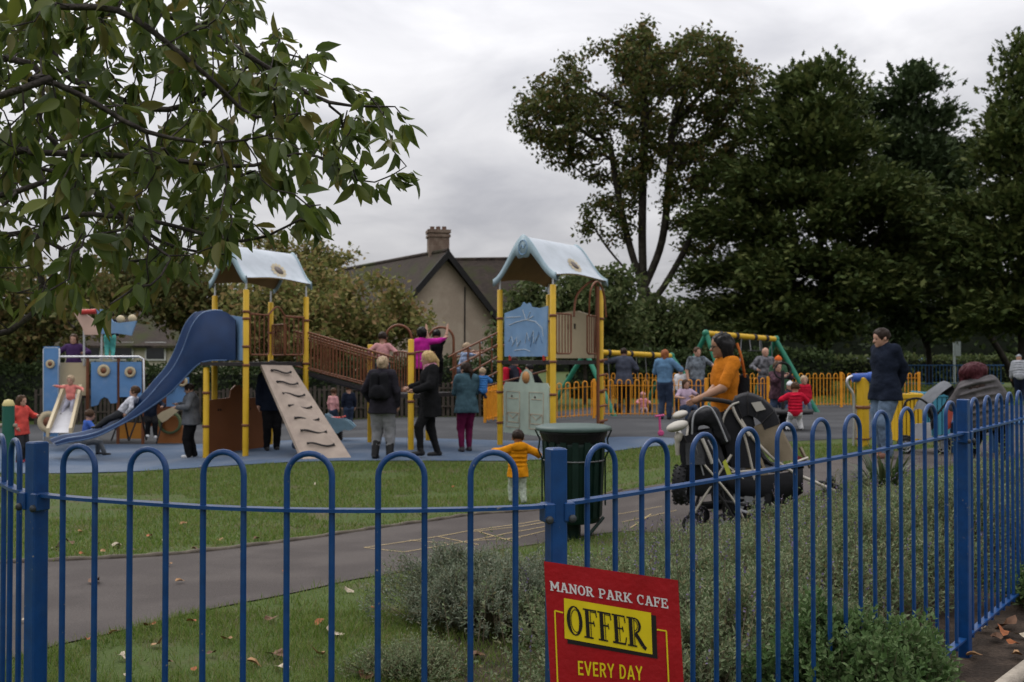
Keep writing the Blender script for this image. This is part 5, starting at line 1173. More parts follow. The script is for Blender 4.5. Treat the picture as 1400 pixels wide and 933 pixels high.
# ================================================================== pushchairs
M_fab = mat('black_pram_fabric', (.010,.010,.012), .75, .25, 14, .25, 120); M_frame = mat('pale_pram_frame', (.46,.42,.36), .45, .1, 12, metal=.3); M_grip = mat('black_foam_grip', (.018,.017,.017), .8, .2, 40, .3, 120)
M_tan = mat('tan_pram_fabric', (.19,.15,.10), .8, .14, 8, .2, 90); M_tyre = mat('black_tyre', (.014,.014,.015), .85, .2, 30, .3, 60); M_hub = mat('grey_wheel_hub', (.30,.30,.31), .45, .15, 20, metal=.4)
M_padw = mat('off_white_pad', (.38,.355,.31), .7, .08, 8, .1, 60); M_lime = mat('lime_trim', (.40,.42,.05), .5, .1, 10)
def wheel(c, r, w, par, axis, knob=0, spokes=5, grey=False):
    c = Vector(c); ax = Vector(axis).normalized(); h = w/2
    ty = MB().lathe([(r*.68,-h),(r*.9,-h),(r,-h*.5),(r,h*.5),(r*.9,h),(r*.68,h),(r*.68,-h)], c, 26, ax, cap=False)
    o = ty.build('wheel', M_tyre, par)
    if knob:
        R = UP.rotation_difference(ax).to_matrix(); mb = MB()
        for i in range(knob):
            an = 2*PI*i/knob
            for j, hh in ((0,-.55),(.5,0),(0,.55)):
                a2 = an + j*2*PI/knob; d = R @ Vector((math.cos(a2), math.sin(a2), 0)); mb.box(c + d*(r+.004) + ax*hh*w*.8, (r*.09,r*.09,r*.09), R @ Matrix.Rotation(a2,3,'Z'))
        k_ = mb.build('tyre_tread', M_tyre, o); k_['kind'] = 'stuff'
    R = UP.rotation_difference(ax).to_matrix(); mb = MB().lathe([(r*.70,-h*.5),(r*.70,h*.5),(r*.58,h*.5),(r*.58,-h*.5),(r*.70,-h*.5)], c, 24, ax, cap=False).lathe([(r*.2,-h*.8),(r*.2,h*.8)], c, 12, ax)
    for i in range(spokes):
        d = R @ Vector((math.cos(2*PI*i/spokes), math.sin(2*PI*i/spokes), 0)); mb.bar(c + d*r*.15, c + d*r*.62, r*.16, h*.9, up=ax)
    mb.build('rim', M_hub, o); return o
def panel(pts_l, pts_r, th, m, name, par):
    """padded sheet between two edges"""
    L_, R_ = bez(pts_l, 8), bez(pts_r, 8); rows = []
    for a, b in zip(L_, R_): rows.append([a, a.lerp(b,.12), a.lerp(b,.5), a.lerp(b,.88), b])
    mb = MB(); n = len(rows)
    nrm = []
    for i, r_ in enumerate(rows):
        t = rows[min(i+1,n-1)][2]-rows[max(i-1,0)][2]; s = r_[-1]-r_[0]; nn = t.cross(s).normalized(); nrm.append(nn)
    full = []
    for r_, nn in zip(rows, nrm):
        pad = [.25,.9,1.15,.9,.25]; up = [p+nn*th*.5*k for p, k in zip(r_, pad)]; dn = [p-nn*th*.5*k for p, k in zip(r_, pad)]; full.append(up+list(reversed(dn))+[up[0]])
    nz_ = lambda p: p + Vector(mnoise.noise_vector(p*11))*th*.22 + Vector(mnoise.noise_vector(p*27))*th*.10
    full = [[nz_(p) for p in r_[:-1]] for r_ in full]; full = [r_+[r_[0]] for r_ in full]
    mb.strip(full)
    mb.add(full[0][:-1], [tuple(range(10))]); mb.add(full[-1][:-1], [tuple(range(10))])
    return mb.build(name, m, par)
DA = 8.95                                # distance of the near side
gA = gz(2.1, 9.2)
A = lambda px, py, d=0.0: P(px, py, DA + d)
pa = thing('pushchair', (A(1040,700).x, DA+.3, gA), 'large black and tan pushchair with loaded basket, pushed by the person in ochre orange', 'pushchair')
WD = .56
def both(pts, r, m, name, n=7, par=None):
    for o_ in (0, WD): MB().tube(bez([A(x, y, o_) for x, y in pts], 6), r, n).build(name, m, par or pa)
both([(1003,556),(1030,600),(1075,640),(1120,662),(1142,672)], .016, M_frame, 'frame_tube')
both([(1003,556),(1016,590),(1030,650),(1035,700)], .014, M_frame, 'frame_tube')
both([(985,640),(1040,668),(1100,700)], .012, M_grip, 'frame_tube'); both([(1105,626),(1060,640),(1000,646)], .012, M_frame, 'frame_tube')
both([(1068,700),(1010,650),(990,634)], .010, M_frame, 'frame_tube')
hb = MB().tube(bez([A(1005,552,0), A(985,548,0), A(966,546,.06), A(963,546,WD*.5), A(966,546,WD-.06), A(985,548,WD), A(1005,552,WD)], 6), .021, 9); hb.build('handlebar', M_grip, pa)
panel([A(1008,552,.04), A(1020,585,.04), A(1040,622,.04), A(1058,640,.04)], [A(1008,552,WD-.04), A(1020,585,WD-.04), A(1040,622,WD-.04), A(1058,640,WD-.04)], .06, M_fab, 'backrest', pa)
panel([A(1052,640,.04), A(1078,640,.04), A(1098,636,.04)], [A(1052,640,WD-.04), A(1078,640,WD-.04), A(1098,636,WD-.04)], .05, M_fab, 'seat', pa)
# hood: folded back fan of black cloth with pale edge and window
hood = [(1000,560),(1005,547),(1022,541),(1042,548),(1058,563),(1066,580)]
h0 = [A(x, y, -.02) for x, y in hood]; h1 = [A(x, y-3, WD*.5) for x, y in hood]; h2 = [A(x, y, WD+.02) for x, y in hood]; piv0, piv2 = A(1024,596,-.02), A(1024,596,WD+.02)
rows = []
for a, b, c_ in zip(bez(h0,4), bez(h1,4), bez(h2,4)):
    rows.append([piv0.lerp(a,.50), piv0.lerp(a,.75), a, a.lerp(b,.5)+UP*.012, b+UP*.01, b.lerp(c_,.5)+UP*.012, c_, piv2.lerp(c_,.75), piv2.lerp(c_,.50)])
hd = MB().strip(rows).build('hood', M_fab, pa)
MB().tube([p+Vector((0,-.012,0)) for p in bez([A(x, y, -.02) for x, y in [(1024,596),(1008,572),(1001,556)]],5)], .014, 6).build('hood_piping', M_frame, hd)
MB().tube([p+Vector((0,-.010,0)) for p in bez([A(x, y, -.02) for x, y in [(990,600),(988,575),(998,556),(1010,550)]],5)], .010, 6).build('hood_piping', M_padw, hd)
for k_ in (1,2,3,4): MB().tube([q_+Vector((0,-.004,0))+UP*.004 for q_ in rows[k_*4]], .007, 5).build('hood_seam', M_grip, hd)
MB().hexa([A(1027,551,-.035), A(1040,549,-.035), A(1047,560,-.035), A(1034,563,-.035), A(1027,551,-.02), A(1040,549,-.02), A(1047,560,-.02), A(1034,563,-.02)]).build('reflector', M_padw, hd)
panel([A(990,560,.0), A(990,600,.0), A(1000,640,.0)], [A(1030,570,.02), A(1036,605,.02), A(1046,640,.02)], .03, M_fab, 'side_cloth', pa)
panel([A(1030,584,.0), A(1044,612,.0), A(1060,632,.0)], [A(1062,572,.0), A(1076,600,.0), A(1090,628,.0)], .03, M_tan, 'side_cloth', pa); panel([A(1008,610,.02), A(1016,634,.02), A(1024,652,.02)], [A(1028,596,.02), A(1040,622,.02), A(1050,650,.02)], .03, M_tan, 'side_cloth', pa)
panel([A(1094,612,.04), A(1108,640,.04)], [A(1094,612,WD-.04), A(1108,640,WD-.04)], .03, M_tan, 'leg_rest', pa); panel([A(1086,627,.1), A(1100,632,.1)], [A(1086,627,WD-.1), A(1100,632,WD-.1)], .05, mat('dark_red_strap', (.25,.03,.03), .7, .2, 10), 'harness', pa)
# bulging basket
bk = MB(); ring_ = []
for i, (x, yt, yb) in enumerate(((992,652,664),(1010,652,682),(1045,650,690),(1075,646,687),(1098,640,672))):
    ring_.append([A(x, yt, 0), A(x, (yt+yb)/2, -.045), A(x, yb, 0.03), A(x, yb+2, WD*.5), A(x, yb, WD-.03), A(x, (yt+yb)/2, WD+.04), A(x, yt, WD), A(x, yt, 0)])
bk.strip(ring_); bk.add(ring_[0][:-1], [tuple(range(7))]); bk.add(ring_[-1][:-1], [tuple(range(7))]); bk.build('basket', M_fab, pa)
panel([A(1000,648,.02), A(1040,642,.02), A(1070,640,.02)], [A(1000,644,WD-.1), A(1040,640,WD-.1), A(1070,636,WD-.1)], .08, mat('grey_blanket', (.10,.105,.12), .85, .3, 10, .3, 40), 'blanket', pa)
wA = lambda px, py, r, d, **k: wheel((A(px,py,d).x, DA+d, max(A(px,py,d).z, gA+r)), r, .055, pa, (.12,1,0), **k)
wheel(Vector((A(1024,690,.0).x, DA+.02, gA+.205)), .205, .055, pa, (.10,1,0), spokes=6); wheel(Vector((A(1030,690,.0).x, DA+WD-.02, gA+.205)), .205, .055, pa, (.10,1,0), spokes=6)
wheel(Vector((A(1140,672,.25).x, DA+.25, gA+.15)), .15, .06, pa, (.9,.45,0), spokes=5)
MB().tube(bez([A(1120,660,.0), A(1138,662,.15), A(1140,668,.25)],5), .018, 7).tube(bez([A(1120,660,WD), A(1138,662,.4), A(1140,668,.25)],5), .018, 7).build('fork', M_grip, pa)
MB().ball(A(1136,657,.2), .045, 10, 8).build('fork_hub', M_grip, pa)
# ---- second pushchair, left: black, turned away, with white pads, a knobbly wheel slung on it and two pairs of castors
DB = 8.7; gB = gz(1.55, 8.9)
B = lambda px, py, d=0.0: P(px, py, DB + d)
pb2 = thing('pushchair', (B(955,700).x, DB+.2, gB), 'black folded pushchair with white pads and a big knobbly tyre, left of the larger one', 'pushchair')
for nm, cx_, cy_, rx_, ry_, d in (('white_pad', 926, 583, .100, .044, -.02), ('white_pad', 930, 567, .070, .034, .22)):
    R = Matrix.Rotation(-.32, 3, 'Y'); MB().ball(B(cx_, cy_, d), (rx_, .10, ry_), 16, 10, R).build(nm, M_padw, pb2)
MB().tube(bez([B(930,592,-.02), B(926,604,-.02), B(927,622,0)],5), [.034]*5+[.02]*6, 8).tube(bez([B(942,580,.2), B(940,600,.1), B(936,640,.1)],5), .018, 8).build('frame_tube', M_frame, pb2)
panel([B(928,600,-.0), B(932,640,-.02), B(944,672,0), B(956,680,0)], [B(975,585,.02), B(990,625,0), B(994,652,0), B(990,668,0)], .07, M_fab, 'seat_back', pb2)
panel([B(940,590,.35), B(945,650,.35), B(956,676,.35)], [B(985,585,.38), B(996,640,.38), B(998,664,.38)], .07, M_fab, 'seat_back', pb2)
panel([B(936,606,-.07), B(938,636,-.09)], [B(958,604,-.07), B(966,636,-.09)], .05, mat('grey_mesh_fabric', (.035,.036,.038), .8, .25, 30, .4, 90), 'pocket', pb2)
MB().tube(bez([B(960,600,-.09), B(968,618,-.10), B(974,634,-.1)],5), .016, 7).build('piping', M_padw, pb2)
MB().hexa([B(988,632,-.08), B(992,628,-.08), B(1003,655,-.08), B(996,656,-.08), B(988,632,-.06), B(992,628,-.06), B(1003,655,-.06), B(996,656,-.06)]).build('trim', M_lime, pb2)
wheel(B(932,663,.02), .165, .11, pb2, (.93,-.36,0), knob=22, spokes=6)
for x, d in ((946,-.02),(990,.03),(954,.42),(1001,.42)):
    q = B(x, 712, d); q.z = gB+.085; wheel(q, .085, .035, pb2, (.35,.94,0), spokes=5); q2 = Vector((q.x+.02, q.y+.05, q.z)); wheel(q2+Vector((.02,.03,0)), .085, .035, pb2, (.35,.94,0), spokes=5)
    MB().tube([q+Vector((.02,.03,0)), q+Vector((.0,.03,.13)), q+Vector((.02,.03,.2))], .015, 7).build('castor_fork', M_grip, pb2)
MB().tube([B(945,690,0), B(990,686,0), B(1040,694,.05)], .015, 7).tube([B(952,690,.42), B(1000,686,.42)], .015, 7).tube([B(945,690,0), B(952,690,.42)], .015, 7).tube([B(945,690,0), B(942,640,.05)], .014, 7).tube([B(990,686,.03),B(980,640,.03)], .014, 7).build('chassis', M_grip, pb2)
MB().tube(bez([B(960,632,-.1), B(1000,680,-.1), B(1018,712,-.06)],5), .010, 6).build('strut', M_frame, pb2)
for o_ in (-.03, .42):
    MB().tube(bez([B(934,596,o_), B(958,640,o_), B(992,690,o_), B(1002,708,o_)],5), .013, 7).build('frame_tube', M_grip, pb2); MB().tube(bez([B(1000,622,o_), B(975,660,o_), B(946,706,o_)],5), .012, 7).build('frame_tube', M_frame, pb2)
for a_, b_ in (((968,602),(988,640)),((950,606),(962,650))): MB().tube([B(*a_,-.10), B(*b_,-.10)], .007, 5).build('strap', M_hub, pb2)
# ---- grey pushchair behind the man in navy
DC = 14.1; gC = gz(6.0, DC); Cc = lambda px, py, d=0.0: P(px, py, DC + d)
pc2 = thing('pushchair', (Cc(1275,600).x, DC+.2, gC), 'smaller pushchair with grey hood and red straps, in front of the seated woman', 'pushchair')
rows = []
for x, y in ((1266,566),(1272,552),(1288,536),(1301,527),(1306,534),(1300,546)):
    rows.append([Cc(x, y, 0)+Vector((0, a, .06*math.sin(PI*(a+.02)/.5))) for a in (-.02, .1, .23, .36, .48)])
MB().strip(rows).build('hood', mat('grey_hood_fabric', (.10,.105,.115), .8, .15, 12, .2, 60), pc2)
for o_ in (0, .46):
    MB().tube(bez([Cc(1312,522,o_), Cc(1296,548,o_), Cc(1272,580,o_), Cc(1262,606,o_)],5), .016, 7).build('frame_tube', M_grip, pc2); MB().tube([Cc(1312,526,o_), Cc(1298,556,o_), Cc(1290,604,o_)], .015, 7).build('frame_tube', M_frame, pc2)
    MB().tube(bez([Cc(1235,560,o_), Cc(1240,548,o_), Cc(1256,545,o_), Cc(1268,552,o_)],5), .016, 7).build('bumper_bar', M_grip, pc2)
    for x in (1238, 1288): q = Cc(x, 600, o_); q.z = gC+.12; wheel(q, .12, .045, pc2, (.05,1,0))
    MB().tube([Cc(1290,600,o_), Cc(1240,598,o_)], .013, 6).build('frame_tube', M_grip, pc2)
panel([Cc(1268,556,.02), Cc(1276,578,.02), Cc(1262,590,.02), Cc(1246,596,.02)], [Cc(1268,556,.44), Cc(1276,578,.44), Cc(1262,590,.44), Cc(1246,596,.44)], .07, M_fab, 'seat', pc2)
panel([Cc(1250,580,-.02), Cc(1250,600,-.02)], [Cc(1272,578,-.02), Cc(1274,600,-.02)], .03, mat('pale_cloth', (.42,.42,.44), .8, .1, 10), 'blanket', pc2); panel([Cc(1298,552,-.03), Cc(1290,590,-.03)], [Cc(1306,548,-.03), Cc(1300,585,-.03)], .03, mat('coral_strap', (.42,.08,.05), .7, .1, 10), 'harness', pc2)
# ================================================================== people: smooth implicit bodies, meshed with surface nets
class Field:
    def __init__(s, lo, hi, h):
        s.lo = np.array(lo, float); s.h = h; s.n = np.ceil((np.array(hi)-s.lo)/h).astype(int)+1
        s.ax = [s.lo[i] + np.arange(s.n[i])*h for i in range(3)]; s.f = np.full(tuple(s.n), 1.0)
    def _sl(s, lo, hi):
        a = np.clip(((lo-s.lo)/s.h).astype(int)-1, 0, s.n); b = np.clip(((hi-s.lo)/s.h).astype(int)+3, 0, s.n)
        return tuple(slice(a[i], b[i]) for i in range(3)), np.meshgrid(*[s.ax[i][a[i]:b[i]] for i in range(3)], indexing='ij', sparse=True)
    def _mix(s, sl, d, k, sub=False):
        g = s.f[sl]
        if sub:
            d = -d; h = np.maximum(k-np.abs(g-d), 0)/k; s.f[sl] = np.maximum(g, d) + h*h*k*.25
        else:
            h = np.maximum(k-np.abs(g-d), 0)/k; s.f[sl] = np.minimum(g, d) - h*h*k*.25
    def cap(s, a, b, ra, rb=None, k=.02, sub=False):
        a, b = np.array(a, float), np.array(b, float); rb = ra if rb is None else rb; m = max(ra, rb)+k+2*s.h
        sl, (X, Y, Z) = s._sl(np.minimum(a,b)-m, np.maximum(a,b)+m)
        if 0 in s.f[sl].shape: return s
        ab = b-a; L2 = ab@ab+1e-12; t = np.clip(((X-a[0])*ab[0]+(Y-a[1])*ab[1]+(Z-a[2])*ab[2])/L2, 0, 1)
        d = np.sqrt((X-a[0]-t*ab[0])**2+(Y-a[1]-t*ab[1])**2+(Z-a[2]-t*ab[2])**2) - (ra+(rb-ra)*t)
        s._mix(sl, d, k, sub); return s
    def ell(s, c, r, R=None, k=.02, sub=False):
        c, r = np.array(c, float), np.array(r, float); m = r.max()+k+2*s.h
        sl, (X, Y, Z) = s._sl(c-m, c+m)
        if 0 in s.f[sl].shape: return s
        R = np.eye(3) if R is None else np.array(R)
        x, y, z_ = X-c[0], Y-c[1], Z-c[2]
        q = [(R[0,i]*x + R[1,i]*y + R[2,i]*z_) for i in range(3)]
        k0 = np.sqrt(sum((q[i]/r[i])**2 for i in range(3)))+1e-9; k1 = np.sqrt(sum((q[i]/r[i]**2)**2 for i in range(3)))+1e-9
        s._mix(sl, k0*(k0-1)/k1, k, sub); return s
    def cut(s, p, n):                    # keep the side where (x-p).n < 0
        X, Y, Z = np.meshgrid(*s.ax, indexing='ij', sparse=True); n = np.array(n, float); p = np.array(p, float)
        s.f = np.maximum(s.f, (X-p[0])*n[0]+(Y-p[1])*n[1]+(Z-p[2])*n[2]); return s
    def mesh(s):
        f = s.f; neg = f < 0; nx_, ny_, nz_ = f.shape
        c = np.zeros((nx_-1, ny_-1, nz_-1), int)
        for i in (0,1):
            for j in (0,1):
                for k in (0,1): c += neg[i:nx_-1+i, j:ny_-1+j, k:nz_-1+k]
        ci = np.argwhere((c > 0) & (c < 8))
        if len(ci) == 0: return np.zeros((0,3)), np.zeros((0,4), int)
        idm = -np.ones(c.shape, int); idm[tuple(ci.T)] = np.arange(len(ci))
        P_ = np.zeros((len(ci),3)); W_ = np.zeros(len(ci)); cor = [(i,j,k) for i in (0,1) for j in (0,1) for k in (0,1)]
        for a in cor:
            for ax in range(3):
                if a[ax]: continue
                b = list(a); b[ax] = 1
                fa = f[tuple((ci+np.array(a)).T)]; fb = f[tuple((ci+np.array(b)).T)]; m = (fa < 0) != (fb < 0)
                t = np.where(m, fa/(fa-fb+1e-12), 0); q = np.array(a, float)[None].repeat(len(ci),0); q[:,ax] += t
                P_ += q*m[:,None]; W_ += m
        V = s.lo + (ci + P_/W_[:,None])*s.h; F = []
        for ax in range(3):
            u, v = (ax+1)%3, (ax+2)%3
            sl0 = [slice(None)]*3; sl1 = [slice(None)]*3; sl0[ax] = slice(0,-1); sl1[ax] = slice(1,None)
            A_, B_ = neg[tuple(sl0)], neg[tuple(sl1)]; e = np.argwhere(A_ != B_)
            e = e[(e[:,u] > 0) & (e[:,v] > 0) & (e[:,u] < c.shape[u]) & (e[:,v] < c.shape[v])]
            if not len(e): continue
            flip = A_[tuple(e.T)]; ids = []
            for du, dv in ((-1,-1),(0,-1),(0,0),(-1,0)):
                q = e.copy(); q[:,u] += du; q[:,v] += dv; ids.append(idm[tuple(q.T)])
            Q = np.stack(ids, 1); Q = np.where(flip[:,None], Q, Q[:,::-1]); F.append(Q)
        F = np.vstack(F); F = F[(F >= 0).all(1)]
        return V, F
def rot(yaw=0, pitch=0, roll=0): return (Matrix.Rotation(yaw,3,'Z') @ Matrix.Rotation(pitch,3,'X') @ Matrix.Rotation(roll,3,'Y'))
def ik(a, t, l1, l2, hint):
    a, t, hint = Vector(a), Vector(t), Vector(hint); d = t-a; L_ = min(d.length, (l1+l2)*.995); d.normalize()
    x = (l1*l1-l2*l2+L_*L_)/(2*L_); h = math.sqrt(max(l1*l1-x*x, 0)); n = hint - d*hint.dot(d); n = n.normalized() if n.length > 1e-5 else d.orthogonal().normalized()
    return a+d*x+n*h, a+d*L_
SKIN = {'light': mat('skin_light', (.42,.24,.17), .5, .06, 20), 'tan': mat('skin_tan', (.28,.15,.09), .5, .06, 20), 'dark': mat('skin_dark', (.10,.05,.03), .5, .06, 20)}
def cloth(name, col, **k): return mat('cloth_'+name, col, .9, k.get('var',.22), k.get('scale',9), .5, 30, spec=.06)
_mat = mat
def mat(*a, **k):
    if a[0].startswith('hair_'): k['spec'] = .10
    return _mat(*a, **k)
HAIR = {'black': mat('hair_black', (.010,.009,.009), .4, .3, 60), 'brown': mat('hair_brown', (.055,.030,.016), .5, .3, 50), 'dark': mat('hair_dark_brown', (.022,.014,.010), .5, .3, 50), 'blond': mat('hair_blond', (.42,.29,.13), .5, .25, 50), 'red': mat('hair_red', (.24,.085,.035), .5, .25, 50), 'grey': mat('hair_grey', (.20,.18,.17), .6, .25, 50), 'plum': mat('hair_plum', (.055,.014,.018), .5, .3, 50), 'fair': mat('hair_fair', (.34,.25,.16), .5, .2, 50)}
M_eye = mat('eye_dark', (.012,.009,.008), .2, .1, 10)
BLACKSHOE = mat('black_shoe', (.012,.012,.013), .5, .2, 20)
def person(label, base, H, head_deg, top, legs, hair=('short','dark'), shoes=BLACKSHOE, skin='light', child=0.0, lean=(0,0), hipz=None, hands=None, feet=None, head=(0,0), kind='shirt', fit=1.0, hem=None, sleeve=1.0, skirt=None, res=100, group=None, fat=1.0, extra=None, hat=None, band=None, legcut=0.0, hair_grow=1.0, hint=None, cat='person', hands_w=None):
    """base: point under the hips (ground or seat's floor). hands: [(x,y,z) left, right] in arm lengths from the shoulder; feet: [(x,y,z)] in H from the base; x to the person's left, y backwards, z up"""
    c = child; h = H/res
    hh = H*(.132+.075*c); hip_z = H*(.515-.10*c) if hipz is None else hipz*H; leg = H*(.515-.10*c); trunk = H-hh*1.10-H*(.515-.10*c)
    hip = Vector((0,0,hip_z)); u = Vector((lean[0], lean[1], math.sqrt(max(.05, 1-lean[0]**2-lean[1]**2)))).normalized(); X_ = Vector((1,0,0)); X_ = (X_-u*X_.dot(u)).normalized(); Fw = u.cross(X_)   # Fw points backwards (+Y)
    Rt = np.array([[X_.x,Fw.x,u.x],[X_.y,Fw.y,u.y],[X_.z,Fw.z,u.z]])
    T = lambda x, y, zf: hip + X_*(x*H) + Fw*(y*H) + u*(zf*trunk)      # torso coordinates
    neck = T(0, .005, 1.0); sw = .102+.004*c; LS, RS = T(sw,.01,.93), T(-sw,.01,.93); hw = .052+.004*c; LH, RH = hip+X_*hw*H, hip-X_*hw*H
    la, lb = H*(.172-.025*c), H*(.150-.02*c); arm = la+lb
    if hands is None: hands = [(.14,-.08,-.97),(-.14,-.08,-.97)]
    if feet is None: feet = [(.055,.01,0),(-.055,-.01,0)]
    J = []
    if skirt is None and kind != 'shirt' and hipz is None and hem is None and abs(lean[1]) < .2: skirt = .065
    Rb = Matrix.Rotation(-math.radians(head_deg), 3, 'Z')
    hints = hint or [(.6,.7,-.2),(-.6,.7,-.2)]
    for S_, hv, hn in ((LS, hands[0], hints[0]), (RS, hands[1], hints[1])):
        tgt = S_+Vector(hv)*arm if hands_w is None or hands_w[0 if S_ is LS else 1] is None else Rb @ (Vector(hands_w[0 if S_ is LS else 1])-Vector(base))
        J.append(ik(S_, tgt, la, lb, hn))
    (LE, LW), (RE, RW) = J; K = []
    for H_, fv in ((LH, feet[0]), (RH, feet[1])):
        an = Vector((fv[0]*H, fv[1]*H+.0, fv[2]*H + .040*H)); K.append(ik(H_, an, leg*.49, leg*.455, (0,-1,.12)))
    (LK, LA_), (RK, RA_) = K
    hc_yaw, hc_pitch = head; Rh = rot(math.radians(hc_yaw), math.radians(-hc_pitch)) @ Matrix(Rt.tolist()).to_3x3().lerp(Matrix.Identity(3), .7).to_3x3()
    RhN = np.array(Rh); hcen = neck + Rh @ Vector((0,-.02*H,hh*.60)); HL = lambda x, y, z_: hcen + Rh @ Vector((x*hh, y*hh, z_*hh))
    pts = [hip, neck, LS, RS, LE, LW, RE, RW, LK, LA_, RK, RA_, hcen+Vector((0,0,hh*.8)), hcen+Vector((hh*.8,hh*.9,-hh*.8)), hcen-Vector((hh*.8,hh*.8,0)), LA_-Vector((0,.14*H,.06*H)), RA_-Vector((0,.14*H,.06*H)), hip+Vector((.17*H*fat,.16*H,-.1*H)), hip-Vector((.17*H*fat,.16*H,.1*H))]
    lo = np.min([tuple(p) for p in pts],0)-.10*H; hi = np.max([tuple(p) for p in pts],0)+.10*H
    t = thing('person', base, label, cat, group, math.radians(head_deg))
    def out(fld, name, m, extra_mb=None):
        V, F = fld.mesh()
        if len(V) == 0: return None
        V = np.array(V)
        if name in ('top','trousers','under_shirt','scarf','hood'):   # creases
            sd = len(label)*1.7; V = V + np.array([tuple(mnoise.noise_vector(Vector((p[0]*9/H*.9+sd, p[1]*9/H, p[2]*13/H)))) for p in V])*.0075*H + np.array([tuple(mnoise.noise_vector(Vector((p[0]*24/H+sd, p[1]*24/H, p[2]*30/H)))) for p in V])*.0030*H
        if extra_mb is not None and extra_mb.v:
            b = len(V); ev = np.array([tuple(p) for p in extra_mb.v]); ef = []
            for q in extra_mb.f: ef += [[b+q[0], b+q[i], b+q[i+1], b+q[i+1]] for i in range(1, len(q)-1)] if len(q) != 4 else [[b+i for i in q]]
            ef = [q if q[2] != q[3] else q for q in ef]; V = np.vstack([V, ev]); me = bpy.data.meshes.new(name)
            me.from_pydata(V.tolist(), [], F.tolist() + [q[:3] if q[2] == q[3] else q for q in ef]); me.polygons.foreach_set('use_smooth', [True]*len(me.polygons)); me.update(); me.materials.append(m)
            o = bpy.data.objects.new(name, me); COL.objects.link(o); o.parent = t; return o
        return mesh_np(name, V, F, m, t, True, world=False)
    k = .02*H
    # ---------------- body
    B_ = Field(lo, hi, h)
    B_.ell(HL(0,.02,.10), (hh*.385,hh*.46,hh*.44), RhN, k*.5); B_.ell(HL(0,-.10,-.18), (hh*.30,hh*.31,hh*.33), RhN, k*.8)
    B_.cap(HL(0,-.40,-.02), HL(0,-.50,-.13), hh*.045, hh*.065, k*.4)
    for sx in (-1,1):
        B_.ell(HL(sx*.40,.04,-.05), (hh*.05,hh*.09,hh*.13), RhN, k*.3); B_.ell(HL(sx*.16,-.44,.0), (hh*.10,hh*.07,hh*.06), RhN, k*.4, sub=True)
    B_.cap(HL(-.1,-.40,-.30), HL(.1,-.40,-.30), hh*.03, hh*.03, k*.3); B_.ell(HL(0,-.33,-.43), (hh*.11,hh*.10,hh*.08), RhN, k*.5)
    B_.cap(neck-u*.02*H, HL(0,.06,-.25), hh*.25, hh*.24, k)
    def torso(fl, g, kk, chest=1.0):
        fl.cap(LS-X_*.02*H, RS+X_*.02*H, .038*H+g, None, kk); fl.ell(T(0,-.005,.66), ((.112*fat)*H+g,(.072*fat*chest)*H+g,.40*trunk+g), Rt, kk); fl.ell(T(0,-.008-.01*c,.30), ((.098*fat)*H+g,(.070*fat+.012*c)*H+g,.34*trunk+g), Rt, kk); fl.ell(hip+u*.02*H, ((.100*fat)*H+g,(.075*fat)*H+g,.075*H+g), Rt, kk)
    torso(B_, -.014*H, k)
    ua, fa, wa = (.033*H*fat**.5)*(1+.15*c), (.026*H)*(1+.2*c), (.018*H)*(1+.25*c)
    for S_, E_, W_, hv in ((LS,LE,LW,1),(RS,RE,RW,-1)):
        B_.cap(S_,E_,ua,fa,k*.6); B_.cap(E_,W_,fa,wa,k*.4); d = (W_-E_).normalized(); B_.cap(W_, W_+d*.035*H, wa*.95, wa*1.15, k*.4)
    for H_, K_, A_ in ((LH,LK,LA_),(RH,RK,RA_)): B_.cap(H_,K_,.050*H*fat**.5,.030*H,k*.6); B_.cap(K_,A_,.030*H,.018*H,k*.4); B_.cap(A_-Vector((0,.0,.018*H)), A_+Vector((0,-.075*H,-.022*H)), .020*H, .016*H, k*.3)
    fb = MB()
    for E_, W_, sx in ((LE,LW,1),(RE,RW,-1)):
        d = (W_-E_).normalized(); side = Vector((0,-1,0)) - d*d.dot(Vector((0,-1,0))); side = side.normalized() if side.length > .2 else d.orthogonal().normalized(); palm = d.cross(side).normalized()*sx
        pc_ = W_ + d*.045*H; ln = (.036,.041,.038,.029)
        for i in range(4):
            o_ = side*(.013-.0085*i)*H; cur = palm*.45
            a = pc_+o_; b = a + (d+cur*.3).normalized()*ln[i]*H*.55; e_ = b + (d+cur*1.3).normalized()*ln[i]*H*.5; fb.tube([a,b,e_], [.0055*H,.0050*H,.0038*H], 5)
        a = W_ + d*.02*H + side*.012*H; b = a + (d*.6+side*.8).normalized()*.024*H; fb.tube([a,b,b+(d+side*.1).normalized()*.018*H], [.0070*H,.0062*H,.0045*H], 5)
    out(B_, 'body', SKIN[skin], fb)
    for sx in (-1,1): MB().ball(HL(sx*.165,-.375,.0), (hh*.052,hh*.04,hh*.034), 8, 6).build('eye', M_eye, t, world=False)
    # ---------------- top
    g = {'shirt':.006,'jacket':.014,'coat':.016,'puffer':.024}[kind]*H; ka = g*.75
    C_ = Field(lo, hi, h); torso(C_, g, k)
    for S_, E_, W_ in ((LS,LE,LW),(RS,RE,RW)):
        C_.cap(S_,S_.lerp(E_,min(1,sleeve*2)) if sleeve < .5 else E_,ua+ka+.003*H,fa+ka+.004*H,k*.7)
        if sleeve >= .5: C_.cap(E_,E_.lerp(W_,min(.96,(sleeve-.5)*2)),fa+ka+.003*H,wa+ka*.9+.004*H,k*.5)
    if kind in ('jacket','coat','puffer'): C_.cap(neck-u*.015*H, neck+u*.022*H, hh*.30, hh*.31, k*.6)
    if kind == 'puffer':
        for q in np.linspace(.12,.95,6): C_.ell(T(0,0,q), (.108*fat*H+g+.005*H,.080*fat*H+g+.005*H,.085*trunk), Rt, k*.5)
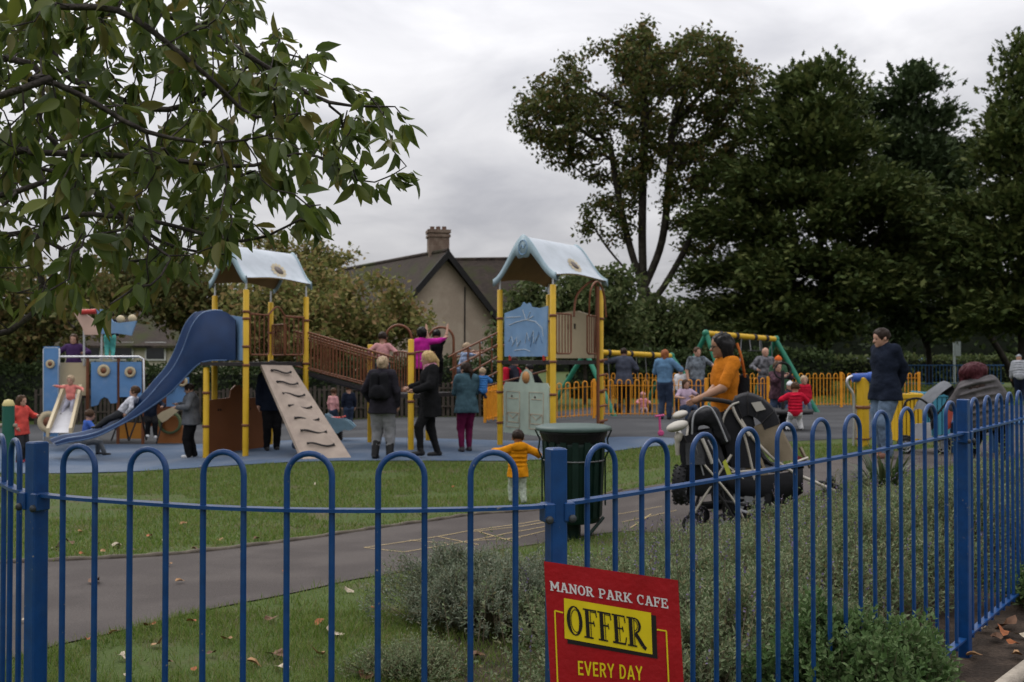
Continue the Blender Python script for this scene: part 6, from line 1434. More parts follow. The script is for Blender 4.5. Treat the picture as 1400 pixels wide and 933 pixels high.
    if skirt:
        for sx in (-1,1): C_.cap(hip+X_*sx*.04*H+u*.04*H, hip+X_*sx*(.05*H)+Vector((0,0,-skirt*H-.06*H)), .075*H*fat+g, .088*H*fat+g, k)
        C_.cut(hip+Vector((0,0,-skirt*H)), (0,0,-1))
    else:
        hm = (-.035 if kind == 'shirt' else -.06) if hem is None else hem; C_.cut(hip+u*hm*H, -u)
    C_.cut(neck+u*(.018*H if kind == 'shirt' else .04*H), u)
    out(C_, 'top', top)
    if band:                              # a strip of another shirt under the hem
        D_ = Field(lo, hi, h); torso(D_, g*.6, k); D_.cut(hip+u*(-.055)*H, -u); D_.cut(hip+u*(.005)*H, u); out(D_, 'under_shirt', band)
    # ---------------- trousers
    L_ = Field(lo, hi, h); q = .008*H*fit; L_.ell(hip+u*.01*H, (.098*fat*H+q,.073*fat*H+q,.075*H+q), Rt, k)
    for H_, K_, A_ in ((LH,LK,LA_),(RH,RK,RA_)):
        L_.cap(H_,K_,.062*H*fat**.5+q,.041*H+q,k*.7); L_.cap(K_,K_.lerp(A_,.98-legcut),.041*H+q,.025*H+q*1.3,k*.5)
    L_.cut(hip+u*.075*H, u); out(L_, 'trousers', legs)
    # ---------------- shoes
    for H_, K_, A_ in ((LH,LK,LA_),(RH,RK,RA_)):
        S2 = Field(np.array(tuple(A_))-.16*H, np.array(tuple(A_))+.16*H, h*.8); S2.cap(A_+Vector((0,.015*H,-.014*H)), A_+Vector((0,-.085*H,-.020*H)), .026*H, .022*H, k*.4); S2.cap(A_+Vector((0,.008*H,-.01*H)), A_+(K_-A_).normalized()*.03*H, .027*H, .028*H, k*.4)
        S2.cut(A_+Vector((0,0,-.040*H)), (0,0,-1)); out(S2, 'shoe', shoes)
    # ---------------- hair / hat
    st, hcol = hair; hm_ = HAIR[hcol]; hl = np.array(tuple(hcen))-hh*1.5; hu_ = np.array(tuple(hcen))+hh*1.1
    if st != 'none':
        R_ = Field(hl, hu_, hh/20); e = hh*.045*hair_grow; R_.ell(HL(0,.05,.13), (hh*.385+e,hh*.46+e,hh*.43+e), RhN, hh*.05)
        if st in ('bob','long','pony','bun','lob'): R_.ell(HL(0,.14,-.08), (hh*.37+e*.5,hh*.33+e,hh*.36), RhN, hh*.1)
        R_.ell(HL(0,-.48,-.16), (hh*.34,hh*.42,hh*.46), RhN, hh*.08, sub=True)
        if st == 'short': R_.cut(HL(0,0,-.22), Rh @ Vector((0,.35,-1)).normalized())
        if st == 'bob': R_.cap(HL(.26,.10,0), HL(.30,.06,-.62), hh*.17, hh*.13, hh*.1); R_.cap(HL(-.26,.10,0), HL(-.30,.06,-.62), hh*.17, hh*.13, hh*.1); R_.cap(HL(0,.26,0), HL(0,.28,-.68), hh*.26, hh*.20, hh*.12)
        if st == 'lob':
            for x in (-.30,-.1,.1,.30): R_.cap(HL(x,.20,.0), HL(x*1.15,.24,-1.12), hh*.22, hh*.15, hh*.1)
            for x in (-.36,.36): R_.cap(HL(x,.02,.05), HL(x*1.05,.0,-.95), hh*.13, hh*.10, hh*.1)
        if st == 'mane':
            R_.ell(HL(0,.05,.12), (hh*.86,hh*.78,hh*.60), RhN, hh*.1); R_.cap(HL(.45,-.1,-.1), HL(.72,-.25,-.72), hh*.30, hh*.14, hh*.1); R_.cap(HL(-.45,.0,-.1), HL(-.6,-.1,-.5), hh*.28, hh*.16, hh*.1); R_.cap(HL(0,.3,0), HL(0,.35,-.5), hh*.4, hh*.3, hh*.1)
        if st == 'long':
            for x in (-.24,0,.24): R_.cap(HL(x,.22,0), HL(x*1.25,.26,-1.15), hh*.22, hh*.12, hh*.1)
            for x in (-.34,.34): R_.cap(HL(x,.02,0), HL(x*1.05,-.02,-.85), hh*.12, hh*.08, hh*.1)
        if st == 'pony': R_.cap(HL(0,.46,.12), HL(0,.66,-.20), hh*.15, hh*.16, hh*.08); R_.cap(HL(0,.66,-.20), HL(0,.62,-.95), hh*.16, hh*.07, hh*.08)
        if st == 'bun': R_.ell(HL(0,.50,.12), (hh*.20,hh*.20,hh*.20), RhN, hh*.06)
        V, F = R_.mesh(); V = np.array(V)
        nse = np.array([mnoise.noise(Vector((p[0]*11/hh, p[1]*11/hh, p[2]*1.6/hh))) + .5*mnoise.noise(Vector((p[0]*4/hh, p[1]*4/hh, p[2]*2.5/hh+5))) for p in V]); V += unit(V-np.array(tuple(hcen)))*(nse*hh*(.075 if st != 'short' else .055))[:,None]
        mesh_np('hair', V, F, hm_, t, True, world=False)
    if hat is not None:
        R_ = Field(hl, hu_, hh/18); R_.ell(HL(0,.05,.16), (hh*.45,hh*.53,hh*.48), RhN, hh*.05); R_.cut(HL(0,-.3,.10), Rh @ Vector((0,.30,-1)).normalized()); R_.ell(HL(0,0,.66), (hh*.10,hh*.10,hh*.10), RhN, hh*.04); out(R_, 'hat', hat)
    info = dict(t=t, T=T, u=u, X=X_, F=Fw, neck=neck, HL=HL, LW=LW, RW=RW, LE=LE, RE=RE, LS=LS, RS=RS, hip=hip, H=H, hh=hh, Rt=Rt, Rh=Rh, LA=LA_, RA=RA_, LK=LK, RK=RK, lo=lo, hi=hi, h=h, out=out, trunk=trunk, torso=torso, k=k, hcen=hcen, fat=fat)
    return info
def wpt(I, p):                            # local person point -> world
    t = I['t']; return t.location + t.rotation_euler.to_matrix() @ Vector(p)
def foot(px, d, dz=0.0): x = P(px, 500, d).x; return Vector((x, d, gz(x, d)+dz))
def hpx(pixels, d): return pixels/S(d)
C = cloth
blk = C('black', (.010,.010,.011)); navy = C('navy', (.012,.016,.028)); dkgrey = C('charcoal', (.030,.031,.034)); denim = C('denim', (.10,.14,.20), var=.3, scale=14); denimd = C('dark_denim', (.035,.05,.085), var=.3); jeansg = C('grey_trousers', (.20,.20,.21)); redc = C('red', (.40,.012,.03)); whitec = C('white', (.55,.55,.56)); pinkc = C('pink', (.55,.28,.28)); greyc = C('grey', (.13,.14,.15)); orangec = C('ochre_orange', (.42,.135,.012)); whiteshoe = mat('white_shoe', (.5,.5,.5), .6, .1, 20)
PH = 'people around the playground'
def bag(I, m, label, size=(.17,.085,.27), back=.085, z_=.62, dy=0.0):
    """a rucksack worn on the back: a thing of its own"""
    H = I['H']; c = I['T'](0, back+.05, z_); f = Field(np.array(tuple(c))-.3*H, np.array(tuple(c))+.3*H, H*.010); r = I['Rt']; sx, sy, sz = size
    for a in (-1,1):
        for b in (-1,1): f.cap(I['T'](a*sx*.33, back+.035, z_-.28), I['T'](a*sx*.28, back+.03, z_+.26), sy*.52*H, sy*.46*H, .02*H)
    f.ell(I['T'](0,back+.085,z_-.18), (sx*.40*H,.030*H,.07*H), r, .012*H); V, F = f.mesh()
    t = thing('backpack', wpt(I, c), label, 'backpack', None, I['t'].rotation_euler.z); V = np.array(V)-np.array(tuple(c)); mesh_np('pack', V, F, m, t, True, world=False)
    for a in (-1,1):
        MB().tube(bez([Vector(I['T'](a*.06,back-.02,z_+.28))-c, Vector(I['T'](a*.07,-.03,1.0))-c, Vector(I['T'](a*.08,-.105*I['fat'],.75))-c, Vector(I['T'](a*.09,-.06,.42))-c, Vector(I['T'](a*.085,back-.01,.32))-c],4), .012*H, 6).build('strap', m, t, world=False)
    return t
# ---- adults near the middle
d = 16.0; I = person('person with fair hair in a bun, dark jacket and grey trousers, back turned', foot(523,d), hpx(139,d), 172, C('dusk_jacket', (.022,.020,.026)), jeansg, ('bun','fair'), BLACKSHOE, kind='jacket', feet=[(.075,.0,0),(-.075,-.0,0)], hands=[(.18,-.35,-.80),(-.12,-.15,-.95)], fit=1.8, legcut=.42, res=120)
bag(I, C('rucksack_black', (.012,.012,.014)), 'black rucksack worn by the person in grey trousers')
for sx, A_, K_ in ((1,I['LA'],I['LK']),(-1,I['RA'],I['RK'])):
    f = Field(np.array(tuple(A_))-.35, np.array(tuple(A_))+.55, .016); f.cap(A_+Vector((0,.0,.0)), A_.lerp(K_,.72), .036*I['H'], .046*I['H'], .02); f.cut(A_.lerp(K_,.62), (K_-A_).normalized()); f.cut(A_+Vector((0,0,-.039*I['H'])), (0,0,-1)); I['out'](f, 'boot', BLACKSHOE)
d = 16.25; I = person('person with long blond ponytail, pink scarf, black coat and black leggings, side-on', foot(588,d), hpx(144,d), -72, blk, C('black_leggings', (.012,.012,.013)), ('pony','blond'), BLACKSHOE, kind='coat', skirt=.13, feet=[(.05,-.10,.02),(-.05,.09,0)], hands=[(.05,-.55,-.60),(-.1,-.55,-.55)], fit=.4, res=120, head=(0,-6))
f = Field(np.array(tuple(I['neck']))-.25, np.array(tuple(I['neck']))+.25, .012); c = I['neck']
for a in np.linspace(0, 2*PI, 9)[:-1]: p = c+Vector((.085*math.cos(a),.08*math.sin(a)-.01,.02+.01*math.sin(3*a))); b = a+PI/4; f.cap(p, c+Vector((.085*math.cos(b),.08*math.sin(b)-.01,.02)), .036, .036, .02)
f.cap(c+Vector((.02,-.10,.0)), c+Vector((.04,-.13,-.20)), .035, .03, .02); I['out'](f, 'scarf', C('rose_scarf', (.38,.17,.22), var=.3, scale=30))
d = 17.0; I = person('person in teal jacket and maroon leggings with dark ponytail, carrying a small child', foot(638,d), hpx(121,d), -160, C('teal_jacket', (.045,.085,.105), var=.3), C('maroon_leggings', (.10,.010,.040)), ('pony','dark'), mat('dark_trainer', (.03,.025,.03), .6, .2, 20), kind='jacket', feet=[(.06,.02,0),(-.045,-.04,0)], hands=[(-.25,-.55,-.35),(.2,-.55,-.3)], fit=.4, skirt=.07, res=115, head=(30,0))
W1 = wpt(I, I['T'](-.17,-.04,.80)); person('small fair child in bright blue jacket carried by the person in teal', Vector((W1.x+.05, W1.y+.0, W1.z-.40)), .68, -150, C('bright_blue', (.05,.17,.42)), denimd, ('short','fair'), BLACKSHOE, child=.9, kind='puffer', hipz=.36, feet=[(.16,-.12,.20),(-.16,-.12,.16)], hands=[(.3,-.5,-.3),(-.3,-.5,-.3)], res=64)
d = 17.6; I = person('person in grey jumper and black trousers with white shoes, side-on beside the navy slide', foot(262,d), hpx(101,d), -78, C('slate_jumper', (.10,.105,.115)), blk, ('short','dark'), whiteshoe, kind='jacket', hands=[(.05,-.55,-.45),(-.05,-.60,-.35)], feet=[(.05,-.02,0),(-.05,.04,0)], fit=1.8, res=95, head=(0,-14), fat=1.32)
d = 18.1; person('person in dark clothes standing half hidden behind the beige ramp', foot(372,d), 1.62, 20, navy, blk, ('short','dark'), kind='jacket', res=75)
d = 17.0; person('child in dark top crouching at the foot of the beige ramp', foot(405,d), .95, 110, navy, denimd, ('short','dark'), BLACKSHOE, child=.5, hipz=.16, lean=(0,-.45), feet=[(.1,-.14,0),(-.1,-.10,0)], hands=[(.1,-.6,-.6),(-.1,-.6,-.6)], res=64)
# ---- woman pushing the pushchair
d = 9.85; I = person('person with black shoulder-length hair, glasses and ochre orange T-shirt, pushing the big pushchair', foot(992,d), hpx(236,d)*1.0, -82, orangec, blk, ('lob','black'), BLACKSHOE, skin='tan', kind='shirt', sleeve=.42, hands_w=[P(957,545,9.50), P(966,542,9.66)], hint=[(.35,.6,-.8),(-.35,.6,-.8)], feet=[(.05,-.06,0),(-.05,.08,0)], fit=1.3, res=150, fat=.95, head=(-4,-6), hair_grow=1.0)
for sx in (-1,1):
    MB().tube([I['HL'](sx*.165+.11*math.cos(a), -.455, .0+.085*math.sin(a)) for a in np.linspace(0,2*PI,13)[:-1]], .0028, 5, closed=True).build('glasses_rim', M_hold, I['t'], world=False)
    MB().tube([I['HL'](sx*.28,-.45,.02), I['HL'](sx*.41,-.05,.02)], .0025, 5).build('glasses_arm', M_hold, I['t'], world=False)
cc = wpt(I, I['T'](-.02,.105,.55)); ob = thing('shoulder_bag', cc, 'black shoulder bag with an orange strap carried by the person in ochre orange', 'bag')
f = Field((-.25,-.25,-.25),(.25,.25,.25),.014); f.cap((0,0,-.1),(.02,0,.06),.075,.06,.02); V, F = f.mesh(); mesh_np('bag', V, F, blk, ob, True, world=False)
MB().tube(bez([(.03,-.03,.05),(-.02,-.10,.26),(-.06,-.06,.42)],4), .014, 6).build('strap', C('orange_strap', (.42,.12,.03)), ob, world=False)
# ---- man in navy, woman on the bench
d = 13.6; I = person('person with short dark hair in navy fleece and faded jeans, hands clasped behind the back', foot(1210,d), hpx(176,d), -68, navy, denim, ('short','dark'), mat('brown_shoe', (.16,.075,.05), .6, .15, 20), skin='light', kind='jacket', hands=[(-.22,.30,-.88),(.22,.30,-.88)], hint=[(.5,.9,.2),(-.5,.9,.2)], feet=[(.055,-.03,0),(-.055,.05,0)], fit=1.7, res=140, head=(-16,-10))
d = 12.95; b0 = Vector((P(1356,500,d).x, d+.10, gz(P(1342,500,d).x, d)))
I = person('person with plum red hair in grey quilted coat with fur collar, on the blue bench', b0, 1.62, 152, C('grey_puffer', (.095,.088,.090)), blk, ('mane','plum'), BLACKSHOE, kind='puffer', fat=1.22, hipz=.315, lean=(.26,-.12), feet=[(.14,-.20,0),(-.10,-.12,0)], hands=[(.1,-.55,-.55),(-.15,-.55,-.5)], res=110, hair_grow=1.6, head=(25,-16), hem=-.07)
f = Field(np.array(tuple(I['neck']))-.4, np.array(tuple(I['neck']))+.4, .02)
for i in range(12):
    a = 2*PI*i/12; f.ell(I['neck']+I['X']*.12*math.cos(a)+I['F']*(.10*math.sin(a)+.02)-I['u']*(.05+.03*math.sin(a)), (.055,.055,.045), None, .02)
V, F = f.mesh(); V = np.array(V); V += unit(RNG.normal(size=V.shape))*.008; mesh_np('fur_collar', V, F, C('fur_brown', (.05,.035,.03), var=.5, scale=60), I['t'], True, world=False)
# ---- toddler in orange jacket
d = 11.9; I = person('toddler in yellow-orange quilted jacket and pale patterned trousers walking on the lawn', foot(708,d), hpx(99,d), -165, C('amber_puffer', (.56,.22,.008)), C('pale_print_trousers', (.36,.40,.32), var=.35, scale=40), ('short','dark'), mat('dark_boot', (.02,.03,.05), .5, .2, 10), skin='tan', child=.85, kind='puffer', feet=[(.07,-.06,0),(-.07,.06,0)], hands=[(.75,-.35,-.15),(-.75,-.2,-.40)], res=90, fit=1.8, head=(-20,0))
f = Field(np.array(tuple(I['neck']))-.25, np.array(tuple(I['neck']))+.25, .010); f.ell(I['neck']+I['F']*.065+Vector((0,0,.0)), (.105,.055,.062), None, .02); f.ell(I['neck']+I['F']*.03+Vector((0,0,.035)), (.075,.045,.03), None, .02, sub=True); I['out'](f, 'hood', MATS['cloth_amber_puffer'])
# ---- children on the climbing frame
ZP = .97
def on(px, d, z_): return Vector((P(px,500,d).x, d, z_))
person('child with dark hair in pale pink top on the middle platform, back turned', on(523,18.3,ZP), 1.10, 175, pinkc, denimd, ('short','dark'), child=.6, hands=[(.4,-.4,-.5),(-.4,-.4,-.5)], res=64)
person('child in magenta coat on the middle platform, arm reaching out to the right', on(577,18.1,ZP), 1.18, -150, C('magenta', (.42,.02,.24)), blk, ('bun','black'), child=.5, kind='jacket', hands=[(-.2,-.5,-.5),(-.92,.1,.22)], skirt=.1, res=66)
person('child in black hanging from the right arch, both arms raised', on(597,18.55,ZP+.10), 1.05, 180, blk, blk, ('short','black'), child=.55, hands=[(.28,-.2,.9),(-.28,-.2,.9)], res=66)
person('child in white and blue patterned top climbing the sloping rails', on(629,18.6,1.0), 1.0, 120, C('mottled_blue', (.22,.28,.40), var=.8, scale=16), denim, ('short','fair'), child=.55, lean=(0,-.35), hands=[(.2,-.8,.2),(-.2,-.7,.1)], feet=[(.08,-.1,.05),(-.1,.1,0)], hipz=.36, res=62)
person('child in white printed shirt lying back on the navy slide', P(166,570,17.72)-Vector((0,0,.05)), 1.05, -90, C('white_print', (.48,.48,.52), var=.35, scale=20), dkgrey, ('short','brown'), child=.5, hipz=.10, lean=(0,.62), feet=[(.07,-.42,-.17),(-.07,-.42,-.17)], hands=[(.2,-.2,-.8),(-.2,-.2,-.8)], res=64)
# ---- children on and around the small unit
uz = P(100,541,uy-.4).z
person('child in purple coat standing at the top of the short steel slide', Vector((P(101,500,uy+.1).x, uy+.1, uz)), 1.28, 8, C('purple', (.055,.028,.085)), denimd, ('bob','brown'), child=.35, kind='jacket', hands=[(.3,-.5,-.35),(-.3,-.5,-.35)], skirt=.06, res=72)
s0 = P(97,552,uy-.95)
person('blond toddler in coral pink top sitting on the short steel slide', s0-Vector((0,0,.06)), .86, 5, C('coral', (.62,.20,.17)), C('pale_grey_leggings', (.30,.30,.36)), ('short','fair'), child=.95, hipz=.14, lean=(0,-.05), feet=[(.12,-.33,-.24),(-.12,-.35,-.26)], hands=[(.7,-.3,-.3),(-.8,-.2,.05)], res=64)
person('child in teal leggings standing on the small unit under the bird topper', Vector((P(150,500,uy+.4).x, uy+.4, P(150,492,uy).z)), 1.05, -160, navy, C('aqua_leggings', (.10,.40,.36)), ('short','dark'), whiteshoe, child=.5, res=62)
d = 18.3; person('child in royal blue and grey jumper sitting on the ground beneath the small unit', foot(116,d), 1.1, 130, C('royal_blue_jumper', (.04,.09,.32), var=.4, scale=5), greyc, ('short','brown'), child=.45, hipz=.24, feet=[(.12,-.26,0),(-.1,-.3,0)], hands=[(.2,-.7,-.4),(-.2,-.6,-.5)], lean=(0,-.2), res=66)
d = 20.2; person('child in navy top and black trousers sitting on the rope net, white shoes hanging', foot(206,d)+Vector((0,0,.22)), 1.2, 25, navy, blk, ('short','fair'), whiteshoe, child=.4, hipz=.30, feet=[(.06,-.22,-.02),(-.06,-.20,0)], lean=(0,-.05), hands=[(.2,-.7,-.4),(-.1,-.7,-.4)], res=66)
d = 17.2; person('child in coral red hooded top and dark leggings standing at the far left edge', foot(29,d), hpx(91,d), 75, C('coral_red', (.55,.075,.06)), dkgrey, ('long','brown'), mat('red_shoe', (.25,.03,.05), .6, .1, 10), child=.3, kind='jacket', hands=[(.1,-.6,-.35),(-.15,-.2,-.85)], res=85)
# ---- background left of the right tower
d = 23.5; person('toddler in pale pink top by the pale blue spring rider', foot(456,d), .95, 150, pinkc, denimd, ('short','brown'), child=.7, res=54)
d = 23.2; person('child in dark jacket standing right of the pale blue spring rider', foot(477,d), 1.02, -160, navy, denimd, ('short','brown'), child=.6, res=54)
d = 23.6; I = person('person with red rucksack and green scarf seen behind the right tower', foot(702,d), 1.62, 100, C('ink_jacket', (.018,.018,.026)), blk, ('short','dark'), kind='jacket', res=72, hands=[(.1,-.5,-.6),(-.1,-.5,-.6)]); bag(I, redc, 'red rucksack on the person behind the right tower')
d = 24.0; person('person in black hooded jacket bending forward behind the pale green panel', foot(742,d), 1.6, -70, blk, blk, ('short','black'), kind='jacket', lean=(0,-.55), hipz=.46, hands=[(.1,-.6,-.7),(-.1,-.6,-.7)], res=66)
# ---- inside the orange fence
d = 26.5; person('person in slate blue long-sleeved top pushing a baby on the swing, back turned', foot(853,d), 1.72, 165, C('slate_top', (.055,.062,.085)), blk, ('short','dark'), kind='jacket', hands=[(.80,-.40,-.15),(-.15,-.5,-.6)], res=82, fat=1.1)
d = 26.0; q = P(879,560,27.0); person('baby in pale pink hat and jacket sitting in the swing', q+Vector((0,0,-.28)), .78, 10, C('baby_pink', (.58,.25,.28)), C('pale_pink', (.50,.36,.38)), ('none','fair'), whiteshoe, child=1.0, kind='puffer', hipz=.36, feet=[(.1,-.24,.2),(-.1,-.24,.22)], hands=[(.3,-.6,-.4),(-.3,-.6,-.4)], hat=pinkc, res=56)
d = 23.3; person('person with red hair in denim cardigan, green top and blue jeans, back turned', foot(909,d), 1.62, 160, C('denim_blue_cardigan', (.10,.19,.30)), denimd, ('bob','red'), kind='jacket', hands=[(-.15,-.5,-.3),(-.2,-.5,-.35)], band=C('green_shirt', (.02,.22,.085)), hem=.015, res=88, fit=1.2)
d = 25.3; person('child with brown hair in white and dark top behind the person in the denim cardigan', foot(931,d), 1.25, -30, whitec, navy, ('short','brown'), child=.35, res=62)
d = 25.2; person('person with light brown hair in grey and white patterned T-shirt, facing forward by the swings', foot(953,d), 1.72, 15, C('patterned_grey', (.13,.15,.17), var=.9, scale=7), denimd, ('short','brown'), sleeve=.42, hands=[(.3,-.5,-.3),(-.15,-.1,-.95)], res=86, fat=1.15)
d = 23.0; person('child in lilac T-shirt sitting by the orange fence below the person in the patterned T-shirt', foot(937,d), 1.25, 20, C('lilac', (.40,.30,.38)), denimd, ('bob','brown'), child=.35, sleeve=.42, hipz=.22, feet=[(.1,-.25,0),(-.1,-.22,0)], hands=[(.1,-.7,-.2),(-.2,-.6,-.4)], res=66)
d = 26.8; person('person with bald head in grey checked shirt standing behind the spinning seat', foot(1046,d), 1.74, 10, C('grey_check', (.12,.12,.13), var=.7, scale=12), denimd, ('none','grey'), kind='shirt', hands=[(.3,-.5,-.5),(-.3,-.5,-.5)], res=82, fat=1.1)
d = 26.4; person('child in orange woollen hat and green top beside the person in the checked shirt', foot(1064,d), 1.5, -10, C('moss_green', (.04,.09,.05)), denimd, ('none','red'), child=.25, kind='jacket', hat=C('orange_wool', (.55,.12,.03)), res=64)
d = 20.6; person('child in plum patterned coat leaning on the dark spinning seat pole', foot(1062,d), 1.32, 25, C('plum_print', (.065,.035,.045), var=.6, scale=18), denimd, ('short','brown'), child=.3, kind='jacket', hands=[(-.15,-.7,.0),(.2,-.65,-.1)], feet=[(.07,-.02,0),(-.10,.06,0)], skirt=.06, res=72)
d = 20.2; person('toddler in white woollen hat and dark patterned top on the play seat', foot(1080,d)+Vector((0,0,.18)), .84, -10, C('dark_print', (.04,.04,.055), var=.6, scale=18), denimd, ('none','fair'), child=.9, kind='jacket', hat=whitec, hipz=.30, feet=[(.1,-.22,0),(-.1,-.2,0)], res=56)
d = 20.5; person('toddler in red jacket sitting behind, facing the camera', foot(1099,d)+Vector((0,0,.26)), .88, 0, redc, denim, ('short','fair'), child=.9, kind='puffer', hipz=.30, feet=[(.1,-.22,0),(-.1,-.2,0)], res=56)
d = 17.0; person('small child in red jacket and pale trousers, back turned, by the play seat', foot(1087,d)+Vector((0,0,.12)), .92, 170, C('crimson', (.46,.012,.035)), whitec, ('short','brown'), child=.8, kind='puffer', hipz=.34, feet=[(.12,-.16,.0),(-.12,-.14,.02)], hands=[(.55,-.5,-.35),(-.35,-.6,-.5)], res=66, fit=1.6)
# play seat with a pole, between these children
q = foot(1070,19.3); ps_ = thing('spinning_seat', q, 'dark round spinning seat with a central pole, children gathered round it', 'play seat')
MB().tube([q, q+Vector((0,0,1.15))], .035, 8).build('pole', M_hold, ps_); MB().lathe([(.02,.30),(.55,.32),(.58,.36),(.55,.40),(.02,.40)], q, 24).build('seat', M_hold, ps_); MB().lathe([(.18,0),(.10,.05),(.08,.3)], q, 14).build('base', M_hold, ps_)
MB().tube([q+Vector((.16*math.cos(a),0,1.15+.16*math.sin(a))) for a in np.linspace(0,2*PI,17)[:-1]], .018, 6, closed=True).build('hand_ring', M_hold, ps_)
# ---- far right edge
d = 34.0; person('person in pale grey hooded top far away on the lawn at the right edge', foot(1394,d), 1.6, 160, C('pale_grey_hoodie', (.30,.31,.33)), navy, ('none','dark'), kind='puffer', lean=(0,-.3), res=60, hat=C('pale_grey_hood', (.28,.29,.31)))

# soft folded hood of the left pushchair
hb_ = B(965,580,.2); f = Field(np.array(tuple(hb_))-.45, np.array(tuple(hb_))+.45, .013)
for dd in (.02,.20,.38):
    f.cap(B(950,572,dd), B(972,568,dd), .060, .072, .04); f.cap(B(972,568,dd), B(990,600,dd), .072, .055, .04); f.cap(B(950,572,dd), B(946,592,dd), .045, .035, .03)
V, F = f.mesh(); V = np.array(V); V += np.array([tuple(mnoise.noise_vector(Vector(p)*9)) for p in V])*.016 + np.array([tuple(mnoise.noise_vector(Vector(p)*24)) for p in V])*.006
hood_ = mesh_np('hood', V, F, M_fab, pb2, True)
for dd in (-.07, .47): MB().tube(bez([B(946,594,dd), B(950,566,dd), B(972,558,dd), B(994,604,dd)],6), .009, 6).build('hood_piping', M_hub, hood_)
# ================================================================== grass, planting, fallen leaves
GRASS = leaf_mat('grass_blade', [(.070,.120,.020),(.098,.158,.026),(.130,.190,.036),(.165,.200,.055),(.20,.17,.085)], .6, .3, .12)
BLADE = (np.array([[-.5,0,0],[.5,0,0],[-.32,.55,.10],[.32,.55,.10],[0,1,.32]], float), np.array([[0,1,3],[0,3,2],[2,3,4]]))
PATHP = np.array(PATH_POLY)
def worn(x, y):                            # bare patches in the lawn
    return np.array([mnoise.noise(Vector((a*.55, b*.8, 3.3))) for a, b in zip(x, y)])
def grass_patch(name, x0, x1, y0, y1, n, ln, wd, keep, label=None):
    x, y = RNG.uniform(x0, x1, n), RNG.uniform(y0, y1, n); m = keep(x, y) & ~in_poly(x+RNG.normal(size=n)*.02, y+RNG.normal(size=n)*.035, PATH_POLY); x, y = x[m], y[m]
    wn_ = worn(x, y); m = (wn_ < .40) | (RNG.random(len(x)) < .25); x, y, wn_ = x[m], y[m], wn_[m]
    tuft = np.array([mnoise.noise(Vector((a*3.1, b*3.1, 9))) for a, b in zip(x, y)])
    C = np.stack([x, y, ground(x, y)-.004], 1); k = len(x); D = RNG.normal(size=(k,3))*.42; D[:,2] = 1.0
    L__ = ln*RNG.uniform(.5,1.3,k)*(1+.55*tuft); V, Fa = leaf_arrays(C, D, RNG.normal(size=(k,3)), L__, wd*RNG.uniform(.7,1.3,k), BLADE)
    return props(mesh_np(name, V, Fa, GRASS), kind='stuff')
near_keep = lambda x, y: (y < np.interp(x, [p.x for p in NEAR], [p.y for p in NEAR])+.06)
far_keep = lambda x, y: (y > np.interp(x, [p.x for p in FAR], [p.y for p in FAR])) & (y < LAWN_Y-.1+.08*np.sin(3*x)+.06*np.sin(7.7*x)) & (np.abs(x) < .56*y+.6) & ~((((x-WP.x)/1.5)**2+((y-WP.y)/.75)**2 < 1+.35*np.sin(5*x)*np.cos(4*y)) & (RNG.random(len(x)) < .93))
WP = G(120, 688)
grass_patch('grass', -3.4, .9, 2.2, 6.2, 78000, .055, .0042, lambda x, y: near_keep(x, y) & (np.abs(x) < .56*y+.4))
grass_patch('grass', -3.2, 7, 5.6, 15.5, 95000, .055, .0065, lambda x, y: near_keep(x, y) & (np.abs(x) < .56*y+.4) & (x > -2.5))
grass_patch('lawn_grass', -9.5, 6.5, 7.5, 15.9, 190000, .055, .009, far_keep)
grass_patch('lawn_grass', 8, 24, 31, 60, 50000, .11, .03, lambda x, y: (np.abs(x) < .56*y))
# worn earth along the path and by the left play area
M_worn = mat2('worn_earth', (.105,.085,.06), (.08,.075,.04), 3, fscale=80, bump=.5, bscale=60)
# --------------------- planting bed behind the railing
CAT = leaf_mat('catmint_leaf', [(.090,.128,.056),(.125,.168,.078),(.175,.215,.112),(.24,.262,.160),(.17,.15,.07)], .7, .25, .1)
LAV = leaf_mat('lavender_leaf', [(.105,.138,.082),(.145,.178,.115),(.205,.235,.16),(.27,.29,.22),(.17,.15,.08)], .6, .22, .1)
MINT = leaf_mat('lush_leaf', [(.052,.098,.030),(.075,.130,.040),(.105,.165,.058),(.14,.185,.082)], .6, .28, .15)
DRY = leaf_mat('dry_stalk', [(.12,.095,.06),(.17,.14,.09),(.09,.075,.05)], .8, .1, .2)
STRAP = leaf_mat('strap_leaf', [(.030,.055,.018),(.045,.075,.026),(.062,.095,.034),(.10,.10,.05)], .4, .25, .4)
FLOW = leaf_mat('mauve_flower', [(.12,.10,.17),(.16,.13,.20)], .7, .2, .2)
def sprigs(base, dirs, length, per, leaf, asp, wob=.10):
    """leafy upright sprigs: base (n,3), dirs (n,3)"""
    n = len(base); C, D, Z_, S_ = [], [], [], []; L_ = np.broadcast_to(length, (n,))
    bend = RNG.normal(size=(n,3))*wob; st = []
    side0 = unit(np.cross(dirs, RNG.normal(size=(n,3))))
    for j in range(per):
        t = (j+.6)/per; p = base + dirs*(L_*t)[:,None] + bend*(L_*t*t)[:,None]
        an = j*2.1; ax = unit(dirs + 2*bend*t); s1 = unit(side0 - ax*(side0*ax).sum(1,keepdims=True)); s2 = np.cross(ax, s1)
        for sg in (0, PI):
            q = s1*math.cos(an+sg)+s2*math.sin(an+sg); C.append(p); D.append(unit(q*.85+ax*(.55+.5*t)+RNG.normal(size=(n,3))*.25)); Z_.append(ax+RNG.normal(size=(n,3))*.3); S_.append(leaf*(1.15-.55*t)*RNG.uniform(.65,1.25,n))
    C, D, Z_, S_ = map(np.concatenate, (C, D, Z_, S_))
    return leaf_arrays(C, D, Z_, S_, S_*asp, OVAL)
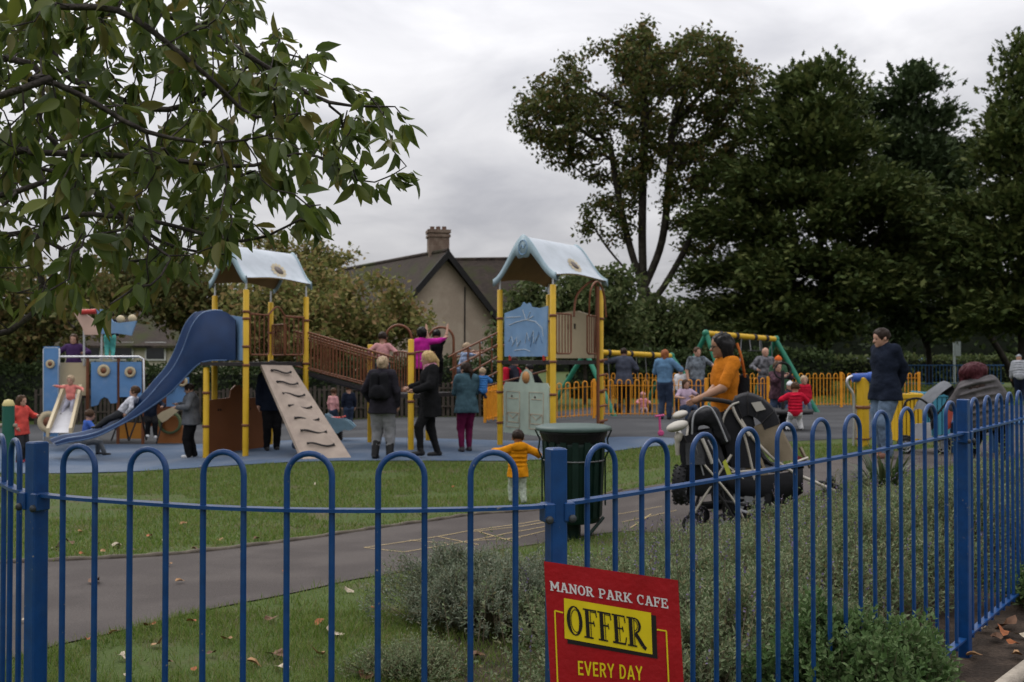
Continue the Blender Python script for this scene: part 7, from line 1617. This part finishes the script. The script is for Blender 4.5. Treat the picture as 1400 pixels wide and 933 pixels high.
def stems(base, dirs, length, r=.0016):
    n = len(base); L_ = np.broadcast_to(length, (n,)); D = dirs; return leaf_arrays(base, D, RNG.normal(size=(n,3)), L_, np.full(n, r*4), (np.array([[-.5,0,0],[.5,0,0],[.2,1,0],[-.2,1,0]], float), np.array([[0,1,2],[0,2,3]])))
def merge(*VF):
    V, F, b = [], [], 0
    for v, f in VF: V.append(v); F.append(f+b); b += len(v)
    return np.vstack(V), np.vstack(F)
def mound(name, label, cx, cy, rx, ry, hgt, n, leaf, per, length, m, asp=.42, cat='shrub', group=None, flowers=0, dry=0, seedh=0.0):
    """a mounded shrub of many leafy sprigs"""
    g = gz(cx, cy); r = np.sqrt(RNG.random(n)); a = RNG.random(n)*2*PI; lump = 1+.20*np.sin(3*a+cx*5)+.14*np.sin(7*a+cy*3)+.08*np.sin(13*a)
    ux, uy = r*np.cos(a)*lump, r*np.sin(a)*lump; dome = np.sqrt(np.clip(1-r**2, 0, 1))
    zt = hgt*(.25+.75*dome)*(1+.42*np.array([mnoise.noise(Vector((cx+q*2.5, cy+w*2.5, 4))) for q, w in zip(ux, uy)]))
    L_ = length*RNG.uniform(.7,1.3,n); dirs = unit(np.stack([ux*.75*rx/max(rx,ry), uy*.75*ry/max(rx,ry), .55+.8*dome], 1)+RNG.normal(size=(n,3))*.28)
    top = np.stack([cx+ux*rx, cy+uy*ry, ground(cx+ux*rx, cy+uy*ry)+zt], 1); base = top - dirs*L_[:,None]*.9; base[:,2] = np.maximum(base[:,2], ground(base[:,0], base[:,1])+.005)
    t = thing(name, (cx, cy, g), label, cat, group)
    mesh_np('foliage', *sprigs(base, dirs, L_, per, leaf, asp), m, t)
    sb = np.stack([cx+ux*rx*.55, cy+uy*ry*.55, ground(cx+ux*rx*.5, cy+uy*ry*.5)], 1); k = min(n, 900)
    mesh_np('stem', *stems(sb[:k], unit(base[:k]+dirs[:k]*L_[:k,None]*.8-sb[:k]), np.linalg.norm(base[:k]+dirs[:k]*L_[:k,None]*.8-sb[:k],axis=1), .0012), DRY, t)['kind'] = 'stuff'
    if flowers:
        i = RNG.choice(n, flowers); hd = dirs[i]*.4+np.array([0,0,.9])+RNG.normal(size=(flowers,3))*.2; p0 = top[i]; fl = RNG.uniform(.08,.20,flowers)+seedh
        a1 = stems(p0, unit(hd), fl, .0012); mesh_np('flower_stalk', *a1, DRY, t)['kind'] = 'stuff'
        pts = np.concatenate([p0+unit(hd)*(fl*q)[:,None] for q in (.7,.8,.9,1.0)]); nf = len(pts)
        mesh_np('flower_head', *leaf_arrays(pts, rnd_dir(nf,0,.3), rnd_dir(nf), .014*np.ones(nf), .011*np.ones(nf), OVAL), FLOW, t)['kind'] = 'stuff'
    return t
q = lambda px, py: G(px, py)
a = q(650, 872); mound('lavender_shrub', 'rounded silvery grey shrub on the grass left of the cafe sign', a.x+.06, a.y+.30, .58, .46, .40, 1500, .032, 9, .17, LAV, .34)
a = q(560, 930); mound('low_shrub', 'sparse low grey-green shrub at the bottom edge, left of the silvery rounded shrub', a.x, a.y+.1, .30, .28, .14, 380, .024, 7, .13, CAT, .40, dry=1)
# broad mass of catmint, one thing per clump
clumps = [(.55,4.0,.55,.42),(1.05,4.25,.55,.42),(.62,4.8,.6,.42),(1.45,4.9,.55,.40),(1.15,5.5,.6,.36),(.50,5.6,.55,.32),(1.9,5.5,.6,.40),(2.05,6.3,.6,.34),(1.45,6.3,.65,.28),(.65,6.5,.6,.22),(2.75,6.2,.55,.44),(2.95,7.1,.65,.36),(2.2,7.3,.7,.26),(3.7,7.3,.7,.46),(3.9,8.3,.8,.34),(4.6,8.2,.7,.5),(3.1,8.3,.7,.24),(1.35,7.3,.6,.18)]
where = ['just right of the cafe sign','behind the third railing hoop right of the sign','right of the lavender shrub, behind the sign','left of the strap-leaved plant','in front of the big pushchair','below the litter bin','middle of the bed, below the strap-leaved plant','right of the strap-leaved plant','behind the bed centre, below the pushchair','at the path edge right of the litter bin','left of the right-hand fence post','beyond the right-hand fence post','beneath the pushchair front wheel','right of the right-hand fence post','below the blue bench','by the right edge of the picture','left of the seated woman','under the pushchair small wheels']
for (cx, cy, rr, hh_), w_ in zip(clumps, where):
    mound('catmint_clump', 'grey-green catmint clump ' + w_, cx, cy, rr, rr*.85, hh_*1.12, int(700*rr/.6), .031, 8, .17, CAT, .48, 'shrub', 'catmint clumps in the planting bed', flowers=26)
# lusher leafy bush pushing through the railing at the lower right
mound('leafy_bush', 'lush small-leaved green bush pushing through the railings at the lower right', 1.24, 3.68, .40, .34, .46, 900, .038, 8, .16, MINT, .58)
mound('leafy_bush', 'lower spreading green bush between the cafe sign and the lush bush', .95, 3.42, .42, .28, .26, 600, .034, 8, .14, MINT, .56)
mound('leafy_bush', 'small green leafy plant against the right edge of the cafe sign', .55, 3.05, .22, .16, .22, 240, .030, 8, .13, MINT, .56)
mound('leafy_bush', 'green leafy bush at the foot of the railing by the right edge, outside the kerb', 2.80, 5.25, .22, .22, .22, 240, .034, 7, .13, MINT, .55)
# strap-leaved plant
def strap(label, px, py, n, ln):
    a = q(px, py); t = thing('strap_leaf_plant', a, label, 'plant', 'strap-leaved plants in the bed'); mb = MB()
    V, F = [], []
    for i in range(n):
        an = RNG.random()*2*PI; out_ = RNG.uniform(.25,1.0); L_ = ln*RNG.uniform(.7,1.2); d = np.array([math.cos(an), math.sin(an), 0]); sd = np.array([-d[1], d[0], 0]); b = len(V); K = 6
        for j in range(K+1):
            s = j/K; p = np.array(a) + d*(.05+L_*out_*(s**1.4)*.75) + np.array([0,0,L_*(s*(1.15-.35*out_) - .55*out_*s*s*s)]); w = .013*(1-s**2.5)+.001; V += [p-sd*w, p+sd*w]
        F += [[b+2*j, b+2*j+1, b+2*j+3, b+2*j+2] for j in range(K)]
    o = mesh_np('leaves', V, F, STRAP, t, True); return t
strap('dark green strap-leaved plant arching behind the railing, left of the right-hand fence post', 1210, 700, 230, .66)
strap('smaller strap-leaved plant right of the right-hand fence post, below the bench', 1352, 690, 90, .55)
# tall dry stalks
def stalks(label, px, py, n, hgt, spread):
    a = q(px, py); t = thing('dry_stalks', a, label, 'plant'); b = np.array(a)+RNG.normal(size=(n,3))*np.array([spread,spread,0]); d = unit(RNG.normal(size=(n,3))*.16+np.array([0,0,1])); h_ = hgt*RNG.uniform(.6,1.2,n)
    mesh_np('stalks', *stems(b, d, h_, .0018), DRY, t)['kind'] = 'stuff'; p = np.concatenate([b+d*(h_*s)[:,None] for s in np.linspace(.5,1,8)]); k = len(p)
    mesh_np('leaves', *leaf_arrays(p, rnd_dir(k,0,.4), rnd_dir(k), .035*np.ones(k), .012*np.ones(k), OVAL), CAT, t)
stalks('thin dry flower stalks standing tall right of the right-hand fence post', 1345, 715, 60, .62, .28); stalks('thin dry flower stalks at the right edge of the bed', 1395, 735, 45, .6, .22); stalks('a few wispy stalks rising beside the path left of the fence post', 690, 772, 10, .24, .08); stalks('wispy dry stalks in front of the strap-leaved plant', 1160, 720, 40, .40, .25)
for lab, px, py, n_, h_, sp in (('dry stalks among the catmint just right of the cafe sign', 985, 790, 34, .34, .22), ('dry stalks in the middle of the catmint bed', 1075, 770, 34, .36, .25), ('dry stalks behind the lush green bush', 1200, 790, 34, .38, .25), ('dry stalks at the foot of the right-hand fence post', 1285, 760, 40, .42, .22), ('dry stalks beside the lavender shrub', 690, 880, 26, .32, .16), ('dry stalks near the litter bin end of the bed', 900, 760, 24, .26, .2)): stalks(lab, px, py, n_, h_, sp)
# --------------------- fallen leaves: one object each
DEAD = [mat('fallen_leaf_'+n_, c_, .7, .3, 30) for n_, c_ in (('russet', (.26,.085,.028)), ('tan', (.30,.17,.08)), ('brown', (.12,.060,.032)), ('pale', (.36,.30,.22)))]
def leaf_proto(i, s):
    V = []; n = 10
    for k in range(n):
        a_ = 2*PI*k/n; r = s*(.5+.14*math.sin(3*a_+i)+.06*math.sin(5*a_)); V.append((r*math.cos(a_)*1.25, r*math.sin(a_)*.8, s*.28*math.sin(2*a_+i)*.6+.012))
    V.append((0,0,.006)); return V, [(k,(k+1)%n,n) for k in range(n)]
protos = []
for i in range(8):
    V, F = leaf_proto(i, .058 if i < 6 else .085); me = bpy.data.meshes.new('fallen_leaf'); me.from_pydata(V, [], F); me.materials.append(DEAD[i % 4]); me.update(); protos.append(me)
def fallen(px, py, i, label):
    a = q(px, py) + Vector((0,0,.022)); o = bpy.data.objects.new('fallen_leaf', protos[i % 8]); COL.objects.link(o); o.location = a; o.rotation_euler = (RNG.normal()*.25, RNG.normal()*.25, RNG.random()*6.28); s = RNG.uniform(.6,1.15); o.scale = (s,s,s)
    props(o, label, 'leaf', 'fallen leaves lying about')
near_l = [(262,856),(216,888),(232,912),(166,905),(265,922),(345,915),(378,902),(385,920),(438,858),(435,900),(370,852),(590,846),(512,838),(540,925),(650,905),(456,872),(205,862),(310,880),(290,900),(176,932),(120,880),(155,872),(500,930),(475,812),(615,922)]
path_l = [(388,786),(232,776),(660,733),(30,855),(610,772),(245,800),(130,800)]
lawn_l = [(112,762),(140,758),(180,756),(226,744),(230,690),(110,731),(350,740),(78,752),(205,737),(300,742),(380,690),(430,665),(620,668),(250,720),(95,745),(160,750),(335,690),(560,700),(265,755),(275,640),(132,748)]
soil_l = [(1372,872),(1390,905),(1362,880),(1345,868),(1385,888),(1330,905),(1378,862),(1395,876)]
for i, p in enumerate(near_l): fallen(*p, i, 'dry curled brown leaf fallen on the near grass behind the railing')
for i, p in enumerate(path_l): fallen(*p, i, 'dry brown leaf lying on the grey tarmac path')
for i, p in enumerate(lawn_l): fallen(*p, i, 'small dry leaf lying on the lawn beyond the path')
for i, p in enumerate(soil_l): fallen(*p, i, 'dry russet leaf lying on the bare soil at the lower right corner')
